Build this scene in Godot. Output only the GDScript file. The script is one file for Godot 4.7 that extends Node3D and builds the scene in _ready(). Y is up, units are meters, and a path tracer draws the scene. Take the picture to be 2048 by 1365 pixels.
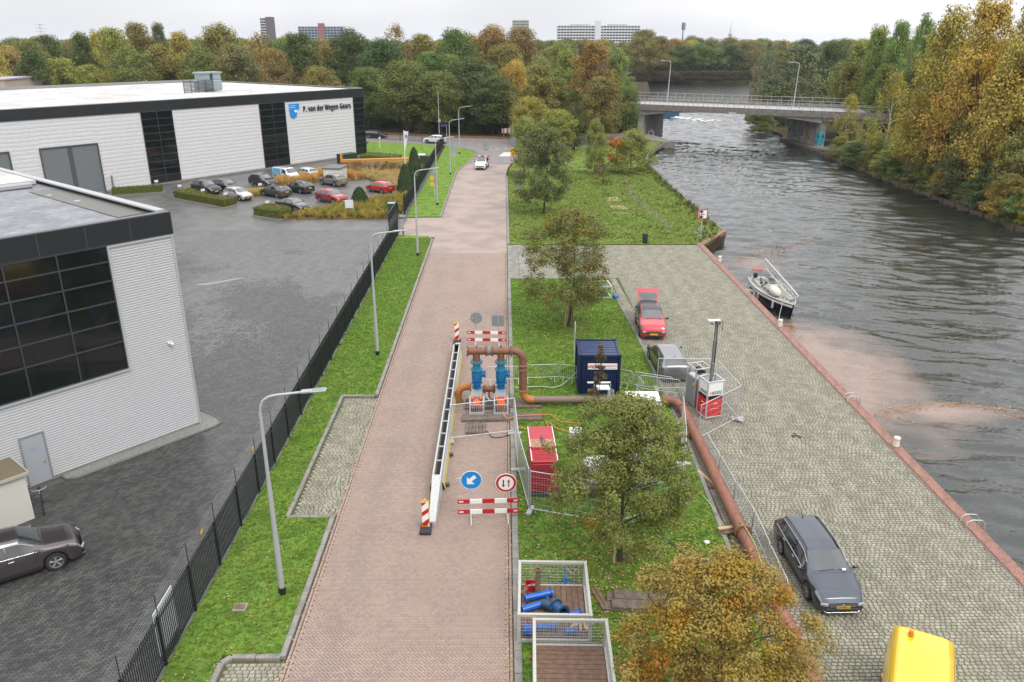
extends Node3D
# A road along a canal with a pumping site, seen from a drone 19 m up. The road runs along -z, x to the right, y up.

var rng := RandomNumberGenerator.new()
var taken := {}
var tex := {}
var mats := {}


class Shape:
	# Triangles with normals and, if wanted, colours. Faces are given counter-clockwise as seen from outside.
	var v := PackedVector3Array()
	var n := PackedVector3Array()
	var c := PackedColorArray()
	var col := Color.WHITE
	var coloured := false

	func tri(a: Vector3, b: Vector3, d: Vector3) -> void:
		var m := (b - a).cross(d - a).normalized()
		v.append(a); v.append(d); v.append(b)
		n.append(m); n.append(m); n.append(m)
		if coloured:
			c.append(col); c.append(col); c.append(col)

	func tris(a: Vector3, b: Vector3, d: Vector3, na: Vector3, nb: Vector3, nd: Vector3) -> void:
		v.append(a); v.append(d); v.append(b)
		n.append(na); n.append(nd); n.append(nb)
		if coloured:
			c.append(col); c.append(col); c.append(col)

	func quad(a: Vector3, b: Vector3, d: Vector3, e: Vector3) -> void:
		tri(a, b, d)
		tri(a, d, e)

	func box(p: Vector3, s: Vector3, q := Basis()) -> Shape:
		cbox(p, s, 0.0, q)
		return self

	func cbox(p: Vector3, s: Vector3, bev: float, q := Basis()) -> Shape:
		# A box with chamfered edges (bev 0: a plain one).
		var h := s * 0.5
		var i := h - Vector3(bev, bev, bev)
		var ax := [[0, 1, 2], [1, 2, 0], [2, 0, 1]]
		for k in 3:
			var u: int = ax[k][1]
			var w: int = ax[k][2]
			for sg in [1.0, -1.0]:
				var r := []
				for t in [[-1, -1], [1, -1], [1, 1], [-1, 1]]:
					var o := Vector3()
					o[k] = sg * h[k]
					o[u] = t[0] * i[u]
					o[w] = t[1] * i[w]
					r.append(p + q * o)
				if sg > 0:
					quad(r[0], r[1], r[2], r[3])
				else:
					quad(r[3], r[2], r[1], r[0])
		if bev <= 0.0:
			return self
		for k in 3:
			var u: int = ax[k][1]
			var w: int = ax[k][2]
			for su in [1.0, -1.0]:
				for sw in [1.0, -1.0]:
					var r := []
					for e in [[-1, 0], [1, 0], [1, 1], [-1, 1]]:
						var o := Vector3()
						o[k] = e[0] * i[k]
						o[u] = su * (h[u] if e[1] == 0 else i[u])
						o[w] = sw * (i[w] if e[1] == 0 else h[w])
						r.append(p + q * o)
					_out(r, p)
		for sx in [1.0, -1.0]:
			for sy in [1.0, -1.0]:
				for sz in [1.0, -1.0]:
					var a := p + q * Vector3(sx * h.x, sy * i.y, sz * i.z)
					var b := p + q * Vector3(sx * i.x, sy * h.y, sz * i.z)
					var d := p + q * Vector3(sx * i.x, sy * i.y, sz * h.z)
					if (b - a).cross(d - a).dot(a - p) > 0:
						tri(a, b, d)
					else:
						tri(a, d, b)
		return self

	func _out(r: Array, p: Vector3) -> void:
		if (r[1] - r[0]).cross(r[2] - r[0]).dot(r[0] + r[2] - p * 2.0) > 0:
			quad(r[0], r[1], r[2], r[3])
		else:
			quad(r[3], r[2], r[1], r[0])

	func tube(pts: Array, r, k := 8, caps := true) -> Shape:
		# A round bar along points; r is a number or a list of one per point.
		var rings := []
		var nors := []
		var up := Vector3.UP
		var side := Vector3.ZERO
		for i in pts.size():
			var t: Vector3 = (pts[mini(i + 1, pts.size() - 1)] - pts[maxi(i - 1, 0)]).normalized()
			if i == 0:
				side = t.cross(up if absf(t.y) < 0.9 else Vector3.RIGHT).normalized()
			else:
				side = (side - t * side.dot(t)).normalized()
			var o := side.cross(t).normalized()
			var rad: float = r[i] if r is Array else r
			var ring := []
			var nor := []
			for j in k:
				var a := TAU * j / k
				var d := side * cos(a) + o * sin(a)
				ring.append(pts[i] + d * rad)
				nor.append(d)
			rings.append(ring)
			nors.append(nor)
		for i in pts.size() - 1:
			for j in k:
				var e := (j + 1) % k
				tris(rings[i][j], rings[i + 1][j], rings[i + 1][e], nors[i][j], nors[i + 1][j], nors[i + 1][e])
				tris(rings[i][j], rings[i + 1][e], rings[i][e], nors[i][j], nors[i + 1][e], nors[i][e])
		if caps:
			var z: int = pts.size() - 1
			for j in k:
				var e := (j + 1) % k
				tri(pts[0], rings[0][j], rings[0][e])
				tri(pts[z], rings[z][e], rings[z][j])
		return self

	func rod(a: Vector3, b: Vector3, r: float, k := 6) -> Shape:
		return tube([a, b], r, k)

	func lathe(prof: Array, k := 16, t := Transform3D()) -> Shape:
		# A profile of (radius, y), from bottom to top, turned about y.
		var m := prof.size()
		for i in m - 1:
			var p: Vector2 = prof[i]
			var q: Vector2 = prof[i + 1]
			var d := (q - p).normalized()
			for j in k:
				var a := TAU * j / k
				var b := TAU * (j + 1) / k
				var ca := Vector3(cos(a), 0, -sin(a))
				var cb := Vector3(cos(b), 0, -sin(b))
				var na := t.basis * (ca * d.y + Vector3(0, -d.x, 0))
				var nb := t.basis * (cb * d.y + Vector3(0, -d.x, 0))
				var p0 := t * (ca * p.x + Vector3(0, p.y, 0))
				var p1 := t * (cb * p.x + Vector3(0, p.y, 0))
				var q0 := t * (ca * q.x + Vector3(0, q.y, 0))
				var q1 := t * (cb * q.x + Vector3(0, q.y, 0))
				if p.x > 1e-5:
					tris(p0, p1, q1, na, nb, nb)
				if q.x > 1e-5:
					tris(p0, q1, q0, na, nb, na)
		return self

	func prism(poly: PackedVector2Array, y0: float, y1: float, t := Transform3D()) -> Shape:
		# A polygon in x and z, from y0 up to y1.
		var idx := Geometry2D.triangulate_polygon(poly)
		var area := 0.0
		for i in poly.size():
			area += poly[i].cross(poly[(i + 1) % poly.size()])
		for i in range(0, idx.size(), 3):
			var a := poly[idx[i]]
			var b := poly[idx[i + 1]]
			var d := poly[idx[i + 2]]
			if (b - a).cross(d - a) > 0:
				var s := b
				b = d
				d = s
			tri(t * Vector3(a.x, y1, a.y), t * Vector3(b.x, y1, b.y), t * Vector3(d.x, y1, d.y))
			tri(t * Vector3(a.x, y0, a.y), t * Vector3(d.x, y0, d.y), t * Vector3(b.x, y0, b.y))
		for i in poly.size():
			var a := poly[i]
			var b := poly[(i + 1) % poly.size()]
			if area > 0:
				var s := a
				a = b
				b = s
			quad(t * Vector3(a.x, y0, a.y), t * Vector3(b.x, y0, b.y), t * Vector3(b.x, y1, b.y), t * Vector3(a.x, y1, a.y))
		return self

	func grid(p: Array, closed := false) -> Shape:
		# A sheet of points p[i][j] with smooth normals.
		var a: int = p.size()
		var b: int = p[0].size()
		var nor := []
		for i in a:
			var row := []
			for j in b:
				var du: Vector3 = p[mini(i + 1, a - 1)][j] - p[maxi(i - 1, 0)][j]
				var dv: Vector3 = p[i][mini(j + 1, b - 1)] - p[i][maxi(j - 1, 0)]
				row.append(du.cross(dv).normalized())
			nor.append(row)
		for i in a - 1:
			for j in b - 1:
				tris(p[i][j], p[i + 1][j], p[i + 1][j + 1], nor[i][j], nor[i + 1][j], nor[i + 1][j + 1])
				tris(p[i][j], p[i + 1][j + 1], p[i][j + 1], nor[i][j], nor[i + 1][j + 1], nor[i][j + 1])
		return self

	func ball(p: Vector3, r: Vector3, k := 12) -> Shape:
		var rows := []
		for i in k / 2 + 1:
			var row := []
			var th := PI * i / (k / 2)
			for j in k + 1:
				var ph := TAU * j / k
				row.append(p + Vector3(sin(th) * cos(ph), cos(th), sin(th) * sin(ph)) * r)
			rows.append(row)
		for i in rows.size() - 1:
			for j in k:
				var q := [rows[i][j], rows[i][j + 1], rows[i + 1][j + 1], rows[i + 1][j]]
				var m := []
				for x in q:
					m.append(((x - p) / r).normalized())
				tris(q[0], q[1], q[2], m[0], m[1], m[2])
				tris(q[0], q[2], q[3], m[0], m[2], m[3])
		return self

	func mesh() -> ArrayMesh:
		var a := []
		a.resize(Mesh.ARRAY_MAX)
		a[Mesh.ARRAY_VERTEX] = v
		a[Mesh.ARRAY_NORMAL] = n
		if coloured:
			a[Mesh.ARRAY_COLOR] = c
		var m := ArrayMesh.new()
		m.add_surface_from_arrays(Mesh.PRIMITIVE_TRIANGLES, a)
		return m


func numbered(called: String) -> String:
	taken[called] = taken.get(called, -1) + 1
	return called if taken[called] == 0 else "%s_%03d" % [called, taken[called]]


func put(called: String, what, m: Material, parent: Node = null) -> MeshInstance3D:
	var o := MeshInstance3D.new()
	o.mesh = what.mesh() if what is Shape else what
	o.material_override = m
	if parent == null:
		o.name = numbered(called)
		add_child(o)
	else:
		o.name = called
		parent.add_child(o, true)
	return o


func tag(o: Node, label: String, category := "", group := "") -> Node:
	o.set_meta("label", label)
	if category:
		o.set_meta("category", category)
	if group:
		o.set_meta("group", group)
	return o


func thing(called: String, label: String, category: String, at := Vector3.ZERO, turn := 0.0, group := "") -> Node3D:
	var o := Node3D.new()
	o.name = numbered(called)
	add_child(o)
	o.position = at
	o.rotation.y = turn
	tag(o, label, category, group)
	return o


func piece(called: String, parent: Node, at := Vector3.ZERO) -> Node3D:
	var o := Node3D.new()
	o.name = called
	parent.add_child(o, true)
	o.position = at
	return o


func setting(called: String, what, m: Material) -> MeshInstance3D:
	var o := put(called, what, m)
	o.set_meta("kind", "structure")
	return o


func stuff(called: String, mesh: Mesh, m: Material, where: Array, tints: PackedColorArray, parent: Node = null) -> MultiMeshInstance3D:
	# Many copies nobody could count, as one object.
	var mm := MultiMesh.new()
	mm.transform_format = MultiMesh.TRANSFORM_3D
	mm.use_colors = true
	mm.mesh = mesh
	mm.instance_count = where.size()
	for i in where.size():
		mm.set_instance_transform(i, where[i])
		mm.set_instance_color(i, tints[i])
	var o := MultiMeshInstance3D.new()
	o.multimesh = mm
	o.material_override = m
	o.set_meta("kind", "stuff")
	if parent == null:
		o.name = numbered(called)
		add_child(o)
	else:
		o.name = called
		parent.add_child(o, true)
	return o


func lin(r: float, g: float, b: float) -> Color:
	return Color(r, g, b).linear_to_srgb()


func mat(r: float, g: float, b: float, rough := 0.8, metal := 0.0) -> StandardMaterial3D:
	var key := "%.4f %.4f %.4f %.3f %.3f" % [r, g, b, rough, metal]
	if mats.has(key):
		return mats[key]
	var m := StandardMaterial3D.new()
	m.albedo_color = lin(r, g, b)
	m.roughness = rough
	m.metallic = metal
	mats[key] = m
	return m


func noise_tex(key: String, sd: int, freq: float, stops: Array, size := 512, kind := FastNoiseLite.TYPE_SIMPLEX_SMOOTH, octaves := 4) -> NoiseTexture2D:
	# stops: [offset, linear colour] pairs of what the noise is coloured with.
	if tex.has(key):
		return tex[key]
	var f := FastNoiseLite.new()
	f.seed = sd
	f.noise_type = kind
	f.frequency = freq
	f.fractal_octaves = octaves
	var t := NoiseTexture2D.new()
	t.width = size
	t.height = size
	t.seamless = true
	t.noise = f
	var g := Gradient.new()
	var off := PackedFloat32Array()
	var cs := PackedColorArray()
	for s in stops:
		off.append(s[0])
		cs.append(lin(s[1][0], s[1][1], s[1][2]))
	g.offsets = off
	g.colors = cs
	t.color_ramp = g
	tex[key] = t
	return t


func height_tex(key: String, sd: int, freq: float, size := 512, octaves := 4) -> NoiseTexture2D:
	return noise_tex(key, sd, freq, [[0.0, [0, 0, 0]], [1.0, [1, 1, 1]]], size, FastNoiseLite.TYPE_SIMPLEX_SMOOTH, octaves)


func surf(base: Texture2D, metres: float, rough: float, over: Texture2D = null, over_metres := 10.0, bump: Texture2D = null, depth := 0.0, metal := 0.0) -> StandardMaterial3D:
	# A surface mapped in world metres; over: a coarser pattern multiplied in.
	var m := StandardMaterial3D.new()
	m.albedo_texture = base
	m.uv1_triplanar = true
	m.uv1_world_triplanar = true
	m.uv1_scale = Vector3.ONE / metres
	m.roughness = rough
	m.metallic = metal
	if rough > 0.84:
		m.metallic_specular = 0.25
	if over:
		m.detail_enabled = true
		m.detail_albedo = over
		m.detail_blend_mode = BaseMaterial3D.BLEND_MODE_MUL
		m.detail_uv_layer = BaseMaterial3D.DETAIL_UV_2
		m.uv2_triplanar = true
		m.uv2_world_triplanar = true
		m.uv2_scale = Vector3.ONE / over_metres
	if bump:
		m.heightmap_enabled = true
		m.heightmap_texture = bump
		m.heightmap_scale = depth
	return m


func tinted(rough := 0.8, back := 0.0) -> StandardMaterial3D:
	# Colour comes from the vertices or the copies.
	var m := StandardMaterial3D.new()
	m.vertex_color_use_as_albedo = true
	m.roughness = rough
	m.metallic_specular = 0.22
	if back > 0.0:
		m.backlight_enabled = true
		m.backlight = Color(back, back, back)
	return m


func copy_of(o: Node3D, label := "") -> Node3D:
	var called := str(o.name)
	if called.length() > 4 and called.right(3).is_valid_int() and called[-4] == "_":
		called = called.left(-4)
	var r: Node3D = o.duplicate()
	r.name = numbered(called)
	add_child(r)
	if label:
		r.set_meta("label", label)
	return r


func lettering(text: String, high: float, deep: float, m: Material, parent: Node, at: Vector3, basis := Basis(), called := "lettering", bold := true) -> MeshInstance3D:
	var t := TextMesh.new()
	var f := SystemFont.new()
	f.font_names = PackedStringArray(["Droid Sans"])
	f.font_weight = 700 if bold else 400
	t.font = f
	t.text = text
	t.font_size = 64
	t.pixel_size = high / 46.0
	t.depth = deep
	var o := put(called, t, m, parent)
	o.transform = Transform3D(basis, at)
	return o


func _ready() -> void:
	rng.seed = 20241107
	var cam := Camera3D.new()
	cam.name = "camera"
	cam.position = Vector3(0, 19, 0)
	cam.rotation = Vector3(deg_to_rad(-20.7), deg_to_rad(-0.575), 0)
	cam.fov = 46.38
	cam.far = 6000.0
	add_child(cam)
	cam.current = true
	build_sky()
	var sun := DirectionalLight3D.new()
	sun.name = "sun"
	sun.light_energy = 0.48
	sun.light_color = Color(1.0, 0.97, 0.93)
	sun.light_angular_distance = 20.0
	sun.shadow_enabled = true
	sun.rotation = Vector3(deg_to_rad(-52), deg_to_rad(35), 0)
	add_child(sun)
	build_materials()
	build_ground()
	build_water()
	build_paving()
	build_verges()
	build_near_building()
	build_far_building()
	build_yard_fence()
	build_bridge()
	build_skyline()
	build_trees()
	build_car_park()
	build_cars()
	build_lamps()
	build_road_works()
	build_pumps()
	build_site()
	build_fences()
	build_quay_things()
	build_boat()
	build_far_signs()


func build_sky() -> void:
	var f := FastNoiseLite.new()
	f.seed = 5
	f.frequency = 1.6
	f.fractal_octaves = 5
	var w := 512
	var im := Image.create(w, w / 2, false, Image.FORMAT_RGBF)
	for y in w / 2:
		var el := PI * (0.5 - (y + 0.5) / (w / 2.0))
		var s := maxf(sin(el), 0.0)
		for x in w:
			var az := TAU * (x + 0.5) / w
			var d := Vector3(cos(el) * cos(az), sin(el), cos(el) * sin(az))
			var k := f.get_noise_3d(d.x, d.y * 3.2, d.z) * 0.5 + 0.5
			var grey := lerpf(0.80, 1.06, smoothstep(0.3, 0.68, k))
			var l := (0.79 + 1.1 * s) * grey
			im.set_pixel(x, y, Color(l * lerpf(0.95, 0.995, grey), l * lerpf(0.975, 1.0, grey), l * 1.03))
	var sky := Sky.new()
	var p := PanoramaSkyMaterial.new()
	p.panorama = ImageTexture.create_from_image(im)
	sky.sky_material = p
	var e := Environment.new()
	e.background_mode = Environment.BG_SKY
	e.sky = sky
	e.tonemap_mode = Environment.TONE_MAPPER_LINEAR
	e.tonemap_exposure = 1.3
	e.fog_enabled = true
	e.fog_density = 0.0001
	e.fog_light_color = Color(0.86, 0.89, 0.93)
	e.sdfgi_enabled = true
	e.ssao_enabled = true
	e.ssil_enabled = true
	var we := WorldEnvironment.new()
	we.name = "environment"
	we.environment = e
	add_child(we)


var M := {}
const LEFT_BANK := [[19.3, 60], [19.3, -77], [20.3, -77], [23.4, -83], [23.3, -94], [23.3, -112], [23.9, -137], [27, -150], [32, -162], [31, -183], [36, -215], [44, -260], [58, -330], [74, -430]]
const RIGHT_BANK := [[58.5, 60], [58.5, -100], [59, -129], [59.8, -153], [59, -172], [62, -181], [66, -225], [98, -330], [126, -428]]
const WATER_Y := -1.2


func poly(a: Array) -> PackedVector2Array:
	var p := PackedVector2Array()
	for q in a:
		p.append(Vector2(q[0], q[1]))
	return p


func build_materials() -> void:
	var fine := noise_tex("fine", 11, 0.045, [[0.25, [0.62, 0.62, 0.62]], [0.5, [0.86, 0.86, 0.86]], [0.75, [1, 1, 1]]])
	var patch := noise_tex("patch", 12, 0.012, [[0.28, [0.74, 0.74, 0.75]], [0.55, [0.92, 0.92, 0.92]], [0.75, [1, 1, 1]]])
	var bump := height_tex("bump", 13, 0.05)
	var grass := noise_tex("grass", 14, 0.06, [[0.2, [0.07, 0.135, 0.018]], [0.42, [0.125, 0.235, 0.034]], [0.6, [0.165, 0.285, 0.045]], [0.85, [0.25, 0.31, 0.09]]])
	var lawn_over := noise_tex("lawn_over", 15, 0.014, [[0.25, [0.60, 0.62, 0.60]], [0.5, [0.95, 0.95, 0.9]], [0.72, [1.0, 0.93, 0.80]]])
	M.lawn = surf(grass, 1.1, 0.9, lawn_over, 9.0, bump, 3.0)
	var rough_grass := noise_tex("rough_grass", 16, 0.05, [[0.22, [0.07, 0.09, 0.028]], [0.42, [0.115, 0.19, 0.04]], [0.6, [0.17, 0.25, 0.05]], [0.82, [0.28, 0.25, 0.11]]])
	var rough_over := noise_tex("rough_over", 17, 0.018, [[0.25, [0.62, 0.52, 0.4]], [0.42, [0.85, 0.95, 0.75]], [0.62, [1, 1, 0.9]], [0.8, [1.0, 0.8, 0.62]]])
	M.park = surf(rough_grass, 1.6, 0.9, rough_over, 14.0, bump, 4.0)
	var litter := noise_tex("litter", 18, 0.06, [[0.2, [0.02, 0.022, 0.01]], [0.5, [0.05, 0.045, 0.02]], [0.8, [0.10, 0.062, 0.028]]])
	M.litter = surf(litter, 2.5, 0.95, patch, 30.0)
	var orange := noise_tex("orange_litter", 19, 0.06, [[0.2, [0.05, 0.045, 0.02]], [0.5, [0.16, 0.09, 0.035]], [0.8, [0.27, 0.14, 0.05]]])
	M.leafy_verge = surf(orange, 2.0, 0.95, patch, 12.0)
	var joint := noise_tex("joint", 20, 0.05, [[0.25, [0.055, 0.06, 0.025]], [0.55, [0.10, 0.105, 0.05]], [0.8, [0.13, 0.16, 0.05]]])
	M.moss_joint = surf(joint, 1.2, 0.95, patch, 9.0)
	M.brick_joint = surf(noise_tex("brick_joint", 21, 0.05, [[0.3, [0.10, 0.08, 0.068]], [0.7, [0.16, 0.13, 0.11]]]), 1.2, 0.9, patch, 8.0)
	M.far_road = surf(noise_tex("far_road", 22, 0.05, [[0.25, [0.275, 0.212, 0.18]], [0.75, [0.315, 0.247, 0.21]]]), 0.9, 0.6, tex.get("patch"), 26.0)
	M.asphalt = surf(noise_tex("asphalt", 23, 0.06, [[0.25, [0.17, 0.15, 0.145]], [0.75, [0.23, 0.2, 0.195]]]), 0.8, 0.55, patch, 9.0)
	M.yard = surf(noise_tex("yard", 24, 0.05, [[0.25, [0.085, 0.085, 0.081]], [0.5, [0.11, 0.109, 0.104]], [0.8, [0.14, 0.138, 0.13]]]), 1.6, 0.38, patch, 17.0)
	M.yard_joint = surf(noise_tex("yard_joint", 25, 0.05, [[0.3, [0.03, 0.03, 0.028]], [0.7, [0.055, 0.055, 0.05]]]), 1.0, 0.55, patch, 8.0)
	M.stone = tinted(0.62)
	M.stone.albedo_texture = fine
	M.stone.uv1_triplanar = true
	M.stone.uv1_world_triplanar = true
	M.stone.uv1_scale = Vector3.ONE * 1.4
	M.stone.detail_enabled = true
	M.stone.detail_albedo = patch
	M.stone.detail_blend_mode = BaseMaterial3D.BLEND_MODE_MUL
	M.stone.detail_uv_layer = BaseMaterial3D.DETAIL_UV_2
	M.stone.uv2_triplanar = true
	M.stone.uv2_world_triplanar = true
	M.stone.uv2_scale = Vector3.ONE / 6.5
	M.stone.metallic_specular = 0.35
	M.road = M.stone.duplicate()
	M.road.detail_albedo = noise_tex("road_over", 76, 0.008, [[0.3, [0.92, 0.91, 0.92]], [0.7, [1, 1, 1]]])
	M.road.uv2_scale = Vector3.ONE / 16.0
	M.wet = M.stone.duplicate()
	M.wet.metallic_specular = 0.5
	M.wet.roughness = 0.36
	M.concrete = surf(noise_tex("concrete", 26, 0.04, [[0.25, [0.19, 0.183, 0.165]], [0.75, [0.29, 0.28, 0.255]]]), 1.3, 0.85, patch, 6.0, bump, 0.4)
	M.bridge = surf(noise_tex("bridge", 27, 0.03, [[0.25, [0.28, 0.27, 0.25]], [0.75, [0.40, 0.39, 0.365]]]), 4.0, 0.85, patch, 12.0)
	M.bridge_edge = surf(noise_tex("bridge_edge", 28, 0.05, [[0.25, [0.17, 0.155, 0.14]], [0.75, [0.26, 0.24, 0.22]]]), 3.0, 0.9, patch, 6.0)
	M.rust_steel = surf(noise_tex("rust_steel", 29, 0.03, [[0.25, [0.17, 0.075, 0.052]], [0.5, [0.25, 0.12, 0.088]], [0.75, [0.30, 0.17, 0.13]]]), 1.6, 0.6, patch, 3.1, bump, 0.3)
	M.pipe_rust = surf(noise_tex("pipe_rust", 30, 0.035, [[0.2, [0.13, 0.055, 0.03]], [0.5, [0.20, 0.085, 0.05]], [0.8, [0.27, 0.12, 0.07]]]), 0.8, 0.62, patch, 2.3)
	M.pipe_red = surf(noise_tex("pipe_red", 31, 0.03, [[0.2, [0.17, 0.065, 0.038]], [0.5, [0.25, 0.098, 0.06]], [0.65, [0.285, 0.115, 0.072]], [0.8, [0.24, 0.13, 0.09]]]), 1.0, 0.6, patch, 2.9)
	M.pipe_orange = surf(noise_tex("pipe_orange", 32, 0.03, [[0.2, [0.28, 0.10, 0.025]], [0.6, [0.42, 0.15, 0.03]], [0.8, [0.45, 0.22, 0.06]]]), 0.6, 0.6)
	M.galv = surf(noise_tex("galv", 33, 0.05, [[0.25, [0.40, 0.41, 0.42]], [0.75, [0.56, 0.57, 0.58]]]), 0.5, 0.42, null, 1.0, null, 0.0, 0.35)
	M.steel_frame = surf(noise_tex("steel_frame", 34, 0.04, [[0.2, [0.28, 0.22, 0.16]], [0.4, [0.42, 0.42, 0.38]], [0.8, [0.52, 0.52, 0.48]]]), 0.7, 0.55, null, 1.0, null, 0.0, 0.2)
	M.plank_grey = surf(noise_tex("plank_grey", 35, 0.04, [[0.2, [0.10, 0.08, 0.062]], [0.6, [0.18, 0.145, 0.12]], [0.8, [0.23, 0.19, 0.165]]]), 0.6, 0.85, patch, 2.0, bump, 0.5)
	M.plank_brown = surf(noise_tex("plank_brown", 36, 0.04, [[0.2, [0.10, 0.06, 0.04]], [0.6, [0.20, 0.115, 0.075]], [0.8, [0.25, 0.16, 0.11]]]), 0.6, 0.8, patch, 1.7, bump, 0.5)
	M.plank_new = surf(noise_tex("plank_new", 37, 0.04, [[0.2, [0.36, 0.24, 0.14]], [0.8, [0.52, 0.38, 0.24]]]), 0.5, 0.75)
	M.bark = surf(noise_tex("bark", 38, 0.06, [[0.2, [0.045, 0.036, 0.027]], [0.8, [0.13, 0.105, 0.08]]]), 0.6, 0.95, null, 1.0, bump, 2.0)
	M.birch_bark = surf(noise_tex("birch_bark", 39, 0.05, [[0.25, [0.10, 0.09, 0.08]], [0.45, [0.45, 0.43, 0.39]], [0.8, [0.58, 0.56, 0.52]]]), 1.0, 0.8)
	M.roof_grey = surf(noise_tex("roof_grey", 40, 0.02, [[0.25, [0.17, 0.18, 0.195]], [0.75, [0.23, 0.24, 0.257]]]), 6.0, 0.6, patch, 14.0)
	M.roof_white = surf(noise_tex("roof_white", 41, 0.02, [[0.25, [0.44, 0.435, 0.42]], [0.75, [0.54, 0.535, 0.52]]]), 9.0, 0.7, patch, 40.0)
	M.clad = mat(0.43, 0.44, 0.455, 0.42)
	M.clad_far = surf(noise_tex("clad_far", 42, 0.02, [[0.25, [0.50, 0.505, 0.515]], [0.75, [0.56, 0.565, 0.57]]]), 5.0, 0.5)
	M.fascia = mat(0.013, 0.016, 0.019, 0.35)
	M.glass = mat(0.006, 0.008, 0.009, 0.06)
	M.glass.metallic_specular = 0.5
	M.mullion = mat(0.035, 0.042, 0.05, 0.4)
	M.white_paint = mat(0.72, 0.72, 0.70, 0.5)
	M.black = mat(0.012, 0.012, 0.013, 0.5)
	M.rubber = mat(0.018, 0.018, 0.019, 0.85)
	M.red = mat(0.42, 0.012, 0.02, 0.45)
	M.leaf = tinted(0.75, 0.35)
	M.blade = tinted(0.8, 0.3)


func build_ground() -> void:
	var left := LEFT_BANK.duplicate()
	left.append([-2600, -430])
	left.append([-2600, 60])
	var s := Shape.new()
	s.prism(poly(left), -4.0, -0.06)
	setting("ground", s, M.litter)
	var right := RIGHT_BANK.duplicate()
	right.append([2600, -428])
	right.append([2600, 60])
	s = Shape.new()
	s.prism(poly(right), -4.0, -0.75)
	setting("far_bank_ground", s, M.litter)
	s = Shape.new()
	s.prism(poly([[-2600, -430], [74, -430], [126, -428], [2600, -428], [2600, -4200], [-2600, -4200]]), -4.0, -0.05)
	setting("terrain", s, M.litter)
	s = Shape.new()
	s.prism(poly([[60, -418], [140, -424], [150, -445], [60, -445]]), -1.3, 0.0)
	setting("reed_bank", s, M.litter)
	# the yard of the works, the entrance and the road's far end
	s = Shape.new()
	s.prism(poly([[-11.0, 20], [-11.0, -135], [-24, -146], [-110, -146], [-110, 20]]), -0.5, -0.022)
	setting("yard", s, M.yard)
	s = Shape.new()
	s.prism(poly([[-7.2, -80.6], [-7.9, -81.1], [-11.0, -81.9], [-11.0, -90.2], [-7.2, -90.45]]), -0.5, -0.014)
	setting("driveway", s, M.far_road)
	s = Shape.new()
	s.prism(poly([[0.27, 12], [0.27, -120], [0.6, -128], [1.2, -133], [4, -143], [10, -152], [29, -166], [29, -180], [10, -171], [0, -168], [-12, -171], [-30, -178], [-70, -199], [-70, -186], [-27, -163.5], [-12, -157.5], [-6.5, -151.5], [-4.6, -147], [-5.2, -140], [-6.1, -132], [-7.2, -124], [-7.2, 12]]), -0.5, -0.03)
	setting("road", s, M.brick_joint)
	s = Shape.new()
	s.prism(poly([[0.26, -74], [0.26, -120], [0.58, -128], [1.15, -133], [-6.0, -132.8], [-7.19, -124], [-7.19, -74]]), -0.5, -0.004)
	setting("far_road_paving", s, M.far_road)
	s = Shape.new()
	s.prism(poly([[1.15, -133.1], [3.95, -143], [9.95, -152.1], [28.9, -166], [28.9, -179.8], [10, -170.8], [0, -167.8], [-12, -170.8], [-30, -177.8], [-69, -198], [-69, -186.3], [-27, -163.7], [-12, -157.7], [-6.5, -151.7], [-4.65, -147], [-5.25, -140], [-6.0, -133.1]]), -0.5, -0.002)
	setting("junction_asphalt", s, M.asphalt)
	s = Shape.new()
	s.prism(poly([[-70, -199], [-30, -178], [-12, -171], [0, -168], [10, -171], [29, -180], [29, -184], [10, -175], [0, -171.5], [-12, -174.5], [-30, -182], [-70, -203]]), -0.4, 0.03)
	setting("leaf_covered_verge", s, M.leafy_verge)
	for q in [[[-0.9, -141.8], [0.0, -146.9], [2.0, -146.9], [1.0, -141.8]]]:
		s = Shape.new()
		s.prism(poly(q), -0.1, 0.003)
		setting("road_marking", s, mat(0.5, 0.5, 0.48, 0.7))
	for k in 5:
		s = Shape.new()
		s.box(Vector3(-2.6 + k * 1.5, -0.0, -151.0 - k * 0.9), Vector3(0.8, 0.008, 0.35))
		setting("give_way_marking", s, mat(0.5, 0.5, 0.48, 0.7))
	# the parking bays and the quay under their stones
	s = Shape.new()
	s.prism(poly([[9.2, 12], [19.2, 12], [19.2, -77.2], [0.28, -77.2], [0.28, -65.3], [8.75, -65.3], [9.15, -50], [9.3, -36], [8.95, -25]]), -0.5, -0.03)
	setting("quay", s, M.moss_joint)
	for z in [[-41.25, -29.2], [-20.75, -10.0]]:
		s = Shape.new()
		s.prism(poly([[-9.15, z[1]], [-7.2, z[1]], [-7.2, z[0]], [-9.15, z[0]]]), -0.5, -0.03)
		setting("parking_bay", s, M.moss_joint)
	# lawns
	s = Shape.new()
	s.prism(poly([[0.55, 10], [0.55, -65.1], [8.55, -65.1], [9.0, -50], [9.12, -36], [8.75, -25], [8.7, 10]]), -0.4, 0.05)
	setting("lawn", s, M.lawn)
	s = Shape.new()
	s.prism(poly([[-10.95, 10], [-10.95, -81.6], [-8.0, -80.85], [-7.45, -79.6], [-7.45, -41.5], [-9.35, -41.5], [-9.35, -29.0], [-7.45, -29.0], [-7.45, -21.0], [-9.35, -21.0], [-9.35, 10]]), -0.4, 0.05)
	setting("grass_verge", s, M.lawn)
	s = Shape.new()
	s.prism(poly([[-11.2, -90.5], [-7.45, -90.7], [-7.45, -124], [-6.3, -132], [-5.4, -140], [-4.8, -146.8], [-6.7, -151.2], [-11.2, -156.8]]), -0.4, 0.05)
	setting("grass_verge", s, M.lawn)
	s = Shape.new()
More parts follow.
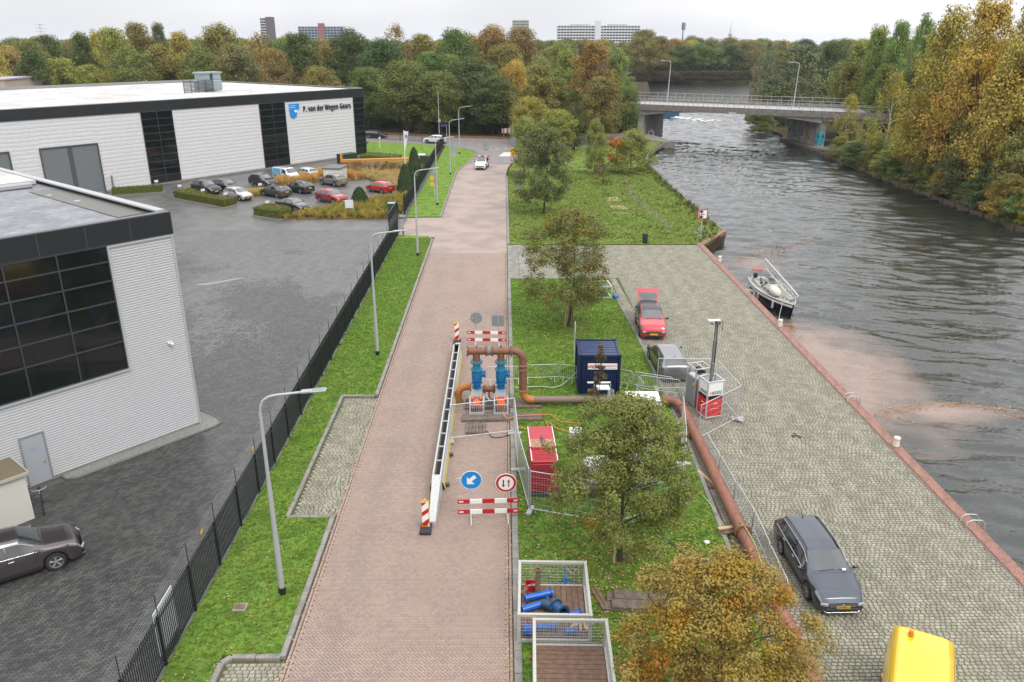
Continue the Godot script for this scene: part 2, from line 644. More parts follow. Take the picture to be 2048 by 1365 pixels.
	s.prism(poly([[-25.6, -147.5], [-27, -163.2], [-12, -157.4], [-11.4, -136], [-19, -133.5], [-24.2, -143.4]]), -0.4, 0.04)
	setting("lawn", s, M.lawn)
	s = Shape.new()
	s.prism(poly([[0.58, -77.45], [20.2, -77.45], [23.2, -83.2], [23.1, -94], [23.1, -112], [23.7, -137], [26.8, -150], [31.4, -161.5], [28, -165], [10.4, -151.6], [4.4, -142.8], [1.6, -133], [0.95, -128], [0.6, -120]]), -0.4, 0.05)
	setting("canal_side_grass", s, M.park)
	s = Shape.new()
	s.prism(poly([[17.8, -84], [18.3, -84], [17.2, -100], [17.9, -118], [17.2, -118], [16.5, -100]]), -0.1, 0.056)
	setting("trodden_path", s, mat(0.13, 0.11, 0.07, 0.95))
	for k in 3:
		s = Shape.new()
		var z: float = [-92.5, -97.0, -102.5][k]
		s.prism(poly([[12.9, z], [14.6, z - 0.1], [14.9, z + [0.3, 2.2, 2.6][k]], [13.0, z + [0.25, 2.0, 2.5][k]]]), -0.1, 0.056)
		setting("bare_sandy_patch", s, mat(0.30, 0.24, 0.14, 0.95))


func wave(f: FastNoiseLite, x: float, z: float) -> float:
	var a := x * 0.42 + z * 0.25
	var b := z * 0.95 - x * 0.34
	return 0.19 * f.get_noise_2d(a * 0.45, b * 0.75) + 0.115 * f.get_noise_2d(a * 1.3 + 71.0, b * 2.3) + 0.035 * f.get_noise_2d(a * 3.4, b * 4.6 + 33.0)


func build_water() -> void:
	var f := FastNoiseLite.new()
	f.seed = 3
	f.noise_type = FastNoiseLite.TYPE_SIMPLEX_SMOOTH
	f.fractal_type = FastNoiseLite.FRACTAL_NONE
	f.frequency = 0.42
	var s := Shape.new()
	var rows := []
	var z := -16.0
	while z > -262.0:
		var row := []
		var x := 18.9
		while x < 70.0:
			row.append(Vector3(x, WATER_Y + wave(f, x, z), z))
			x += 0.42
		rows.append(row)
		z -= 0.26 if z > -110.0 else 0.5
	s.grid(rows)
	var m := mat(0.017, 0.020, 0.016, 0.05)
	m.metallic_specular = 0.56
	m.clearcoat_enabled = true
	m.clearcoat = 0.2
	m.clearcoat_roughness = 0.05
	m.heightmap_enabled = true
	m.heightmap_texture = height_tex("ripple", 50, 0.03, 512, 4)
	m.heightmap_scale = 3.0
	m.uv1_triplanar = true
	m.uv1_world_triplanar = true
	m.uv1_scale = Vector3(0.17, 0.17, 0.3)
	var canal := setting("water", s, m)
	canal.set_meta("label", "dark rippled canal water beside the cobbled quay")
	s = Shape.new()
	s.quad(Vector3(14, WATER_Y - 0.03, -261.7), Vector3(150, WATER_Y - 0.03, -261.7), Vector3(150, WATER_Y - 0.03, -440), Vector3(14, WATER_Y - 0.03, -440))
	setting("far_water", s, m)
	s = Shape.new()
	s.quad(Vector3(70, WATER_Y - 0.03, 10), Vector3(14, WATER_Y - 0.03, 10), Vector3(14, WATER_Y - 0.03, -16), Vector3(70, WATER_Y - 0.03, -16))
	setting("near_water", s, m)
	# a thin film of pale leaf dust afloat, thick and thin in clouds
	var film := Shape.new()
	film.coloured = true
	var rows2 := []
	var tone2 := []
	for i in 172:
		var row := []
		var trow := []
		for j in 31:
			var p := Vector2(18.9 + (j + 2) * 0.42, -16.0 - (i + 77) * 0.26)
			var e := Vector2((p.x - 21.6) / 4.6, (p.y + 48.4) / 10.5).length()
			var e2 := Vector2((p.x - 25.0) / 7.5, (p.y + 41.6) / 1.9).length()
			var e3 := Vector2((p.x - 24.5) / 5.0, (p.y + 74.5) / 7.0).length()
			var a := maxf(maxf(1.25 - e, 1.0 - e2), 0.7 - e3)
			a = clampf(a * 1.1 + 0.3 * f.get_noise_2d(p.x * 0.5 + 31.0, p.y * 0.35) + 0.16 * f.get_noise_2d(p.x * 1.3, p.y * 1.1 + 7.0), 0.0, 1.0)
			row.append(Vector3(p.x, WATER_Y + wave(f, p.x, p.y) + 0.008, p.y))
			trow.append(Color(0.52, 0.40, 0.345, a * 0.46))
		rows2.append(row)
		tone2.append(trow)
	for i in 171:
		for j in 30:
			if tone2[i][j].a + tone2[i + 1][j].a + tone2[i][j + 1].a + tone2[i + 1][j + 1].a < 0.02:
				continue
			for q in [[[i, j], [i, j + 1], [i + 1, j + 1]], [[i, j], [i + 1, j + 1], [i + 1, j]]]:
				film.tris(rows2[q[0][0]][q[0][1]], rows2[q[1][0]][q[1][1]], rows2[q[2][0]][q[2][1]], Vector3.UP, Vector3.UP, Vector3.UP)
				var at := film.c.size() - 3
				film.c[at] = tone2[q[0][0]][q[0][1]]
				film.c[at + 1] = tone2[q[2][0]][q[2][1]]
				film.c[at + 2] = tone2[q[1][0]][q[1][1]]
	var fm := tinted(0.4)
	fm.transparency = BaseMaterial3D.TRANSPARENCY_ALPHA
	var fo := put("leaf_dust_film", film, fm)
	tag(fo, "pale pinkish film of leaf dust on the water along the quay", "film")
	fo.set_meta("kind", "stuff")
	# fallen leaves afloat
	var flake := Shape.new()
	flake.quad(Vector3(-0.06, 0, 0), Vector3(0, 0.006, 0.035), Vector3(0.06, 0, 0), Vector3(0, 0.006, -0.035))
	var where := []
	var tints := PackedColorArray()
	var streak := [Vector2(20.2, -40.5), Vector2(22.2, -41.2), Vector2(24.9, -42.4), Vector2(27.6, -42.2), Vector2(30.5, -40.0)]
	var upper := [Vector2(23, -75.5), Vector2(28.7, -80.3), Vector2(33, -83.6)]
	var tries := 0
	while where.size() < 15000 and tries < 160000:
		tries += 1
		var p := Vector2(rng.randf_range(19.9, 34), rng.randf_range(-86, -37))
		var near := 99.0
		for i in streak.size() - 1:
			near = minf(near, p.distance_to(Geometry2D.get_closest_point_to_segment(p, streak[i], streak[i + 1])) / 0.75)
		for i in upper.size() - 1:
			near = minf(near, p.distance_to(Geometry2D.get_closest_point_to_segment(p, upper[i], upper[i + 1])) / 1.2 + 0.25)
		var e := Vector2((p.x - 21.8) / 3.6, (p.y + 48.6) / 9.6).length()
		var dense := maxf(1.15 - near, 0.0)
		var pale := maxf(1.0 - e, 0.0)
		var k := f.get_noise_2d(p.x * 1.2, p.y * 1.2 + 9.0) * 0.4
		if p.distance_to(Vector2(21.0, -55.9)) < 0.95:
			dense = 1.4
		if rng.randf() > maxf(dense * 0.55, minf(pale * 0.3, 0.12)) + k * 0.12 - 0.02:
			continue
		where.append(Transform3D(Basis(Vector3.UP, rng.randf() * TAU).scaled(Vector3.ONE * rng.randf_range(0.5, 1.0)), Vector3(p.x, WATER_Y + wave(f, p.x, p.y) + 0.012, p.y)))
		var o := lin(1, 1, 1)
		if dense > 0.5 and rng.randf() < dense:
			o = Color(0.34, 0.15, 0.05) * rng.randf_range(0.7, 1.3)
		else:
			o = Color(0.44, 0.34, 0.29) * rng.randf_range(0.75, 1.15)
		tints.append(o)
	tag(stuff("floating_leaves", flake.mesh(), M.blade, where, tints), "pale and orange fallen leaves drifting on the canal beside the boat", "leaves")


func brick_mesh(l: float, w: float, h: float, inset: float) -> ArrayMesh:
	var s := Shape.new()
	var a := l / 2
	var b := w / 2
	var t := [Vector3(-a + inset, h, -b + inset), Vector3(-a + inset, h, b - inset), Vector3(a - inset, h, b - inset), Vector3(a - inset, h, -b + inset)]
	var u := [Vector3(-a, 0, -b), Vector3(-a, 0, b), Vector3(a, 0, b), Vector3(a, 0, -b)]
	s.quad(t[0], t[1], t[2], t[3])
	for i in 4:
		var j := (i + 1) % 4
		s.quad(u[i], u[j], t[j], t[i])
	return s.mesh()


func pave(parent: Node, called: String, heap: String, mesh: Mesh, m: StandardMaterial3D, spots: Array, palette: Array, singles: Callable) -> void:
	# spots: Transform3D, tone. The nearest that the picture shows are pieces of their own, the rest one heap.
	var near := []
	var rest := []
	for q in spots:
		(near if singles.call(q[0].origin) else rest).append(q)
	near.sort_custom(func(a, b): return a[0].origin.z > b[0].origin.z)
	if near.size() > 300:
		rest.append_array(near.slice(300))
		near = near.slice(0, 300)
	var toned := {}
	for q in near:
		if not toned.has(q[1]):
			var t: StandardMaterial3D = m.duplicate()
			t.vertex_color_use_as_albedo = false
			var p: Array = palette[q[1]]
			t.albedo_color = lin(p[0], p[1], p[2])
			toned[q[1]] = t
		var o := put(called, mesh, toned[q[1]], parent)
		o.transform = q[0]
	var where := []
	var tints := PackedColorArray()
	for q in rest:
		where.append(q[0])
		var p: Array = palette[q[1]]
		tints.append(Color(p[0], p[1], p[2]))
	stuff(heap, mesh, m, where, tints, parent)


func build_paving() -> void:
	var road := get_node("road")
	var tones := [[0.36, 0.272, 0.225], [0.348, 0.258, 0.212], [0.375, 0.285, 0.238], [0.335, 0.254, 0.212], [0.357, 0.276, 0.232], [0.37, 0.276, 0.223], [0.305, 0.238, 0.211], [0.32, 0.246, 0.212]]
	# tyres have darkened two lanes of bricks
	var soot := FastNoiseLite.new()
	soot.seed = 21
	soot.frequency = 0.35
	var track := func(p: Vector3) -> int:
		var d := 0.95 * exp(-pow((p.x + 5.6) / 0.75, 2)) + 0.55 * exp(-pow((p.x + 4.0) / 0.5, 2)) + 0.35 * exp(-pow((p.x + 1.9) / 0.6, 2))
		return 6 + rng.randi() % 2 if rng.randf() < d * (0.7 + 0.6 * soot.get_noise_2d(p.x, p.z * 0.25)) else rng.randi() % 6
	# herringbone clinkers between two rows of stretchers at each side
	var spots := []
	var l := 0.2
	var w := 0.1
	var q := Basis(Vector3.UP, PI / 4)
	var n := 232
	for gy in range(-n, n):
		for gx in range(-n, n):
			var k := posmod(gx - gy, 4)
			if k != 0 and k != 3:
				continue
			var c := Vector3((gx + 1.0) * w, 0, (gy + 0.5) * w) if k == 0 else Vector3((gx + 0.5) * w, 0, (gy + 1.0) * w)
			var p := q * c + Vector3(-3.5, 0, -46.5)
			if p.x < -6.98 or p.x > 0.03 or p.z > -18.6 or p.z < -74.2:
				continue
			spots.append([Transform3D(q * Basis(Vector3.UP, 0.0 if k == 0 else PI / 2) * Basis(Vector3.RIGHT, rng.randf_range(-0.012, 0.012)), Vector3(p.x, -0.03 + rng.randf_range(-0.003, 0.003), p.z)), track.call(p)])
	for x in [-7.13, -7.0, 0.06, 0.19]:
		var z := -18.6 - rng.randf() * 0.1
		while z > -74.2:
			spots.append([Transform3D(Basis(Vector3.UP, PI / 2), Vector3(x, -0.023, z)), rng.randi() % 6])
			z -= 0.205
	pave(road, "brick", "bricks", brick_mesh(0.193, 0.093, 0.028, 0.005), M.road, spots, tones, func(o): return o.z < -19.95 and o.z > -21.5 and o.x > -6.9)
	# cobbles of the quay, in rows across
	var quay := get_node("quay")
	var greys := [[0.315, 0.305, 0.235], [0.35, 0.34, 0.265], [0.29, 0.275, 0.22], [0.37, 0.36, 0.295], [0.335, 0.295, 0.245], [0.275, 0.275, 0.195], [0.34, 0.315, 0.26], [0.31, 0.305, 0.235]]
	spots = []
	var z := -18.4
	var r := 0
	while z > -77.1:
		var x := 9.95 + 0.1 * (r % 2)
		var x1 := 19.12
		if z < -65.4:
			x = 2.35 + 0.1 * (r % 2)
		elif z < -50.0:
			x = 9.75 + 0.1 * (r % 2)
		while x < x1:
			var lx := rng.randf_range(0.155, 0.225)
			var t := Basis(Vector3.UP, rng.randf_range(-0.03, 0.03)) * Basis(Vector3.RIGHT, rng.randf_range(-0.03, 0.03)) * Basis.from_scale(Vector3((lx - 0.018) / 0.18, 1, rng.randf_range(0.92, 1.04)))
			spots.append([Transform3D(t, Vector3(x + lx / 2, -0.035 + rng.randf_range(-0.006, 0.006), z + rng.randf_range(-0.006, 0.006))), rng.randi() % 8])
			x += lx
		z -= 0.155
		r += 1
	for i in 5:
		z = -18.4
		while z > -65.2:
			var edge := 9.32 if z < -30.0 else 9.05 + (-18.4 - z) * 0.0233
			if z < -50.0:
				edge = 9.32 - (-50.0 - z) * 0.031
			if edge + i * 0.14 < 9.95:
				spots.append([Transform3D(Basis(Vector3.UP, PI / 2), Vector3(edge + i * 0.14, -0.035 + rng.randf_range(-0.008, 0.008), z)), [2, 4, 5, 6][rng.randi() % 4]])
			z -= 0.19
	var cobble := brick_mesh(0.18, 0.138, 0.035, 0.014)
	pave(quay, "cobble", "cobbles", cobble, M.stone, spots, greys, func(o): return o.x > 13.6 and o.z < -20.3 and o.z > -24)
	for i in 2:
		spots = []
		var bay := get_node("parking_bay" if i == 0 else "parking_bay_001")
		z = [-29.3, -18.4][i]
		r = 0
		while z > [-41.2, -20.7][i]:
			var x: float = -9.1 + 0.1 * (r % 2)
			while x < -7.25:
				var lx := rng.randf_range(0.16, 0.23)
				spots.append([Transform3D(Basis(Vector3.UP, rng.randf_range(-0.03, 0.03)) * Basis.from_scale(Vector3((lx - 0.018) / 0.18, 1, 1)), Vector3(x + lx / 2, -0.035 + rng.randf_range(-0.006, 0.006), z)), rng.randi() % 8])
				x += lx
			z -= 0.155
			r += 1
		pave(bay, "cobble", "cobbles", cobble, M.stone, spots, greys, func(o): return i == 0 and o.z > -31.5)
	# grey slabs where the quay drive meets the road
	var slab := Shape.new().cbox(Vector3(0, 0.02, 0), Vector3(0.98, 0.08, 1.16), 0.012).mesh()
	for i in 10:
		for j in 2:
			var o := put("slab", slab, M.concrete, quay)
			o.position = Vector3(0.82 + j * 1.0, -0.045, -66.0 - i * 1.18)
	# dark wet bricks of the yard
	var yard := get_node("yard")
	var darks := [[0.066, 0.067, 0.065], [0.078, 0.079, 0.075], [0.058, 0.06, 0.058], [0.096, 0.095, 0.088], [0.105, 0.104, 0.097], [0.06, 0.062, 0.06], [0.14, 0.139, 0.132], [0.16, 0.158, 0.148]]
	var f := FastNoiseLite.new()
	f.seed = 8
	f.frequency = 0.9
	spots = []
	var turn := Basis(Vector3.UP, 0.86)
	for a in range(-175, 175):
		for b in range(-350, 350):
			var c := Vector3(a * 0.21 + 0.105 * posmod(b, 2), 0, b * 0.105)
			var p := turn * c + Vector3(-21, 0, -52)
			if p.x > -11.1 or p.x < -31 or p.z > -18.5 or p.z < -84:
				continue
			if p.x < -16.2 and (p.x + 16.13) * 0.759 + (p.z + 38.05) * 0.651 < 0.55 and (p.x + 16.13) * 0.651 - (p.z + 38.05) * 0.759 < 0.95:
				continue
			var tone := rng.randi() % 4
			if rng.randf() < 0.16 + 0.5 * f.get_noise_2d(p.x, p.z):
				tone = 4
			# grazing sky sheen painted into the bricks: lighter patches, commoner further off
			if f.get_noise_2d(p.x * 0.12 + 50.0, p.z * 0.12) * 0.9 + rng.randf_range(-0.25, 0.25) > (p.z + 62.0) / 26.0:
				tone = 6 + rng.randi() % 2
			spots.append([Transform3D(turn, Vector3(p.x, -0.022 + rng.randf_range(-0.003, 0.003), p.z)), tone])
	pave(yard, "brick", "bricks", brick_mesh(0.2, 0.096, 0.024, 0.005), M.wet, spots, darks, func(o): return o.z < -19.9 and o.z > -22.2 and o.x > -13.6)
	# kerb stones
	var kerb := Shape.new().cbox(Vector3(0, 0, 0), Vector3(0.2, 0.3, 0.98), 0.015).mesh()
	var line := func(parent: Node, pts: Array, wide: float) -> void:
		for i in pts.size() - 1:
			var a := Vector3(pts[i][0], -0.055, pts[i][1])
			var b := Vector3(pts[i + 1][0], -0.055, pts[i + 1][1])
			var m := maxi(1, roundi(a.distance_to(b)))
			for k in m:
				var o := put("kerb_stone", kerb, M.concrete, parent)
				var d := (b - a).normalized()
				o.transform = Transform3D(Basis(Vector3.UP, atan2(d.x, d.z) + rng.randf_range(-0.008, 0.008)) * Basis.from_scale(Vector3(wide / 0.2, 1, a.distance_to(b) / m / 0.995)), a.lerp(b, (k + 0.5) / m) + Vector3(0, rng.randf_range(-0.008, 0.008), 0))
	line.call(get_node("lawn"), [[0.41, -15], [0.41, -65.2]], 0.26)
	line.call(get_node("lawn"), [[0.6, -65.2], [8.6, -65.2]], 0.16)
	line.call(get_node("lawn"), [[8.66, -65.2], [9.12, -50], [9.24, -36], [8.86, -25], [8.8, -15]], 0.2)
	line.call(get_node("grass_verge"), [[-7.33, -20.85], [-7.33, -29.1]], 0.2)
	line.call(get_node("grass_verge"), [[-7.4, -29.1], [-9.25, -29.1], [-9.25, -41.4], [-7.4, -41.4]], 0.18)
	line.call(get_node("grass_verge"), [[-7.33, -41.5], [-7.33, -79.6], [-7.9, -80.95]], 0.2)
	line.call(get_node("grass_verge"), [[-7.4, -20.88], [-9.0, -20.88], [-9.25, -20.6], [-9.25, -15]], 0.2)
	line.call(get_node("canal_side_grass"), [[0.42, -77.4], [0.42, -120]], 0.26)
	line.call(get_node("grass_verge_001"), [[-7.33, -90.6], [-7.33, -124], [-6.2, -132], [-5.3, -140], [-4.7, -146.9]], 0.2)
	# dropped brick and manhole in the left verge
	var s := Shape.new()
	s.cbox(Vector3(-9.48, 0.055, -23.33), Vector3(0.5, 0.06, 0.44), 0.01)
	var mh := put("manhole_cover", s, M.concrete)
	tag(mh, "square concrete manhole frame with rusty lid in the grass verge", "manhole")
	s = Shape.new()
	s.cbox(Vector3(-9.48, 0.075, -23.33), Vector3(0.34, 0.035, 0.28), 0.006)
	put("lid", s, M.plank_brown, mh)


func tuft(sd: int, blades: int, high: float, spread: float, wide: float) -> ArrayMesh:
	var r := RandomNumberGenerator.new()
	r.seed = sd
	var s := Shape.new()
	s.coloured = true
	for i in blades:
		var a := r.randf() * TAU
		var o := Vector3(cos(a), 0, sin(a)) * r.randf() * spread * 0.5
		var lean := Vector3(cos(a + r.randf_range(-0.8, 0.8)), 0, sin(a)) * r.randf_range(0.2, 1.0) * spread
		var h := high * r.randf_range(0.55, 1.1)
		var side := Vector3(-sin(a), 0, cos(a)) * wide * 0.5
		var l := r.randf_range(0.75, 1.15)
		s.col = Color(l, l, l)
		s.tri(o - side, o + side, o + lean * 0.45 + Vector3(0, h * 0.7, 0))
		s.tri(o + side * 0.7 + lean * 0.2 + Vector3(0, h * 0.3, 0), o + lean + Vector3(0, h, 0), o - side * 0.7 + lean * 0.2 + Vector3(0, h * 0.3, 0))
	return s.mesh()


func scatter(called: String, parent: Node, mesh: Mesh, m: Material, area: Rect2, count: int, y: float, size: Vector2, tints_of: Callable, keep: Callable) -> void:
	var where := []
	var tints := PackedColorArray()
	for i in count:
		var p := Vector2(rng.randf_range(area.position.x, area.end.x), rng.randf_range(area.position.y, area.end.y))
		if not keep.call(p):
			continue
		where.append(Transform3D(Basis(Vector3.UP, rng.randf() * TAU).scaled(Vector3.ONE * rng.randf_range(size.x, size.y)), Vector3(p.x, y, p.y)))
		tints.append(tints_of.call(p))
	stuff(called, mesh, m, where, tints, parent)


func build_verges() -> void:
	var f := FastNoiseLite.new()
	f.seed = 4
	f.frequency = 0.22
	var green := func(p: Vector2) -> Color:
		var k := f.get_noise_2d(p.x, p.y) * 0.5 + 0.5
		var l := rng.randf_range(0.75, 1.25)
		return (Color(0.115, 0.24, 0.028).lerp(Color(0.23, 0.30, 0.07), clampf(k * 0.9 - 0.1 + rng.randf_range(-0.2, 0.25), 0, 1))) * l
	var left_ok := func(p: Vector2) -> bool:
		return not (p.x > -9.28 and (p.y > -20.9 or (p.y < -29.08 and p.y > -41.42)))
	var t := tuft(1, 9, 0.085, 0.07, 0.012)
	scatter("grass", get_node("lawn"), t, M.blade, Rect2(0.5, -65, 8.5, 46), 48000, 0.045, Vector2(0.6, 1.35), green, func(p): return true)
	scatter("grass", get_node("grass_verge"), t, M.blade, Rect2(-10.95, -80, 3.55, 61), 27000, 0.045, Vector2(0.6, 1.35), green, left_ok)
	scatter("grass", get_node("canal_side_grass"), tuft(2, 10, 0.12, 0.1, 0.016), M.blade, Rect2(0.6, -125, 22.3, 47.4), 26000, 0.045, Vector2(0.6, 1.6), func(p): return green.call(p) * Color(1.15, 0.95, 1.1), func(p): return p.x < 20 or p.y < -83.5)
	# rank weeds along the canal edge
	var weed := func(p: Vector2) -> Color:
		return Color(0.07, 0.10, 0.03).lerp(Color(0.20, 0.17, 0.08), rng.randf()) * rng.randf_range(0.7, 1.2)
	scatter("weeds", get_node("canal_side_grass"), tuft(3, 22, 0.7, 0.4, 0.035), M.blade, Rect2(17.5, -160, 8, 82), 3200, 0.03, Vector2(0.4, 1.1), weed, func(p):
		var edge: float = 23.1 if p.y > -137 else 23.7 + (-137 - p.y) * 0.27
		if p.y > -83.2:
			edge = 20.2 + (-77.4 - p.y) * 0.5
		return p.x < edge and p.x > edge - 0.4 - 2.2 * rng.randf() * rng.randf())
	scatter("weeds", get_node("canal_side_grass"), tuft(8, 18, 0.45, 0.35, 0.03), M.blade, Rect2(1.2, -128, 20, 49), 900, 0.03, Vector2(0.4, 1.2), weed, func(p): return f.get_noise_2d(p.x * 0.8 + 9.0, p.y * 0.8) > 0.12 and (p.x < 19.5 or p.y < -84))
	# fallen leaves
	var leaf := Shape.new()
	leaf.quad(Vector3(-0.055, 0, 0), Vector3(0, 0.012, 0.03), Vector3(0.055, 0.004, 0), Vector3(0, 0.014, -0.03))
	var lm := leaf.mesh()
	var tan_ := func(p: Vector2) -> Color:
		return [Color(0.34, 0.24, 0.12), Color(0.42, 0.34, 0.2), Color(0.30, 0.13, 0.05), Color(0.24, 0.12, 0.06), Color(0.38, 0.32, 0.12)][rng.randi() % 5] * rng.randf_range(0.7, 1.2)
	scatter("fallen_leaves", get_node("lawn"), lm, M.blade, Rect2(0.58, -60, 8.2, 42), 20000, 0.1, Vector2(0.55, 1.25), tan_, func(p):
		var d := minf(p.distance_to(Vector2(4.6, -24.5)), p.distance_to(Vector2(5.8, -19.0)))
		return rng.randf() < 0.1 + 0.9 * exp(-d * d / 14.0) + 0.35 * exp(-pow(p.distance_to(Vector2(4.5, -51.5)) / 3.0, 2)))
	scatter("fallen_leaves", get_node("grass_verge"), lm, M.blade, Rect2(-10.9, -60, 3.4, 42), 1400, 0.1, Vector2(0.5, 1.0), tan_, func(p): return left_ok.call(p) and rng.randf() < 0.3 + 0.7 * float(p.y > -32))
	scatter("fallen_leaves", get_node("road"), lm, M.blade, Rect2(0.02, -70, 0.3, 52), 1500, 0.004, Vector2(0.4, 0.9), tan_, func(p): return true)
	scatter("fallen_leaves", get_node("road"), lm, M.blade, Rect2(-7.3, -130, 0.35, 112), 1500, 0.004, Vector2(0.4, 1.0), tan_, func(p): return not (p.y < -80.5 and p.y > -90.5))
	scatter("fallen_leaves", get_node("quay"), lm, M.blade, Rect2(9.0, -60, 0.9, 42), 900, 0.006, Vector2(0.4, 0.9), tan_, func(p): return true)
	scatter("grass", get_node("quay"), tuft(5, 6, 0.05, 0.06, 0.01), M.blade, Rect2(9.3, -76, 9.6, 57), 5000, -0.02, Vector2(0.5, 1.1), func(p): return Color(0.09, 0.13, 0.03) * rng.randf_range(0.7, 1.2), func(p): return f.get_noise_2d(p.x * 1.3 + 40, p.y * 1.3) > -0.02)
	scatter("grass", get_node("parking_bay"), tuft(6, 6, 0.06, 0.07, 0.012), M.blade, Rect2(-9.1, -41.2, 1.85, 12), 900, -0.02, Vector2(0.5, 1.2), func(p): return Color(0.09, 0.13, 0.03) * rng.randf_range(0.7, 1.2), func(p): return f.get_noise_2d(p.x * 2 + 40, p.y * 2) > -0.1)


func wall_panel(s: Shape, x0: float, x1: float, y0: float, y1: float, pitch: float, depth: float, z := 0.0) -> void:
	# Horizontally profiled sheet facing +z: each rib a bevelled step.
	var n := maxi(1, roundi((y1 - y0) / pitch))
	var p := (y1 - y0) / n
	for i in n:
		var y := y0 + i * p
		var q := [[y, z], [y + p * 0.18, z + depth], [y + p * 0.68, z + depth], [y + p * 0.86, z], [y + p, z]]
		for k in 4:
			s.quad(Vector3(x0, q[k][0], q[k][1]), Vector3(x1, q[k][0], q[k][1]), Vector3(x1, q[k + 1][0], q[k + 1][1]), Vector3(x0, q[k + 1][0], q[k + 1][1]))


func glazing(parent: Node, xs: Array, ys: Array, z: float, rim := 0.05) -> void:
	for i in xs.size() - 1:
		for j in ys.size() - 1:
			var s := Shape.new()
			s.box(Vector3((xs[i] + xs[i + 1]) / 2, (ys[j] + ys[j + 1]) / 2, z - 0.03), Vector3(absf(xs[i + 1] - xs[i]) - rim, absf(ys[j + 1] - ys[j]) - rim, 0.03), Basis.from_euler(Vector3(rng.randf_range(-0.004, 0.004), rng.randf_range(-0.004, 0.004), 0)))
			put("window_pane", s, M.glass, parent)
	var f := Shape.new()
	var xa: float = xs.min()
	var xb: float = xs.max()
	var ya: float = ys.min()
	var yb: float = ys.max()
	for x in xs:
		f.box(Vector3(x, (ya + yb) / 2, z), Vector3(rim, yb - ya + rim, 0.1))
	for y in ys:
		for i in xs.size() - 1:
			f.box(Vector3((xs[i] + xs[i + 1]) / 2, y, z - 0.002), Vector3(absf(xs[i + 1] - xs[i]) - rim - 0.002, rim, 0.09))
	put("window_frame", f, M.mullion, parent)


func fascia(parent: Node, x0: float, x1: float, y0: float, y1: float, step: float, z: float) -> void:
	# Black glass panels in a row, each of them a piece.
	var n := maxi(1, roundi((x1 - x0) / step))
	var w := (x1 - x0) / n
	for i in n:
		var s := Shape.new()
		s.box(Vector3(x0 + (i + 0.5) * w, (y0 + y1) / 2, z - 0.03), Vector3(w - 0.045, y1 - y0 - 0.04, 0.06))
		put("fascia_panel", s, M.fascia, parent)
	var s := Shape.new()
	for i in n + 1:
		s.box(Vector3(x0 + i * w, (y0 + y1) / 2, z - 0.04), Vector3(0.05, y1 - y0 - 0.01, 0.1))
	s.box(Vector3((x0 + x1) / 2, y0, z - 0.035), Vector3(x1 - x0, 0.05, 0.1))
	put("fascia_trim", s, M.mullion, parent)


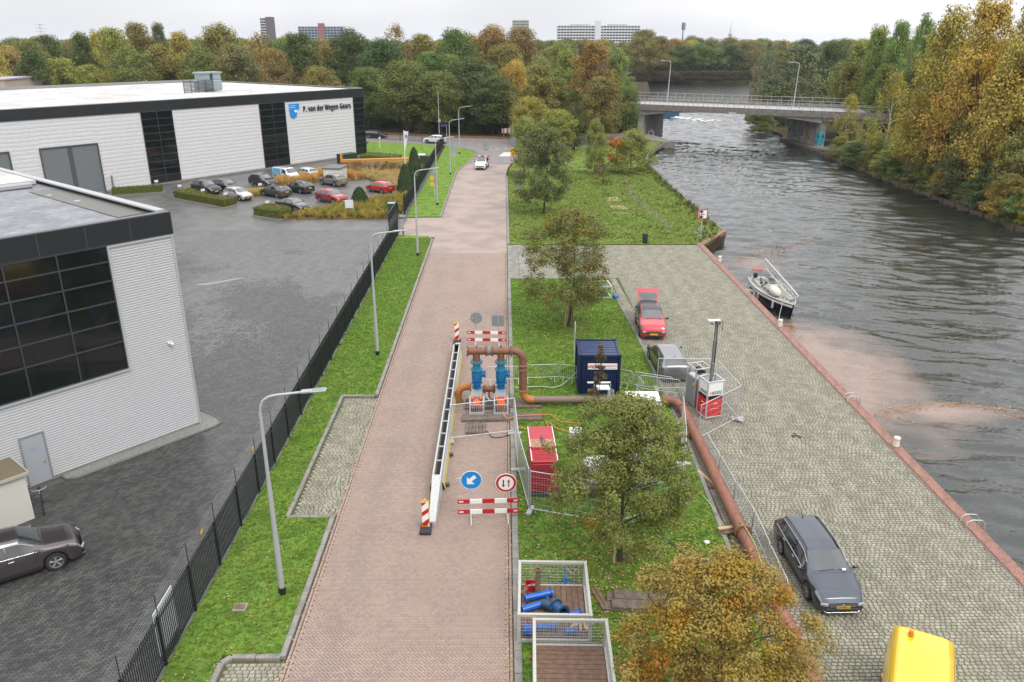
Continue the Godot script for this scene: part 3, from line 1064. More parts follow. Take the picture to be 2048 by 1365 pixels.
func build_near_building() -> void:
	var b := thing("office_building", "white ribbed office hall with black glass corner beside the fenced yard", "building", Vector3(-16.13, 0, -38.05), atan2(0.759, 0.651))
	# local x runs along the front to the right, z outwards; the corner stands at the origin
	var w := 14.0
	var d := 32.0
	var s := Shape.new()
	s.box(Vector3(-w / 2, 5.0, -d / 2), Vector3(w - 0.02, 10.0, d - 0.02))
	put("core_wall", s, M.clad, b)
	s = Shape.new()
	wall_panel(s, -3.05, -0.02, 0.12, 10.15, 0.125, 0.035)
	wall_panel(s, -7.36, -3.05, 0.12, 4.12, 0.125, 0.035)
	wall_panel(s, -w, -8.38, 0.12, 4.12, 0.125, 0.035)
	wall_panel(s, -8.38, -7.36, 2.46, 4.12, 0.125, 0.035)
	put("ribbed_cladding", s, M.clad, b)
	s = Shape.new()
	s.box(Vector3(-w / 2, 0.05, 0.02), Vector3(w, 0.1, 0.06))
	put("plinth", s, M.concrete, b)
	s = Shape.new()
	s.box(Vector3(0.0, 5.1, 0.0), Vector3(0.1, 10.1, 0.12))
	s.box(Vector3(-3.09, 7.2, 0.05), Vector3(0.09, 6.1, 0.1))
	s.box(Vector3((-3.05 - w) / 2, 4.15, 0.06), Vector3(w - 3.05, 0.1, 0.12))
	s.box(Vector3(-1.53, 10.19, 0.05), Vector3(3.05, 0.12, 0.1))
	put("edge_trim", s, mat(0.42, 0.43, 0.45, 0.4, 0.3), b)
	s = Shape.new()
	s.box(Vector3((-3.14 - w) / 2, 7.2, -0.2), Vector3(w - 3.14, 6.1, 0.02))
	put("window_backing", s, M.black, b)
	glazing(b, [-3.16, -5.33, -7.48, -9.63, -11.78, -13.93], [4.22, 5.6, 6.6, 7.6, 8.6, 9.5, 10.22], 0.03, 0.06)
	fascia(b, -w, 0.06, 10.26, 11.3, 2.15, 0.09)
	s = Shape.new()
	s.box(Vector3(0.07, 10.78, -d / 2), Vector3(0.06, 1.04, d))
	put("side_fascia", s, M.fascia, b)
	# roof
	s = Shape.new()
	s.box(Vector3(-w / 2 + 0.03, 10.55, -d / 2 + 0.02), Vector3(w - 0.1, 1.08, d - 0.1))
	put("roof", s, M.roof_grey, b)
	s = Shape.new()
	s.cbox(Vector3(-w / 2 + 0.05, 11.31, -0.1), Vector3(w, 0.06, 0.34), 0.01)
	put("roof_edging", s, mat(0.10, 0.105, 0.115, 0.5), b)
	s = Shape.new()
	s.cbox(Vector3(-0.12, 11.32, -d / 2 - 0.3), Vector3(0.42, 0.1, d - 0.35), 0.015)
	put("roof_edging", s, mat(0.34, 0.34, 0.345, 0.6), b)
	s = Shape.new()
	s.box(Vector3(-1.05, 11.12, -6.7), Vector3(1.4, 0.02, 10.5))
	put("roof_gutter", s, mat(0.10, 0.10, 0.085, 0.5), b)
	s = Shape.new()
	s.cbox(Vector3(-w / 2 - 0.4, 11.25, -13.6), Vector3(w - 1.2, 0.28, 0.5), 0.06)
	put("roof_upstand", s, mat(0.30, 0.305, 0.32, 0.7), b)
	s = Shape.new()
	s.box(Vector3(-w / 2, 11.28, -23), Vector3(w - 1.0, 0.2, 17.5))
	put("upper_roof", s, M.roof_white, b)
	s = Shape.new()
	s.lathe([Vector2(0.16, 0), Vector2(0.14, 0.12), Vector2(0.0, 0.14)], 10, Transform3D(Basis(), Vector3(-1.6, 11.1, -9.6)))
	put("roof_outlet", s, mat(0.3, 0.3, 0.3, 0.7), b)
	s = Shape.new()
	s.lathe([Vector2(0.2, 0), Vector2(0.16, 0.1), Vector2(0.0, 0.12)], 10, Transform3D(Basis(), Vector3(-1.3, 11.1, -6.9)))
	put("roof_outlet", s, mat(0.3, 0.3, 0.3, 0.7), b)
	# door
	s = Shape.new()
	s.cbox(Vector3(-7.87, 1.23, 0.03), Vector3(0.94, 2.36, 0.06), 0.008)
	var door := put("door", s, mat(0.30, 0.32, 0.345, 0.5), b)
	s = Shape.new()
	for x in [-8.37, -7.37]:
		s.box(Vector3(x, 1.24, 0.04), Vector3(0.06, 2.46, 0.1))
	s.box(Vector3(-7.87, 2.46, 0.04), Vector3(0.94, 0.06, 0.1))
	put("frame", s, mat(0.2, 0.21, 0.225, 0.5), door)
	s = Shape.new()
	s.cbox(Vector3(-7.55, 1.05, 0.07), Vector3(0.05, 0.22, 0.02), 0.004)
	s.rod(Vector3(-7.55, 1.08, 0.09), Vector3(-7.68, 1.08, 0.1), 0.013)
	put("handle", s, mat(0.5, 0.5, 0.5, 0.3, 0.8), door)
	s = Shape.new()
	for i in 4:
		s.box(Vector3(-8.06 + i * 0.1, 1.75 + 0.01 * (i % 2), 0.063), Vector3(0.07, 0.07 if i > 0 else 0.03, 0.004))
	put("sticker", s, mat(0.12, 0.3, 0.5, 0.5), door)
	# security camera
	s = Shape.new()
	s.cbox(Vector3(-1.0, 4.9, 0.1), Vector3(0.12, 0.14, 0.14), 0.02)
	s.ball(Vector3(-0.92, 4.86, 0.24), Vector3(0.08, 0.08, 0.08))
	s.tube([Vector3(-1.0, 4.98, 0.1), Vector3(-0.95, 5.0, 0.25), Vector3(-0.92, 4.92, 0.25)], 0.025, 6)
	put("security_camera", s, M.white_paint, b)
	# gravel strip with a kerb along the foot
	s = Shape.new()
	s.prism(poly([[-7.0, 0.02], [0.0, 0.02], [0.1, -3.0], [0.75, -3.1], [0.9, 0.1], [0.72, 0.72], [0.3, 0.85], [-6.6, 0.75], [-7.0, 0.5]]), -0.03, 0.02)
	put("gravel_strip", s, surf(noise_tex("gravel", 60, 0.12, [[0.3, [0.10, 0.10, 0.095]], [0.7, [0.30, 0.30, 0.285]]], 512, FastNoiseLite.TYPE_VALUE, 2), 0.8, 0.9), b)
	s = Shape.new()
	s.tube([Vector3(-7.02, 0.02, 0.1), Vector3(-7.0, 0.02, 0.55), Vector3(-6.6, 0.02, 0.8), Vector3(0.3, 0.02, 0.9), Vector3(0.78, 0.02, 0.74), Vector3(0.95, 0.02, 0.1), Vector3(0.8, 0.02, -3.1)], 0.06, 6)
	put("kerb", s, mat(0.12, 0.12, 0.115, 0.8), b)
	# bicycle shed and bicycle at the left edge of the picture
	var yaw := atan2(0.759, 0.651)
	var h := thing("bicycle_shed", "small white ribbed shed with mossy flat roof beside the grey door", "shed", Vector3(-21.6, 0, -28.6), yaw)
	s = Shape.new()
	wall_panel(s, -1.9, 1.5, 0.0, 2.15, 0.06, 0.012, 0.85)
	s.box(Vector3(-0.2, 1.075, 0), Vector3(3.4, 2.15, 1.7))
	put("wall", s, mat(0.50, 0.49, 0.455, 0.7), h)
	s = Shape.new()
	s.cbox(Vector3(-0.2, 2.2, 0), Vector3(3.6, 0.1, 1.95), 0.02)
	var rf := put("roof", s, surf(noise_tex("moss_roof", 61, 0.04, [[0.3, [0.10, 0.085, 0.055]], [0.7, [0.19, 0.165, 0.115]]]), 1.0, 0.9), h)
	s = Shape.new()
	s.box(Vector3(-0.2, 2.2, 0.99), Vector3(3.62, 0.13, 0.04))
	s.box(Vector3(1.62, 2.2, 0), Vector3(0.04, 0.13, 1.94))
	put("edging", s, mat(0.36, 0.34, 0.27, 0.8), rf)
	s = Shape.new()
	s.box(Vector3(0.1, 1.07, 0.88), Vector3(0.07, 2.1, 0.03))
	put("downpipe", s, mat(0.15, 0.12, 0.09, 0.8), h)
	bicycle("dark city bicycle parked against the white shed by the grey door", Vector3(-20.0, 0, -29.9), 0.55, mat(0.03, 0.04, 0.05, 0.4))


func bicycle(label: String, at: Vector3, turn: float, m: Material) -> void:
	var b := thing("bicycle", label, "bicycle", at, turn, "bicycles")
	for z in [-0.52, 0.52]:
		var s := Shape.new()
		var ring := []
		for i in 21:
			ring.append(Vector3(0, 0.34 + 0.33 * cos(TAU * i / 20), z + 0.33 * sin(TAU * i / 20)))
		s.tube(ring, 0.02, 5, false)
		for i in 8:
			var a := PI * i / 8
			s.rod(Vector3(0, 0.34 + 0.32 * cos(a), z + 0.32 * sin(a)), Vector3(0, 0.34 - 0.32 * cos(a), z - 0.32 * sin(a)), 0.003, 3)
		put("wheel", s, M.rubber, b)
	var s := Shape.new()
	for r in [[[0.34, -0.52], [0.32, -0.05]], [[0.32, -0.05], [0.85, -0.2]], [[0.34, -0.52], [0.78, -0.18]], [[0.32, -0.05], [0.8, 0.35]], [[0.75, -0.17], [0.86, 0.33]], [[0.95, 0.3], [0.34, 0.52]]]:
		s.rod(Vector3(0, r[0][0], r[0][1]), Vector3(0, r[1][0], r[1][1]), 0.018, 6)
	put("frame", s, m, b)
	s = Shape.new()
	s.tube([Vector3(-0.28, 1.08, 0.12), Vector3(-0.22, 1.1, 0.3), Vector3(0, 1.08, 0.32), Vector3(0.22, 1.1, 0.3), Vector3(0.28, 1.08, 0.12)], 0.014, 6)
	s.rod(Vector3(0, 0.93, 0.31), Vector3(0, 1.08, 0.32), 0.016)
	put("handlebar", s, M.galv, b)
	s = Shape.new()
	s.ball(Vector3(0, 0.93, -0.22), Vector3(0.08, 0.04, 0.14), 8)
	put("saddle", s, M.black, b)


func build_far_building() -> void:
	var b := thing("warehouse", "long white works hall with black glass strips and roof band", "building", Vector3(-24.32, 0, -143.82), atan2(0.79, 0.613))
	var w := 92.0
	var d := 46.0
	var s := Shape.new()
	s.box(Vector3(-w / 2, 5.2, -d / 2), Vector3(w - 0.02, 10.4, d - 0.02))
	put("core_wall", s, M.clad_far, b)
	s = Shape.new()
	for r in [[-16.6, -2.4], [-35.8, -21.45], [-46.9, -40.45], [-57.6, -54.1], [-w, -61.5]]:
		wall_panel(s, r[0], r[1], 0.25, 9.9, 0.5, 0.016)
	wall_panel(s, -54.1, -46.9, 6.45, 9.9, 0.5, 0.016)
	wall_panel(s, -61.5, -57.6, 6.45, 9.9, 0.5, 0.016)
	put("ribbed_cladding", s, M.clad_far, b)
	s = Shape.new()
	s.box(Vector3(-w / 2, 0.12, 0.03), Vector3(w, 0.24, 0.1))
	put("plinth", s, M.concrete, b)
	var ys := []
	for i in 11:
		ys.append(0.3 + i * 0.96)
	for r in [[-21.4, -19.0, -16.65], [-40.4, -38.1, -35.85], [-2.35, -0.03]]:
		s = Shape.new()
		s.box(Vector3((r.min() + r.max()) / 2, 5.1, -0.06), Vector3(r.max() - r.min(), 9.6, 0.1))
		put("window_backing", s, M.black, b)
		glazing(b, r, ys, 0.06, 0.07)
	fascia(b, -w, 0.05, 9.95, 11.3, 2.4, 0.1)
	s = Shape.new()
	s.box(Vector3(0.06, 10.62, -d / 2), Vector3(0.08, 1.35, d))
	put("side_fascia", s, M.fascia, b)
	s = Shape.new()
	s.box(Vector3(-w / 2, 10.75, -d / 2), Vector3(w - 0.2, 0.75, d - 0.2))
	put("roof", s, M.roof_white, b)
	s = Shape.new()
	s.box(Vector3(-w / 2, 11.3, -0.06), Vector3(w, 0.09, 0.34))
	s.box(Vector3(-0.06, 11.3, -d / 2), Vector3(0.3, 0.1, d - 0.4))
	s.box(Vector3(-w / 2, 11.35, -d + 0.3), Vector3(w, 0.5, 0.4))
	put("roof_edging", s, mat(0.22, 0.225, 0.225, 0.6), b)
	# loading doors
	for r in [[-54.05, -50.75, -50.2, -46.95], [-61.4, -57.7]]:
		for i in range(0, r.size(), 2):
			s = Shape.new()
			s.box(Vector3((r[i] + r[i + 1]) / 2, 3.2, -0.02), Vector3(r[i + 1] - r[i], 6.3, 0.1))
			put("loading_door", s, mat(0.13, 0.145, 0.155, 0.55), b)
		s = Shape.new()
		s.box(Vector3((r[0] + r[-1]) / 2, 6.42, 0.06), Vector3(r[-1] - r[0] + 0.2, 0.12, 0.2))
		for x in [r[0] - 0.05, r[-1] + 0.05]:
			s.box(Vector3(x, 3.2, 0.06), Vector3(0.14, 6.32, 0.2))
		s.box(Vector3((r[0] + r[-1]) / 2, 3.2, 0.0), Vector3(0.6 if r.size() > 2 else 0.05, 6.2, 0.11))
		put("door_frame", s, mat(0.06, 0.065, 0.07, 0.5), b)
	s = Shape.new()
	s.rod(Vector3(-46.0, 0, 0.5), Vector3(-46.0, 2.2, 0.5), 0.12, 10)
	put("protection_post", s, mat(0.16, 0.17, 0.18, 0.6), b)
	# name and blue gear emblem
	var blue := mat(0.0, 0.22, 0.62, 0.5)
	lettering("P. van der Wegen Gears", 0.86, 0.08, mat(0.012, 0.014, 0.05, 0.5), b, Vector3(-8.05, 8.6, 0.09), Basis.from_scale(Vector3(0.75, 1, 1)))
	s = Shape.new()
	s.cbox(Vector3(-14.85, 9.15, 0.1), Vector3(2.0, 0.85, 0.08), 0.03)
	s.cbox(Vector3(-15.2, 8.62, 0.1), Vector3(1.3, 0.3, 0.08), 0.03)
	s.lathe([Vector2(0.0, -0.04), Vector2(0.62, -0.04), Vector2(0.62, 0.04), Vector2(0.0, 0.04)], 18, Transform3D(Basis(Vector3.RIGHT, PI / 2), Vector3(-15.1, 8.05, 0.11)))
	for i in 9:
		s.cbox(Vector3(-15.1, 8.05, 0.1) + Vector3(cos(TAU * i / 9), sin(TAU * i / 9), 0) * 0.66, Vector3(0.22, 0.2, 0.07), 0.02, Basis(Vector3.BACK, TAU * i / 9))
	put("emblem", s, blue, b)
	s = Shape.new()
	s.lathe([Vector2(0.0, -0.01), Vector2(0.22, -0.01), Vector2(0.22, 0.01), Vector2(0.0, 0.01)], 14, Transform3D(Basis(Vector3.RIGHT, PI / 2), Vector3(-14.7, 8.42, 0.16)))
	for y in [8.98, 9.28]:
		s.box(Vector3(-15.2, y, 0.145), Vector3(1.1, 0.05, 0.012))
	put("emblem_gap", s, M.white_paint, b)
	# roof plant
	s = Shape.new()
	s.cbox(Vector3(-19.3, 12.1, -16), Vector3(3.4, 1.6, 3.0), 0.1)
	for x in [-20.2, -18.2]:
		s.cbox(Vector3(x, 13.4, -16), Vector3(1.5, 1.0, 2.2), 0.08)
		s.cbox(Vector3(x, 14.0, -16), Vector3(1.9, 0.3, 2.5), 0.05)
	put("air_handler", s, mat(0.26, 0.31, 0.33, 0.5, 0.2), b)
	s = Shape.new()
	for i in 9:
		s.box(Vector3(-22.6, 11.3 + i * 0.2, -13.5), Vector3(5.4, 0.08, 0.12), Basis(Vector3.RIGHT, 0.5))
	for i in 5:
		s.box(Vector3(-25.2 + i * 1.3, 12.1, -13.6), Vector3(0.08, 2.0, 0.08))
	put("louvre_screen", s, mat(0.08, 0.085, 0.095, 0.5, 0.3), b)
	# a beige flat-roofed hall beyond, at the left edge
	var h := thing("hall", "low beige flat roofed hall behind the white works roof", "building", Vector3(-124, 0, -187), 0.12)
	s = Shape.new()
	s.box(Vector3(0, 5.6, 0), Vector3(36, 11.2, 26))
	put("wall", s, mat(0.42, 0.34, 0.28, 0.7), h)
	s = Shape.new()
	s.box(Vector3(0, 11.3, 0), Vector3(36.4, 0.3, 26.4))
	put("roof", s, mat(0.36, 0.32, 0.36, 0.7), h)


func bar_fence(label: String, a: Vector3, b: Vector3, post_step: float, pitch: float, singles: int, high: float, wires: bool, dense: bool) -> Node3D:
	var f := thing("bar_fence", label, "fence", a, atan2((b - a).x, (b - a).z), "black steel bar fences")
	var len := a.distance_to(b)
	var m := mat(0.010, 0.013, 0.014, 0.45)
	var posts := roundi(len / post_step)
	var step := len / posts
	var post := Shape.new().cbox(Vector3(0, high / 2 + 0.02, 0), Vector3(0.09, high + 0.04, 0.09), 0.01).mesh()
	var rail := Shape.new().box(Vector3(0, 0, 0), Vector3(0.045, 0.05, step - 0.1)).mesh()
	var stake := Shape.new().rod(Vector3(0, high, 0), Vector3(0, high + 0.85, 0), 0.016, 6).mesh()
	for i in posts + 1:
		var o := put("post", post, m, f)
		o.position.z = i * step
		if wires:
			var q := put("wire_stake", stake, m, o)
			q.position.x = -0.03
		if i < posts:
			for y in [0.16, high - 0.14]:
				o = put("rail", rail, m, f)
				o.position = Vector3(0, y, (i + 0.5) * step)
	var bar := Shape.new().box(Vector3(0, high / 2 + 0.05, 0), Vector3(0.026, high - 0.02, 0.026)).mesh()
	var where := []
	var tints := PackedColorArray()
	var per := roundi((step - 0.1) / pitch)
	var made := 0
	for i in posts:
		for k in per:
			var z := i * step + 0.05 + (k + 0.5) * (step - 0.1) / per
			if made < singles:
				var o := put("picket", bar, m, f)
				o.position = Vector3(0.036, 0, z)
				made += 1
			else:
				where.append(Transform3D(Basis(), Vector3(0.036, 0, z)))
				tints.append(Color.WHITE)
	if where.size():
		stuff("pickets", bar, m, where, tints, f)
	if wires:
		for k in 7:
			var s := Shape.new()
			s.rod(Vector3(-0.03, high + 0.12 + k * 0.11, 0), Vector3(-0.03, high + 0.12 + k * 0.11, len), 0.004, 3)
			put("wire", s, mat(0.30, 0.31, 0.31, 0.5, 0.5), f)
	return f


func build_yard_fence() -> void:
	# pickets are counted from the camera, so the nearest ones are single pieces
	var f := bar_fence("black bar fence topped with electric wires along the yard near the lay-by", Vector3(-11.02, 0.02, -15.3), Vector3(-11.02, 0.02, -81.3), 2.63, 0.125, 300, 1.92, true, true)
	for z in [9.3, 15.6]:
		var s := Shape.new()
		s.box(Vector3(-0.04, 2.35, z), Vector3(0.01, 0.16, 0.2))
		put("warning_plate", s, mat(0.55, 0.32, 0.02, 0.5), f)
	var g := bar_fence("black bar fence between the car park planting and the far verge", Vector3(-11.6, 0.02, -91.8), Vector3(-11.7, 0.02, -161.5), 2.6, 0.13, 0, 1.92, false, true)
	for z in [1.0, 2.2, 4.4]:
		var s := Shape.new()
		s.box(Vector3(0.07, 1.2, z), Vector3(0.01, 0.28, 0.2))
		put("notice_plate", s, mat(0.6, 0.6, 0.6, 0.5), g)
	bar_fence("thin dark fence along the lawn in front of the cross road", Vector3(-62, 0.02, -180.2), Vector3(-11.8, 0.02, -161.8), 5.0, 0.3, 0, 1.8, false, false)
	# white advertising panel behind the bars
	var p := thing("white_panel", "white rounded panel standing behind the black bar fence", "panel", Vector3(-11.3, 0, -21.6), PI / 2)
	var s := Shape.new()
	s.cbox(Vector3(0, 0.95, 0), Vector3(1.5, 1.7, 0.04), 0.015)
	put("board", s, mat(0.55, 0.6, 0.62, 0.5), p)
	s = Shape.new()
	for x in [-0.6, 0.6]:
		s.box(Vector3(x, 0.5, -0.05), Vector3(0.06, 1.0, 0.06))
	put("support", s, M.galv, p)
	# open sliding gate beside the entrance
	var gt := thing("sliding_gate", "open black sliding gate leaf beside the green cabinet", "gate", Vector3(-12.2, 0.0, -83.2), 0.0)
	s = Shape.new()
	for z in [-7.9, -5.2, -2.5, 0.0]:
		s.box(Vector3(0, 1.0, z), Vector3(0.07, 1.9, 0.07))
	for y in [0.12, 1.9]:
		s.box(Vector3(0, y, -3.95), Vector3(0.08, 0.08, 7.8))
	put("gate_frame", s, M.black, gt)
	s = Shape.new()
	for i in 60:
		s.box(Vector3(0, 1.0, -0.1 - i * 0.13), Vector3(0.025, 1.75, 0.025))
	var bars := put("bars", s, M.black, gt)
	bars.set_meta("kind", "stuff")
	s = Shape.new()
	for z in [-8.6, -8.1]:
		s.box(Vector3(0.7, 1.3, z), Vector3(0.09, 2.6, 0.09))
	for i in 6:
		s.box(Vector3(0.7, 0.4 + i * 0.42, -8.35), Vector3(0.05, 0.05, 0.5))
	put("gate_guide", s, M.black, gt)


func build_bridge() -> void:
	# local x along the deck from the near left pier, z towards us
	var b := thing("road_bridge", "grey concrete road bridge with steel railings across the canal", "bridge", Vector3(28, 0, -176), 0.0)
	var dir := Vector3(33, 0, 19).normalized()
	b.basis = Basis(dir, Vector3.UP, dir.cross(Vector3.UP))
	var x0 := -22.0
	var x1 := 95.0
	var mid := (x0 + x1) / 2
	var s := Shape.new()
	s.box(Vector3(mid, 5.75, -7.0), Vector3(x1 - x0, 0.5, 13.4))
	put("deck", s, mat(0.30, 0.295, 0.30, 0.7), b)
	s = Shape.new()
	s.box(Vector3(mid, 5.72, -0.2), Vector3(x1 - x0, 1.2, 0.35))
	s.box(Vector3(mid, 5.72, -13.8), Vector3(x1 - x0, 1.2, 0.35))
	put("edge_beam", s, M.bridge_edge, b)
	s = Shape.new()
	var n := 24
	for z in [-0.8, -13.2]:
		for i in n:
			# a haunched girder, deeper at the piers
			var xa := 1.0 + 37.0 * i / n
			var xb := 1.0 + 37.0 * (i + 1) / n
			var ya := 5.15 - 1.15 * pow(absf(2.0 * i / n - 1.0), 2.2)
			var yb := 5.15 - 1.15 * pow(absf(2.0 * (i + 1) / n - 1.0), 2.2)
			s.quad(Vector3(xa, ya, z + 0.35), Vector3(xb, yb, z + 0.35), Vector3(xb, 5.5, z + 0.35), Vector3(xa, 5.5, z + 0.35))
			s.quad(Vector3(xa, ya, z - 0.35), Vector3(xb, yb, z - 0.35), Vector3(xb, yb, z + 0.35), Vector3(xa, ya, z + 0.35))
			s.quad(Vector3(xb, yb, z - 0.35), Vector3(xa, ya, z - 0.35), Vector3(xa, 5.5, z - 0.35), Vector3(xb, 5.5, z - 0.35))
	s.box(Vector3(67, 4.9, -0.8), Vector3(56, 0.9, 0.7))
	s.box(Vector3(-11, 4.9, -0.8), Vector3(22, 0.9, 0.7))
	put("girder", s, M.bridge, b)
	s = Shape.new()
	for z in [-4.0, -7.0, -10.0]:
		s.box(Vector3(20, 5.2, z), Vector3(38, 0.7, 0.6))
	put("inner_girder", s, M.bridge, b)
	# piers
	s = Shape.new()
	s.box(Vector3(1.2, 1.6, -7.0), Vector3(1.4, 5.6, 12.6))
	put("pier", s, M.bridge, b)
	# a skewed row of piers on the right bank, covered in graffiti
	var row := Basis(Vector3.UP, atan2(0.563, 0.827))
	for k in 5:
		var at := Vector3(37.8 - 7.35 * k / 4.0, 0, -1.8 - 10.8 * k / 4.0)
		s = Shape.new()
		s.box(at + Vector3(0, 1.9, 0), Vector3(1.0, 4.6, 2.1), row)
		var p := put("pier", s, M.bridge, b)
		graffiti(p, at, row, k)
	s = Shape.new()
	s.box(Vector3(45, 1.6, -7), Vector3(1, 6, 13.6))
	s.prism(poly([[38.2, 2.0], [28, -13.3], [33, -15], [46, -15], [46, 3.4]]), -2.2, -0.4)
	put("abutment", s, M.bridge_edge, b)
	s = Shape.new()
	s.box(Vector3(20.8, 5.25, 0.02), Vector3(1.5, 0.4, 0.04))
	put("name_plate", s, mat(0.42, 0.44, 0.40, 0.6), b)
	# railings
	for z in [-0.15, -13.85, -3.3, -10.7]:
		var top: float = 7.35 if z > -13 else 7.9
		var foot := 6.0
		var r := piece("railing", b)
		s = Shape.new()
		s.box(Vector3(mid, top, z), Vector3(x1 - x0, 0.09, 0.09))
		if absf(z + 7.0) > 5.0:
			s.box(Vector3(mid, (top + foot) / 2 + 0.2, z), Vector3(x1 - x0, 0.06, 0.05))
		put("rail", s, mat(0.36, 0.36, 0.345, 0.5, 0.3), r)
		var post := Shape.new().box(Vector3(0, (top + foot) / 2, z), Vector3(0.08, top - foot, 0.08)).mesh()
		var x := x0 + 1.0
		while x < x1:
			var o := put("post", post, mat(0.33, 0.33, 0.315, 0.5, 0.3), r)
			o.position.x = x
			x += 2.1
	# lamps on the far side
	for q in [2.6, 30.0]:
		var o := thing("bridge_lamp", "tall slim lamp post on the bridge above the %s" % ["barge", "graffiti piers"][0 if q < 20 else 1], "lamp post", b.transform * Vector3(q, 5.95, -13.0), b.rotation.y, "lamp posts on the bridge")
		s = Shape.new()
		s.tube([Vector3(0, 0, 0), Vector3(0.25, 8.2, 0)], [0.13, 0.08], 8)
		put("pole", s, M.galv, o)
		s = Shape.new()
		s.tube([Vector3(0.25, 8.2, 0), Vector3(0.2, 8.6, 0), Vector3(-0.3, 8.75, 0), Vector3(-1.2, 8.8, 0)], 0.06, 6)
		put("arm", s, M.galv, o)
		s = Shape.new()
		s.cbox(Vector3(-1.6, 8.82, 0), Vector3(0.9, 0.14, 0.3), 0.04)
		put("lantern", s, mat(0.4, 0.4, 0.4, 0.5), o)
	# concrete embankment beside the left pier and the steel bow rail
	s = Shape.new()
	s.prism(poly([[29, -176.5], [31.5, -175], [34.2, -162.6], [31.8, -161.4], [29.5, -164]]), -1.6, 0.12)
	var em := setting("embankment", s, M.bridge_edge)
	s = Shape.new()
	s.tube([Vector3(30.3, 0.1, -171), Vector3(30.3, 1.0, -171), Vector3(30.8, 1.5, -170.6), Vector3(31.2, 1.0, -170.3), Vector3(31.2, 0.1, -170.3)], 0.06, 6)
	tag(put("bow_rail", s, M.galv), "bent steel tube rail at the foot of the left bridge pier", "rail")
	barge()


func graffiti(p: Node, at: Vector3, row: Basis, k: int) -> void:
	# flat painted letters: curling strokes of colour on the river face and the end face
	var r := RandomNumberGenerator.new()
	r.seed = 90 + k
	var sets := [[[0.0, 0.30, 0.42], [0.0, 0.45, 0.55], [0.02, 0.03, 0.05]], [[0.55, 0.33, 0.02], [0.5, 0.42, 0.3], [0.03, 0.03, 0.05]], [[0.55, 0.53, 0.5], [0.10, 0.08, 0.12], [0.35, 0.15, 0.18]], [[0.08, 0.18, 0.20], [0.45, 0.46, 0.46], [0.03, 0.04, 0.05]], [[0.05, 0.05, 0.07], [0.3, 0.32, 0.33], [0.16, 0.2, 0.22]]]
	for c in 3:
		var s := Shape.new()
		var q: Array = sets[k][c]
		for i in [7, 7, 9][c]:
			var y := r.randf_range(0.0, 2.4)
			var z := r.randf_range(-0.75, 0.75)
			var w: float = [0.34, 0.22, 0.1][c]
			for t in 6:
				var o := Vector3(0, y + sin(t * 1.4 + i) * 0.22, clampf(z + (t - 2.5) * 0.12, -0.95, 0.95))
				s.box(at + row * (o + Vector3(-0.5 - 0.004 * (c + 1), 0, 0)), Vector3(0.004, w, w * 0.8), row * Basis(Vector3.RIGHT, t * 0.5 + i))
				if k == 0:
					s.box(at + row * Vector3(clampf(o.z * 0.5, -0.4, 0.4), o.y, 1.05 + 0.004 * (c + 1)), Vector3(w * 0.6, w, 0.004), row * Basis(Vector3.BACK, t * 0.5 + i))
		put("graffiti", s, mat(q[0], q[1], q[2], 0.7), p)


func barge() -> void:
	var b := thing("barge", "blue cargo barge passing under the bridge with white wake", "barge", Vector3(46.5, WATER_Y, -232), 0.62)
	var s := Shape.new()
	s.prism(poly([[-3.4, 0], [-3.0, 1.2], [3.0, 1.2], [3.4, 0], [3.4, -50], [-3.4, -50]]), -0.3, 1.5)
	put("hull", s, mat(0.0, 0.09, 0.16, 0.5), b)
	s = Shape.new()
	s.prism(poly([[-3.45, 0], [-3.05, 1.25], [3.05, 1.25], [3.45, 0], [3.45, -50], [-3.45, -50]]), 1.25, 1.75)
	put("bulwark", s, mat(0.02, 0.2, 0.30, 0.5), b)
	s = Shape.new()
	s.cbox(Vector3(0, 2.0, -26), Vector3(5.6, 1.2, 40), 0.1)
	put("hatch_covers", s, mat(0.16, 0.15, 0.14, 0.7), b)
	s = Shape.new()
	s.rod(Vector3(0.2, 1.5, 0.2), Vector3(0.2, 2.6, 0.2), 0.12)
	s.rod(Vector3(0.9, 1.5, 0.2), Vector3(0.9, 2.4, 0.2), 0.12)
	put("stern_post", s, M.black, b)
	s = Shape.new()
	for i in 60:
		var t := i / 60.0
		var p := Vector3(rng.randf_range(-1, 1) * (1.0 + t * 3.5), 0.04, 1.3 + t * 16 + rng.randf())
		s.ball(p, Vector3(rng.randf_range(0.4, 1.1), rng.randf_range(0.04, 0.35) * (1.1 - t), rng.randf_range(0.3, 0.9)), 6)
	put("wake_foam", s, mat(0.6, 0.62, 0.62, 0.8), b)


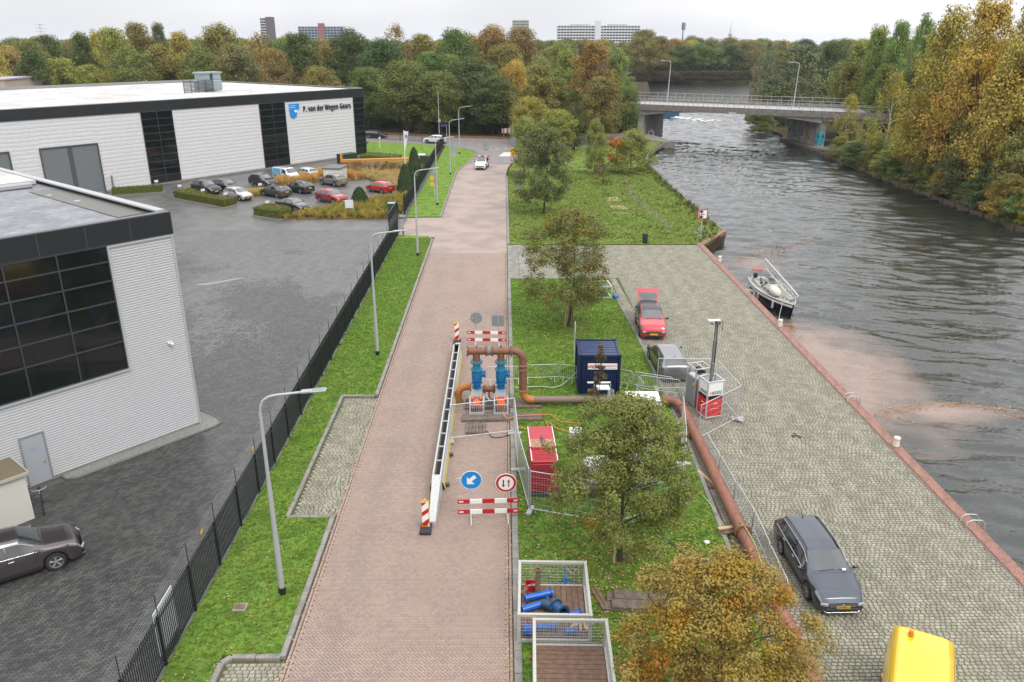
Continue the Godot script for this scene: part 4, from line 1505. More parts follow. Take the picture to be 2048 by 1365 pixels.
func build_skyline() -> void:
	# high-rise blocks about a kilometre away: x, width, height, depth, z, wall colour, floors, label
	var blocks := [
		[-274.5, 13.0, 43.0, 14.0, -1000, [0.30, 0.27, 0.26], 14, "slim dark brown tower block on the skyline behind the autumn trees"],
		[-212.0, 52.0, 34.0, 14.0, -1000, [0.30, 0.33, 0.37], 11, "grey blue slab of flats with a red lift tower on the skyline"],
		[20.0, 19.0, 40.5, 18.0, -1000, [0.36, 0.35, 0.31], 13, "pale ribbed tower standing alone above the trees"],
		[111.0, 96.0, 35.0, 15.0, -1000, [0.50, 0.51, 0.53], 11, "long white slab of flats with a central lift tower on the skyline"],
	]
	for i in 4:
		var q: Array = blocks[i]
		var b := thing("apartment_block", q[7], "building", Vector3(q[0], 0, q[4]), 0.0, "high-rise blocks on the skyline")
		var s := Shape.new()
		s.box(Vector3(0, q[2] / 2, 0), Vector3(q[1], q[2], q[3]))
		put("wall", s, mat(q[5][0], q[5][1], q[5][2], 0.8), b)
		if i == 0:
			s = Shape.new()
			s.box(Vector3(3.4, q[2] / 2 + 0.6, 0.5), Vector3(6.6, q[2] + 1.2, q[3] + 0.4))
			put("dark_wing", s, mat(0.11, 0.085, 0.09, 0.8), b)
		var fl: int = q[6]
		var h: float = (q[2] - 1.5) / fl
		var bays := maxi(4, roundi(q[1] / 3.6))
		if i == 0:
			bays = 3
		for k in fl:
			s = Shape.new()
			s.box(Vector3(0 if i else -3.2, 1.2 + (k + 0.08) * h, q[3] / 2 + 0.5), Vector3(q[1] if i else 6.0, h * 0.36, 1.0))
			put("balcony", s, [mat(0.5, 0.48, 0.46, 0.8), mat(0.22, 0.30, 0.36, 0.8), mat(0.42, 0.41, 0.36, 0.8), mat(0.62, 0.63, 0.64, 0.8)][i], b)
		var pane := Shape.new().box(Vector3(0, 0, 0), Vector3(q[1] / bays * 0.72, h * 0.52, 0.06)).mesh()
		if i == 0:
			pane = Shape.new().box(Vector3(0, 0, 0), Vector3(1.5, h * 0.52, 0.06)).mesh()
		for k in fl:
			for j in bays:
				var o := put("window", pane, M.glass, b)
				o.position = Vector3(-q[1] / 2 + (j + 0.5) * (q[1] / bays), 1.2 + (k + 0.6) * h, q[3] / 2 + 0.04) if i else Vector3(-5.3 + j * 2.0, 1.2 + (k + 0.6) * h, q[3] / 2 + 0.04)
		s = Shape.new()
		if i == 1:
			s.box(Vector3(1, q[2] / 2 + 1.7, q[3] / 2 - 1), Vector3(7, q[2] + 3.4, 5))
			put("lift_tower", s, mat(0.26, 0.09, 0.11, 0.8), b)
		elif i == 3:
			s.box(Vector3(-1, q[2] / 2 + 2.5, q[3] / 2 - 1), Vector3(7, q[2] + 5, 5))
			put("lift_tower", s, mat(0.60, 0.62, 0.66, 0.7), b)
			for x in [-22, 22]:
				s = Shape.new()
				s.box(Vector3(x, q[2] + 1.6, 0), Vector3(26, 0.8, 8))
				s.box(Vector3(x, q[2] + 0.6, 0), Vector3(22, 1.4, 6))
				put("roof_house", s, mat(0.62, 0.62, 0.62, 0.7), b)
		elif i == 2:
			for k in 9:
				s.box(Vector3(-8.2 + k * 2.05, q[2] / 2 + 0.5, q[3] / 2 + 0.9), Vector3(0.5, q[2] + 1, 0.9))
			put("rib", s, mat(0.48, 0.47, 0.42, 0.8), b)
	var t := thing("transmitter_tower", "tall lattice transmitter tower far behind the canal trees", "tower", Vector3(400, 0, -1500))
	var s := Shape.new()
	s.lathe([Vector2(3.5, 0), Vector2(2.4, 26), Vector2(3.6, 27), Vector2(3.6, 30), Vector2(1.6, 31), Vector2(0.8, 40)], 10)
	put("shaft", s, mat(0.42, 0.42, 0.43, 0.8), t)
	s = Shape.new()
	s.rod(Vector3(0, 40, 0), Vector3(0, 48, 0), 0.4)
	put("antenna", s, mat(0.4, 0.4, 0.42, 0.7), t)
	t = thing("phone_mast", "dark phone mast rising from the trees beyond the bridge", "mast", Vector3(118, 0, -560))
	s = Shape.new()
	s.rod(Vector3(0, 0, 0), Vector3(0, 30, 0), 0.4)
	put("pole", s, mat(0.09, 0.1, 0.12, 0.6), t)
	for i in 3:
		s = Shape.new()
		s.box(Vector3(cos(i * 2.1) * 1.0, 27.5, sin(i * 2.1) * 1.0), Vector3(0.7, 4.4, 0.5))
		put("antenna_panel", s, mat(0.12, 0.13, 0.15, 0.6), t)
	for q in [[-430.0, "pair of faint pylons above the dark trees at far left"], [-700.0, "faint lattice pylon at the left end of the horizon"]]:
		t = thing("pylon", q[1], "pylon", Vector3(q[0], 0, -1300), 0.3, "pylons on the horizon")
		s = Shape.new()
		for a in [-1, 1]:
			s.rod(Vector3(a * 3, 0, 0), Vector3(a * 0.5, 42, 0), 0.3, 4)
		for y in [31, 36, 41]:
			s.rod(Vector3(-7, y, 0), Vector3(7, y, 0), 0.3, 4)
		put("lattice", s, mat(0.35, 0.36, 0.38, 0.7), t)


func crown_mesh(sd: int, shape: Callable, radius: float, y0: float, y1: float, clumps: int, leaves: int, size: float, clump_r: float, accent := Color(1.5, 0.95, 0.5), accent_share := 0.25, droop := 0.0, inside := 0.45) -> ArrayMesh:
	# Leaves (folded kites) in clumps spread through the crown's volume.
	var r := RandomNumberGenerator.new()
	r.seed = sd
	var f := FastNoiseLite.new()
	f.seed = sd
	f.frequency = 0.9
	var vs := PackedVector3Array()
	var ns := PackedVector3Array()
	var cs := PackedColorArray()
	var ix := PackedInt32Array()
	vs.resize(leaves * 4)
	ns.resize(leaves * 4)
	cs.resize(leaves * 4)
	ix.resize(leaves * 6)
	var cen := []
	var rad := []
	var tone := []
	var total := 0.0
	for i in clumps:
		var t := r.randf()
		var a := r.randf() * TAU
		var lobe := 1.0 + 0.38 * f.get_noise_3d(cos(a) * 1.3, t * 2.2, sin(a) * 1.3)
		var d := pow(r.randf(), inside) * radius * float(shape.call(t)) * lobe
		var cr := clump_r * r.randf_range(0.6, 1.3)
		cen.append(Vector3(cos(a) * d, lerpf(y0, y1, t), sin(a) * d))
		rad.append(cr)
		total += cr * cr
		var l := r.randf_range(0.72, 1.22)
		var c := Color(l, l, l)
		if r.randf() < accent_share:
			c = c * accent
		tone.append(c)
	var at := 0
	for i in clumps:
		var n := int(leaves * rad[i] * rad[i] / total)
		if i == clumps - 1:
			n = leaves - at
		var c0: Vector3 = cen[i]
		var cr: float = rad[i]
		var tc: Color = tone[i]
		for k in n:
			if at >= leaves:
				break
			var d := Vector3(r.randf_range(-1, 1), r.randf_range(-1, 1), r.randf_range(-1, 1))
			if d.length_squared() < 0.02:
				d = Vector3.UP
			d = d.normalized()
			var p := c0 + d * cr * pow(r.randf(), 0.45) * Vector3(1, 0.8, 1)
			if droop > 0.0:
				p.y -= droop * r.randf() * cr
			var nn := (d * 0.7 + Vector3(r.randf_range(-0.6, 0.6), r.randf_range(0.0, 1.0), r.randf_range(-0.6, 0.6))).normalized()
			var tg := nn.cross(Vector3(r.randf_range(-1, 1), r.randf_range(-1, 1), r.randf_range(-1, 1))).normalized()
			if droop > 0.0:
				tg = (tg + Vector3(0, -droop, 0)).normalized()
			var bt := nn.cross(tg).normalized()
			var s := size * r.randf_range(0.65, 1.25)
			var b := at * 4
			vs[b] = p - tg * s * 0.5
			vs[b + 1] = p + bt * s * 0.3 - nn * s * 0.08
			vs[b + 2] = p + tg * s * 0.5 - nn * s * 0.1
			vs[b + 3] = p - bt * s * 0.3 - nn * s * 0.08
			var l := r.randf_range(0.75, 1.25)
			var col := Color(tc.r * l, tc.g * l, tc.b * l)
			for j in 4:
				ns[b + j] = nn
				cs[b + j] = col
			var e := at * 6
			ix[e] = b; ix[e + 1] = b + 1; ix[e + 2] = b + 2
			ix[e + 3] = b; ix[e + 4] = b + 2; ix[e + 5] = b + 3
			at += 1
	var arr := []
	arr.resize(Mesh.ARRAY_MAX)
	arr[Mesh.ARRAY_VERTEX] = vs
	arr[Mesh.ARRAY_NORMAL] = ns
	arr[Mesh.ARRAY_COLOR] = cs
	arr[Mesh.ARRAY_INDEX] = ix
	var m := ArrayMesh.new()
	m.add_surface_from_arrays(Mesh.PRIMITIVE_TRIANGLES, arr)
	return m


func trunk_mesh(sd: int, high: float, thick: float, first: float, spread: float, limbs: int, twigs := 2) -> ArrayMesh:
	var r := RandomNumberGenerator.new()
	r.seed = sd
	var s := Shape.new()
	var pts := []
	var rs := []
	var n := 7
	var bend := Vector3(r.randf_range(-0.04, 0.04), 0, r.randf_range(-0.04, 0.04)) * high
	for i in n + 1:
		var t := float(i) / n
		pts.append(Vector3(0, high * t, 0) + bend * sin(t * 3.0) + Vector3(r.randf_range(-1, 1), 0, r.randf_range(-1, 1)) * thick * 0.3 * float(i > 0))
		rs.append(thick * lerpf(1.0, 0.12, pow(t, 0.8)) * (1.25 if i == 0 else 1.0))
	s.tube(pts, rs, 8)
	for i in limbs:
		var t := lerpf(first, 0.92, (i + r.randf()) / limbs)
		var k := t * n
		var o: Vector3 = pts[int(k)].lerp(pts[mini(int(k) + 1, n)], k - int(k))
		var a := i * 2.4 + r.randf()
		var out := spread * (1.0 - 0.75 * absf(t - 0.45)) * r.randf_range(0.6, 1.0)
		var d := Vector3(cos(a), 0, sin(a))
		var e := o + d * out + Vector3(0, out * r.randf_range(0.35, 0.9), 0)
		var m := o.lerp(e, 0.5) + Vector3(0, out * 0.08, 0)
		var w := thick * lerpf(0.5, 0.18, t)
		s.tube([o, m, e], [w, w * 0.6, w * 0.15], 5)
		for j in twigs:
			var q := m.lerp(e, r.randf())
			var u := (d + Vector3(r.randf_range(-1, 1), r.randf_range(-0.1, 0.9), r.randf_range(-1, 1))).normalized() * out * r.randf_range(0.25, 0.5)
			s.tube([q, q + u], [w * 0.32, w * 0.08], 4)
	return s.mesh()


func wood_spots() -> Array:
	# crowded rows that close the wood behind the cross road, and the wood on the right bank
	var out := []
	for q in [[-186.0, 9.0, 9.0, 13.0], [-204.0, 9.0, 12.0, 17.0], [-226.0, 10.0, 15.0, 19.5], [-250.0, 11.0, 16.0, 20.5], [-285.0, 13.0, 17.0, 21.0]]:
		var x: float = 1.2 * q[0]
		while x < 26.0:
			var z: float = q[0]
			var behind: float = (x + 24.32) * 0.79 + (z + 143.82) * 0.613
			if not ((z > -200 and x < -28) or (behind > -52 and x < -24)):
				out.append([x + rng.randf_range(-3, 3), z + rng.randf_range(-5, 5), rng.randf_range(q[2], q[3]), rng.randf_range(4.2, 6.2), ["round", "round", "tall"][rng.randi() % 3], ["dark", "green", "olive", "olive", "yellow", "green", "light", "brown"][rng.randi() % 8]])
			x += q[1]
	for i in 36:
		out.append([66.0 + rng.randf() * 45.0, rng.randf_range(-185, -70), rng.randf_range(11, 17), rng.randf_range(3.5, 5.5), ["round", "tall", "birch"][rng.randi() % 3], ["olive", "gold", "light", "green"][rng.randi() % 4]])
	return out


var TINT := {"gold": [0.47, 0.345, 0.08], "yellow": [0.34, 0.31, 0.075], "dark": [0.095, 0.135, 0.05], "olive": [0.22, 0.225, 0.068], "rust": [0.27, 0.20, 0.068], "brown": [0.25, 0.21, 0.085], "green": [0.15, 0.20, 0.06], "light": [0.22, 0.28, 0.08], "pale": [0.22, 0.25, 0.14], "greygreen": [0.15, 0.18, 0.095]}
var protos := {}


func leaf_mat(tint: String, wobble: int) -> StandardMaterial3D:
	var key := "%s_leaf_%d" % [tint, wobble]
	if not mats.has(key):
		var m := tinted(0.75, 0.6)
		var t: Array = TINT[tint]
		var k: float = [0.86, 1.0, 1.13][wobble]
		m.albedo_color = lin(t[0] * k, t[1] * (2.0 - k) * 0.5 + t[1] * k * 0.5, t[2])
		mats[key] = m
	return mats[key]


func make_protos() -> void:
	var dome := func(t): return pow(maxf(0.0, 1.0 - pow(absf(2.0 * t - 0.92) / 1.08, 2.3)), 0.5)
	var cone := func(t): return 0.25 + 0.85 * pow(sin(PI * clampf(0.12 + 0.86 * t, 0, 1)), 0.9) * (1.1 - 0.6 * t)
	var col := func(t): return 0.35 + 0.65 * sin(PI * clampf(0.15 + 0.8 * t, 0, 1))
	var bush := func(t): return sqrt(maxf(0.0, 1.0 - 0.96 * t * t)) * (0.75 + 0.25 * minf(1.0, t * 4.0))
	protos.round = []
	for i in 4:
		protos.round.append([trunk_mesh(100 + i, 14, 0.34, 0.22, 4.6, 9, 2), crown_mesh(200 + i, dome, 4.6, 3.6, 15.2, 120, 18000, 0.34, 1.6, Color(1.25, 1.0, 0.7), 0.1)])
	protos.tall = []
	for i in 3:
		protos.tall.append([trunk_mesh(110 + i, 14.8, 0.3, 0.25, 4.0, 11, 2), crown_mesh(210 + i, cone, 4.6, 2.6, 15.7, 130, 17000, 0.32, 1.25, Color(1.2, 1.0, 0.7), 0.15)])
	protos.col = [[trunk_mesh(120, 14.5, 0.3, 0.15, 2.5, 8, 1), crown_mesh(220, col, 3.4, 1.0, 15.4, 90, 7000, 0.45, 1.3)]]
	protos.bush = []
	for i in 3:
		protos.bush.append([trunk_mesh(130 + i, 9, 0.22, 0.1, 5.0, 9, 2), crown_mesh(230 + i, bush, 4.7, 0.2, 14.6, 140, 15000, 0.32, 1.25, Color(1.3, 1.0, 0.6), 0.2, 0.3)])
	protos.birch = []
	for i in 2:
		protos.birch.append([trunk_mesh(140 + i, 15, 0.2, 0.25, 3.6, 12, 2), crown_mesh(240 + i, cone, 4.2, 2.6, 14.8, 90, 7000, 0.28, 1.1, Color(1.5, 1.0, 0.5), 0.3, 0.9)])
	protos.bare = [[trunk_mesh(150, 15, 0.3, 0.2, 5.0, 16, 6), crown_mesh(250, dome, 4.6, 4.0, 15.4, 60, 2200, 0.42, 1.5, Color(1.3, 1, 0.8), 0.3)]]


func tree(kind: String, tint: String, at: Vector3, high: float, radius: float, label: String, group: String, pick := -1) -> Node3D:
	var list: Array = protos[kind]
	var q: Array = list[(rng.randi() if pick < 0 else pick) % list.size()]
	var called: String = {"round": "broadleaf_tree", "tall": "tall_tree", "col": "poplar_tree", "bush": "willow_bush", "birch": "birch_tree", "bare": "bare_tree"}[kind]
	var o := thing(called, label, "bush" if kind == "bush" else "tree", at, rng.randf() * TAU, group)
	var trunk := put("trunk", q[0], M.birch_bark if kind == "birch" else M.bark, o)
	var crown := put("crown", q[1], leaf_mat(tint, rng.randi() % 3), o)
	var k := Vector3(radius / 5.4, high / 16.2, radius / 5.4)
	trunk.scale = k
	crown.scale = k
	return o


func hero(called: String, label: String, at: Vector3, crown: Mesh, trunk: Mesh, tint: Array, staked := true) -> Node3D:
	var o := thing(called, label, "tree", at, 0.0, "young street trees on the lawn")
	put("trunk", trunk, M.bark, o)
	var m := tinted(0.7, 0.55)
	m.albedo_color = lin(tint[0], tint[1], tint[2])
	put("crown", crown, m, o)
	if staked:
		for i in 3:
			var a := i * 2.1 + 0.5
			var s := Shape.new()
			s.rod(Vector3(cos(a) * 0.3, -0.05, sin(a) * 0.3), Vector3(cos(a) * 0.27, 1.75, sin(a) * 0.27), 0.045, 8)
			put("stake", s, M.plank_new if i else M.plank_brown, o)
		var s := Shape.new()
		var ring := []
		for i in 13:
			ring.append(Vector3(cos(TAU * i / 12) * 0.29, 1.6, sin(TAU * i / 12) * 0.29))
		s.tube(ring, 0.02, 4, false)
		put("tie_band", s, M.black, o)
	return o


func build_trees() -> void:
	make_protos()
	var oak := func(t): return pow(maxf(0.0, 1.0 - pow(absf(2.0 * t - 0.85) / 1.15, 2.2)), 0.55)
	var egg := func(t): return 0.3 + 0.8 * pow(sin(PI * clampf(0.1 + 0.86 * t, 0, 1)), 0.8) * (1.12 - 0.5 * t)
	hero("oak_tree", "orange tinged young oak crown cut off by the bottom of the picture", Vector3(5.75, 0.04, -16.9), crown_mesh(301, oak, 2.8, 1.4, 6.35, 230, 60000, 0.088, 0.44, Color(2.0, 0.86, 0.5), 0.5, 0.0, 0.5), trunk_mesh(311, 6.2, 0.1, 0.25, 2.4, 16, 4), [0.29, 0.22, 0.062])
	hero("oak_tree", "green young oak with three stakes in front of the red generator", Vector3(4.46, 0.04, -25.9), crown_mesh(302, oak, 2.95, 1.85, 6.85, 210, 52000, 0.095, 0.43, Color(2.2, 0.9, 0.5), 0.07, 0.0, 0.58), trunk_mesh(312, 6.4, 0.1, 0.25, 2.3, 16, 4), [0.18, 0.20, 0.055])
	hero("oak_tree", "staked young oak alone on the lawn behind the blue container", Vector3(4.53, 0.04, -53.0), crown_mesh(303, oak, 3.15, 1.7, 8.3, 160, 33000, 0.13, 0.6, Color(1.7, 0.95, 0.5), 0.25, 0.0, 0.5), trunk_mesh(313, 7.8, 0.1, 0.22, 2.4, 14, 4), [0.185, 0.19, 0.065])
	hero("alder_tree", "rounded olive green tree beside the road beyond the quay drive", Vector3(4.6, 0.04, -92.3), crown_mesh(304, oak, 3.2, 1.7, 9.8, 110, 20000, 0.2, 0.75, Color(1.4, 1.0, 0.6), 0.1, 0.0, 0.5), trunk_mesh(314, 9, 0.13, 0.18, 2.6, 12, 3), [0.14, 0.165, 0.065], false)
	hero("sapling", "slender brown leaved sapling in front of the blue container", Vector3(5.05, 0.04, -39.3), crown_mesh(305, func(t): return 1.0 - 0.7 * t, 0.5, 0.9, 3.9, 26, 1300, 0.12, 0.2, Color(1.8, 0.9, 0.6), 0.3, 0.0, 0.6), trunk_mesh(315, 3.9, 0.03, 0.2, 0.5, 10, 2), [0.11, 0.085, 0.045], false)
	hero("shrub", "small bright orange tree on the canal side grass", Vector3(17.0, 0.04, -123.0), crown_mesh(306, egg, 1.5, 0.8, 5.2, 40, 2200, 0.24, 0.5, Color(1.2, 1.1, 0.8), 0.3), trunk_mesh(316, 5, 0.08, 0.15, 1.4, 12, 3), [0.46, 0.22, 0.05], false)
	hero("shrub", "thin brown twiggy shrub on the canal side grass", Vector3(13.9, 0.04, -112.0), crown_mesh(307, egg, 1.3, 0.3, 3.0, 30, 900, 0.2, 0.45), trunk_mesh(317, 3, 0.05, 0.05, 1.4, 16, 5), [0.15, 0.11, 0.07], false)
	for q in TREES:
		var g := "trees of the wood and the banks"
		var y := -0.08 if q[0] < 50 or q[1] < -250 else -0.8
		tree(q[4], q[5], Vector3(q[0], y, q[1]), q[2], q[3] * (1.3 if (q[0] > 50 and q[1] > -125) or (q[4] == "bush" and q[0] < 50) else 1.0), q[6], g)
	for q in wood_spots():
		tree(q[4], q[5], Vector3(q[0], -0.08 if q[0] < 50 else -0.8, q[1]), q[2], q[3], ("crowded %s in the wood on the right bank" if q[0] > 50 else "crowded %s deep in the wood beyond the cross road" if q[0] > -30 else "crowded %s in the wood behind the works hall") % (q[5].replace("rust", "rusty").replace("brown", "brownish") + {"round": " broadleaf tree", "tall": " tall tree", "birch": " birch"}[q[4]]), "crowded trees of the right bank" if q[0] > 50 else "crowded trees deep in the wood")
	for i in 24:
		var z := -66.0 - i * 4.6 + rng.randf_range(-1.5, 1.5)
		if z < -144:
			continue
		tree("bush", ["light", "yellow", "olive", "greygreen"][i % 4], Vector3(59.2 + rng.randf() * 1.2, -0.85, z), rng.randf_range(2.6, 6.0), rng.randf_range(2.0, 3.4), "%s bush hanging over the far bank's edge" % ["light green", "yellowish", "olive", "grey green"][i % 4], "bushes along the far bank edge")
	# the far woods to the horizon, one mass
	for k in 3:
		var where := []
		var tints := PackedColorArray()
		var n := 0
		while n < 230:
			var z := -300.0 - 620.0 * pow(rng.randf(), 1.2)
			var x := rng.randf_range(-0.72, 0.72) * -z
			if x > 30 and z > -450 and x < 150:
				continue
			n += 1
			var s := rng.randf_range(0.95, 1.3)
			where.append(Transform3D(Basis(Vector3.UP, rng.randf() * TAU).scaled(Vector3(s * 1.15, s, s * 1.15)), Vector3(x, -0.5, z)))
			var t: Array = TINT[["olive", "brown", "green", "olive", "yellow", "dark", "green"][rng.randi() % 7]]
			tints.append(Color(t[0], t[1], t[2]) * rng.randf_range(0.8, 1.2))
		var o := stuff("far_woodland", protos.round[k][1], tinted(0.8, 0.5), where, tints)
		tag(o, "distant mixed autumn woodland reaching the horizon", "woodland")
	# undergrowth at the foot of the wood and on the right bank
	var where := []
	var tints := PackedColorArray()
	for i in 230:
		var p := Vector2(rng.randf_range(-75, 30), 0)
		p.y = -176.0 - 0.42 * maxf(0.0, -p.x - 8.0) - rng.randf() * 16.0
		if i >= 130:
			p = Vector2(60.2 + 22.0 * pow(rng.randf(), 1.5), rng.randf_range(-146, -58))
		var t: Array = TINT[["olive", "green", "dark", "dark"][rng.randi() % 4]]
		var s := rng.randf_range(0.13, 0.3)
		where.append(Transform3D(Basis(Vector3.UP, rng.randf() * TAU).scaled(Vector3(s * 2.0, s, s * 2.0)), Vector3(p.x, -0.15 if i < 130 else -0.8, p.y)))
		tints.append(Color(t[0], t[1], t[2]) * rng.randf_range(0.6, 1.0))
	tag(stuff("undergrowth", protos.bush[0][1], tinted(0.8, 0.5), where, tints), "dark tangled undergrowth at the foot of the wood", "undergrowth")
	where = []
	tints = PackedColorArray()
	for i in 26:
		where.append(Transform3D(Basis(Vector3.UP, rng.randf() * TAU).scaled(Vector3(0.9, 0.3, 0.9)), Vector3(66 + i * 3.2, 0.1, -412 - i * 0.7 - rng.randf() * 6)))
		tints.append(Color(0.11, 0.10, 0.045) * rng.randf_range(0.7, 1.2))
	tag(stuff("bank_shrubs", protos.bush[1][1], tinted(0.8, 0.5), where, tints), "low brownish shrubs along the far canal bend", "shrubs")
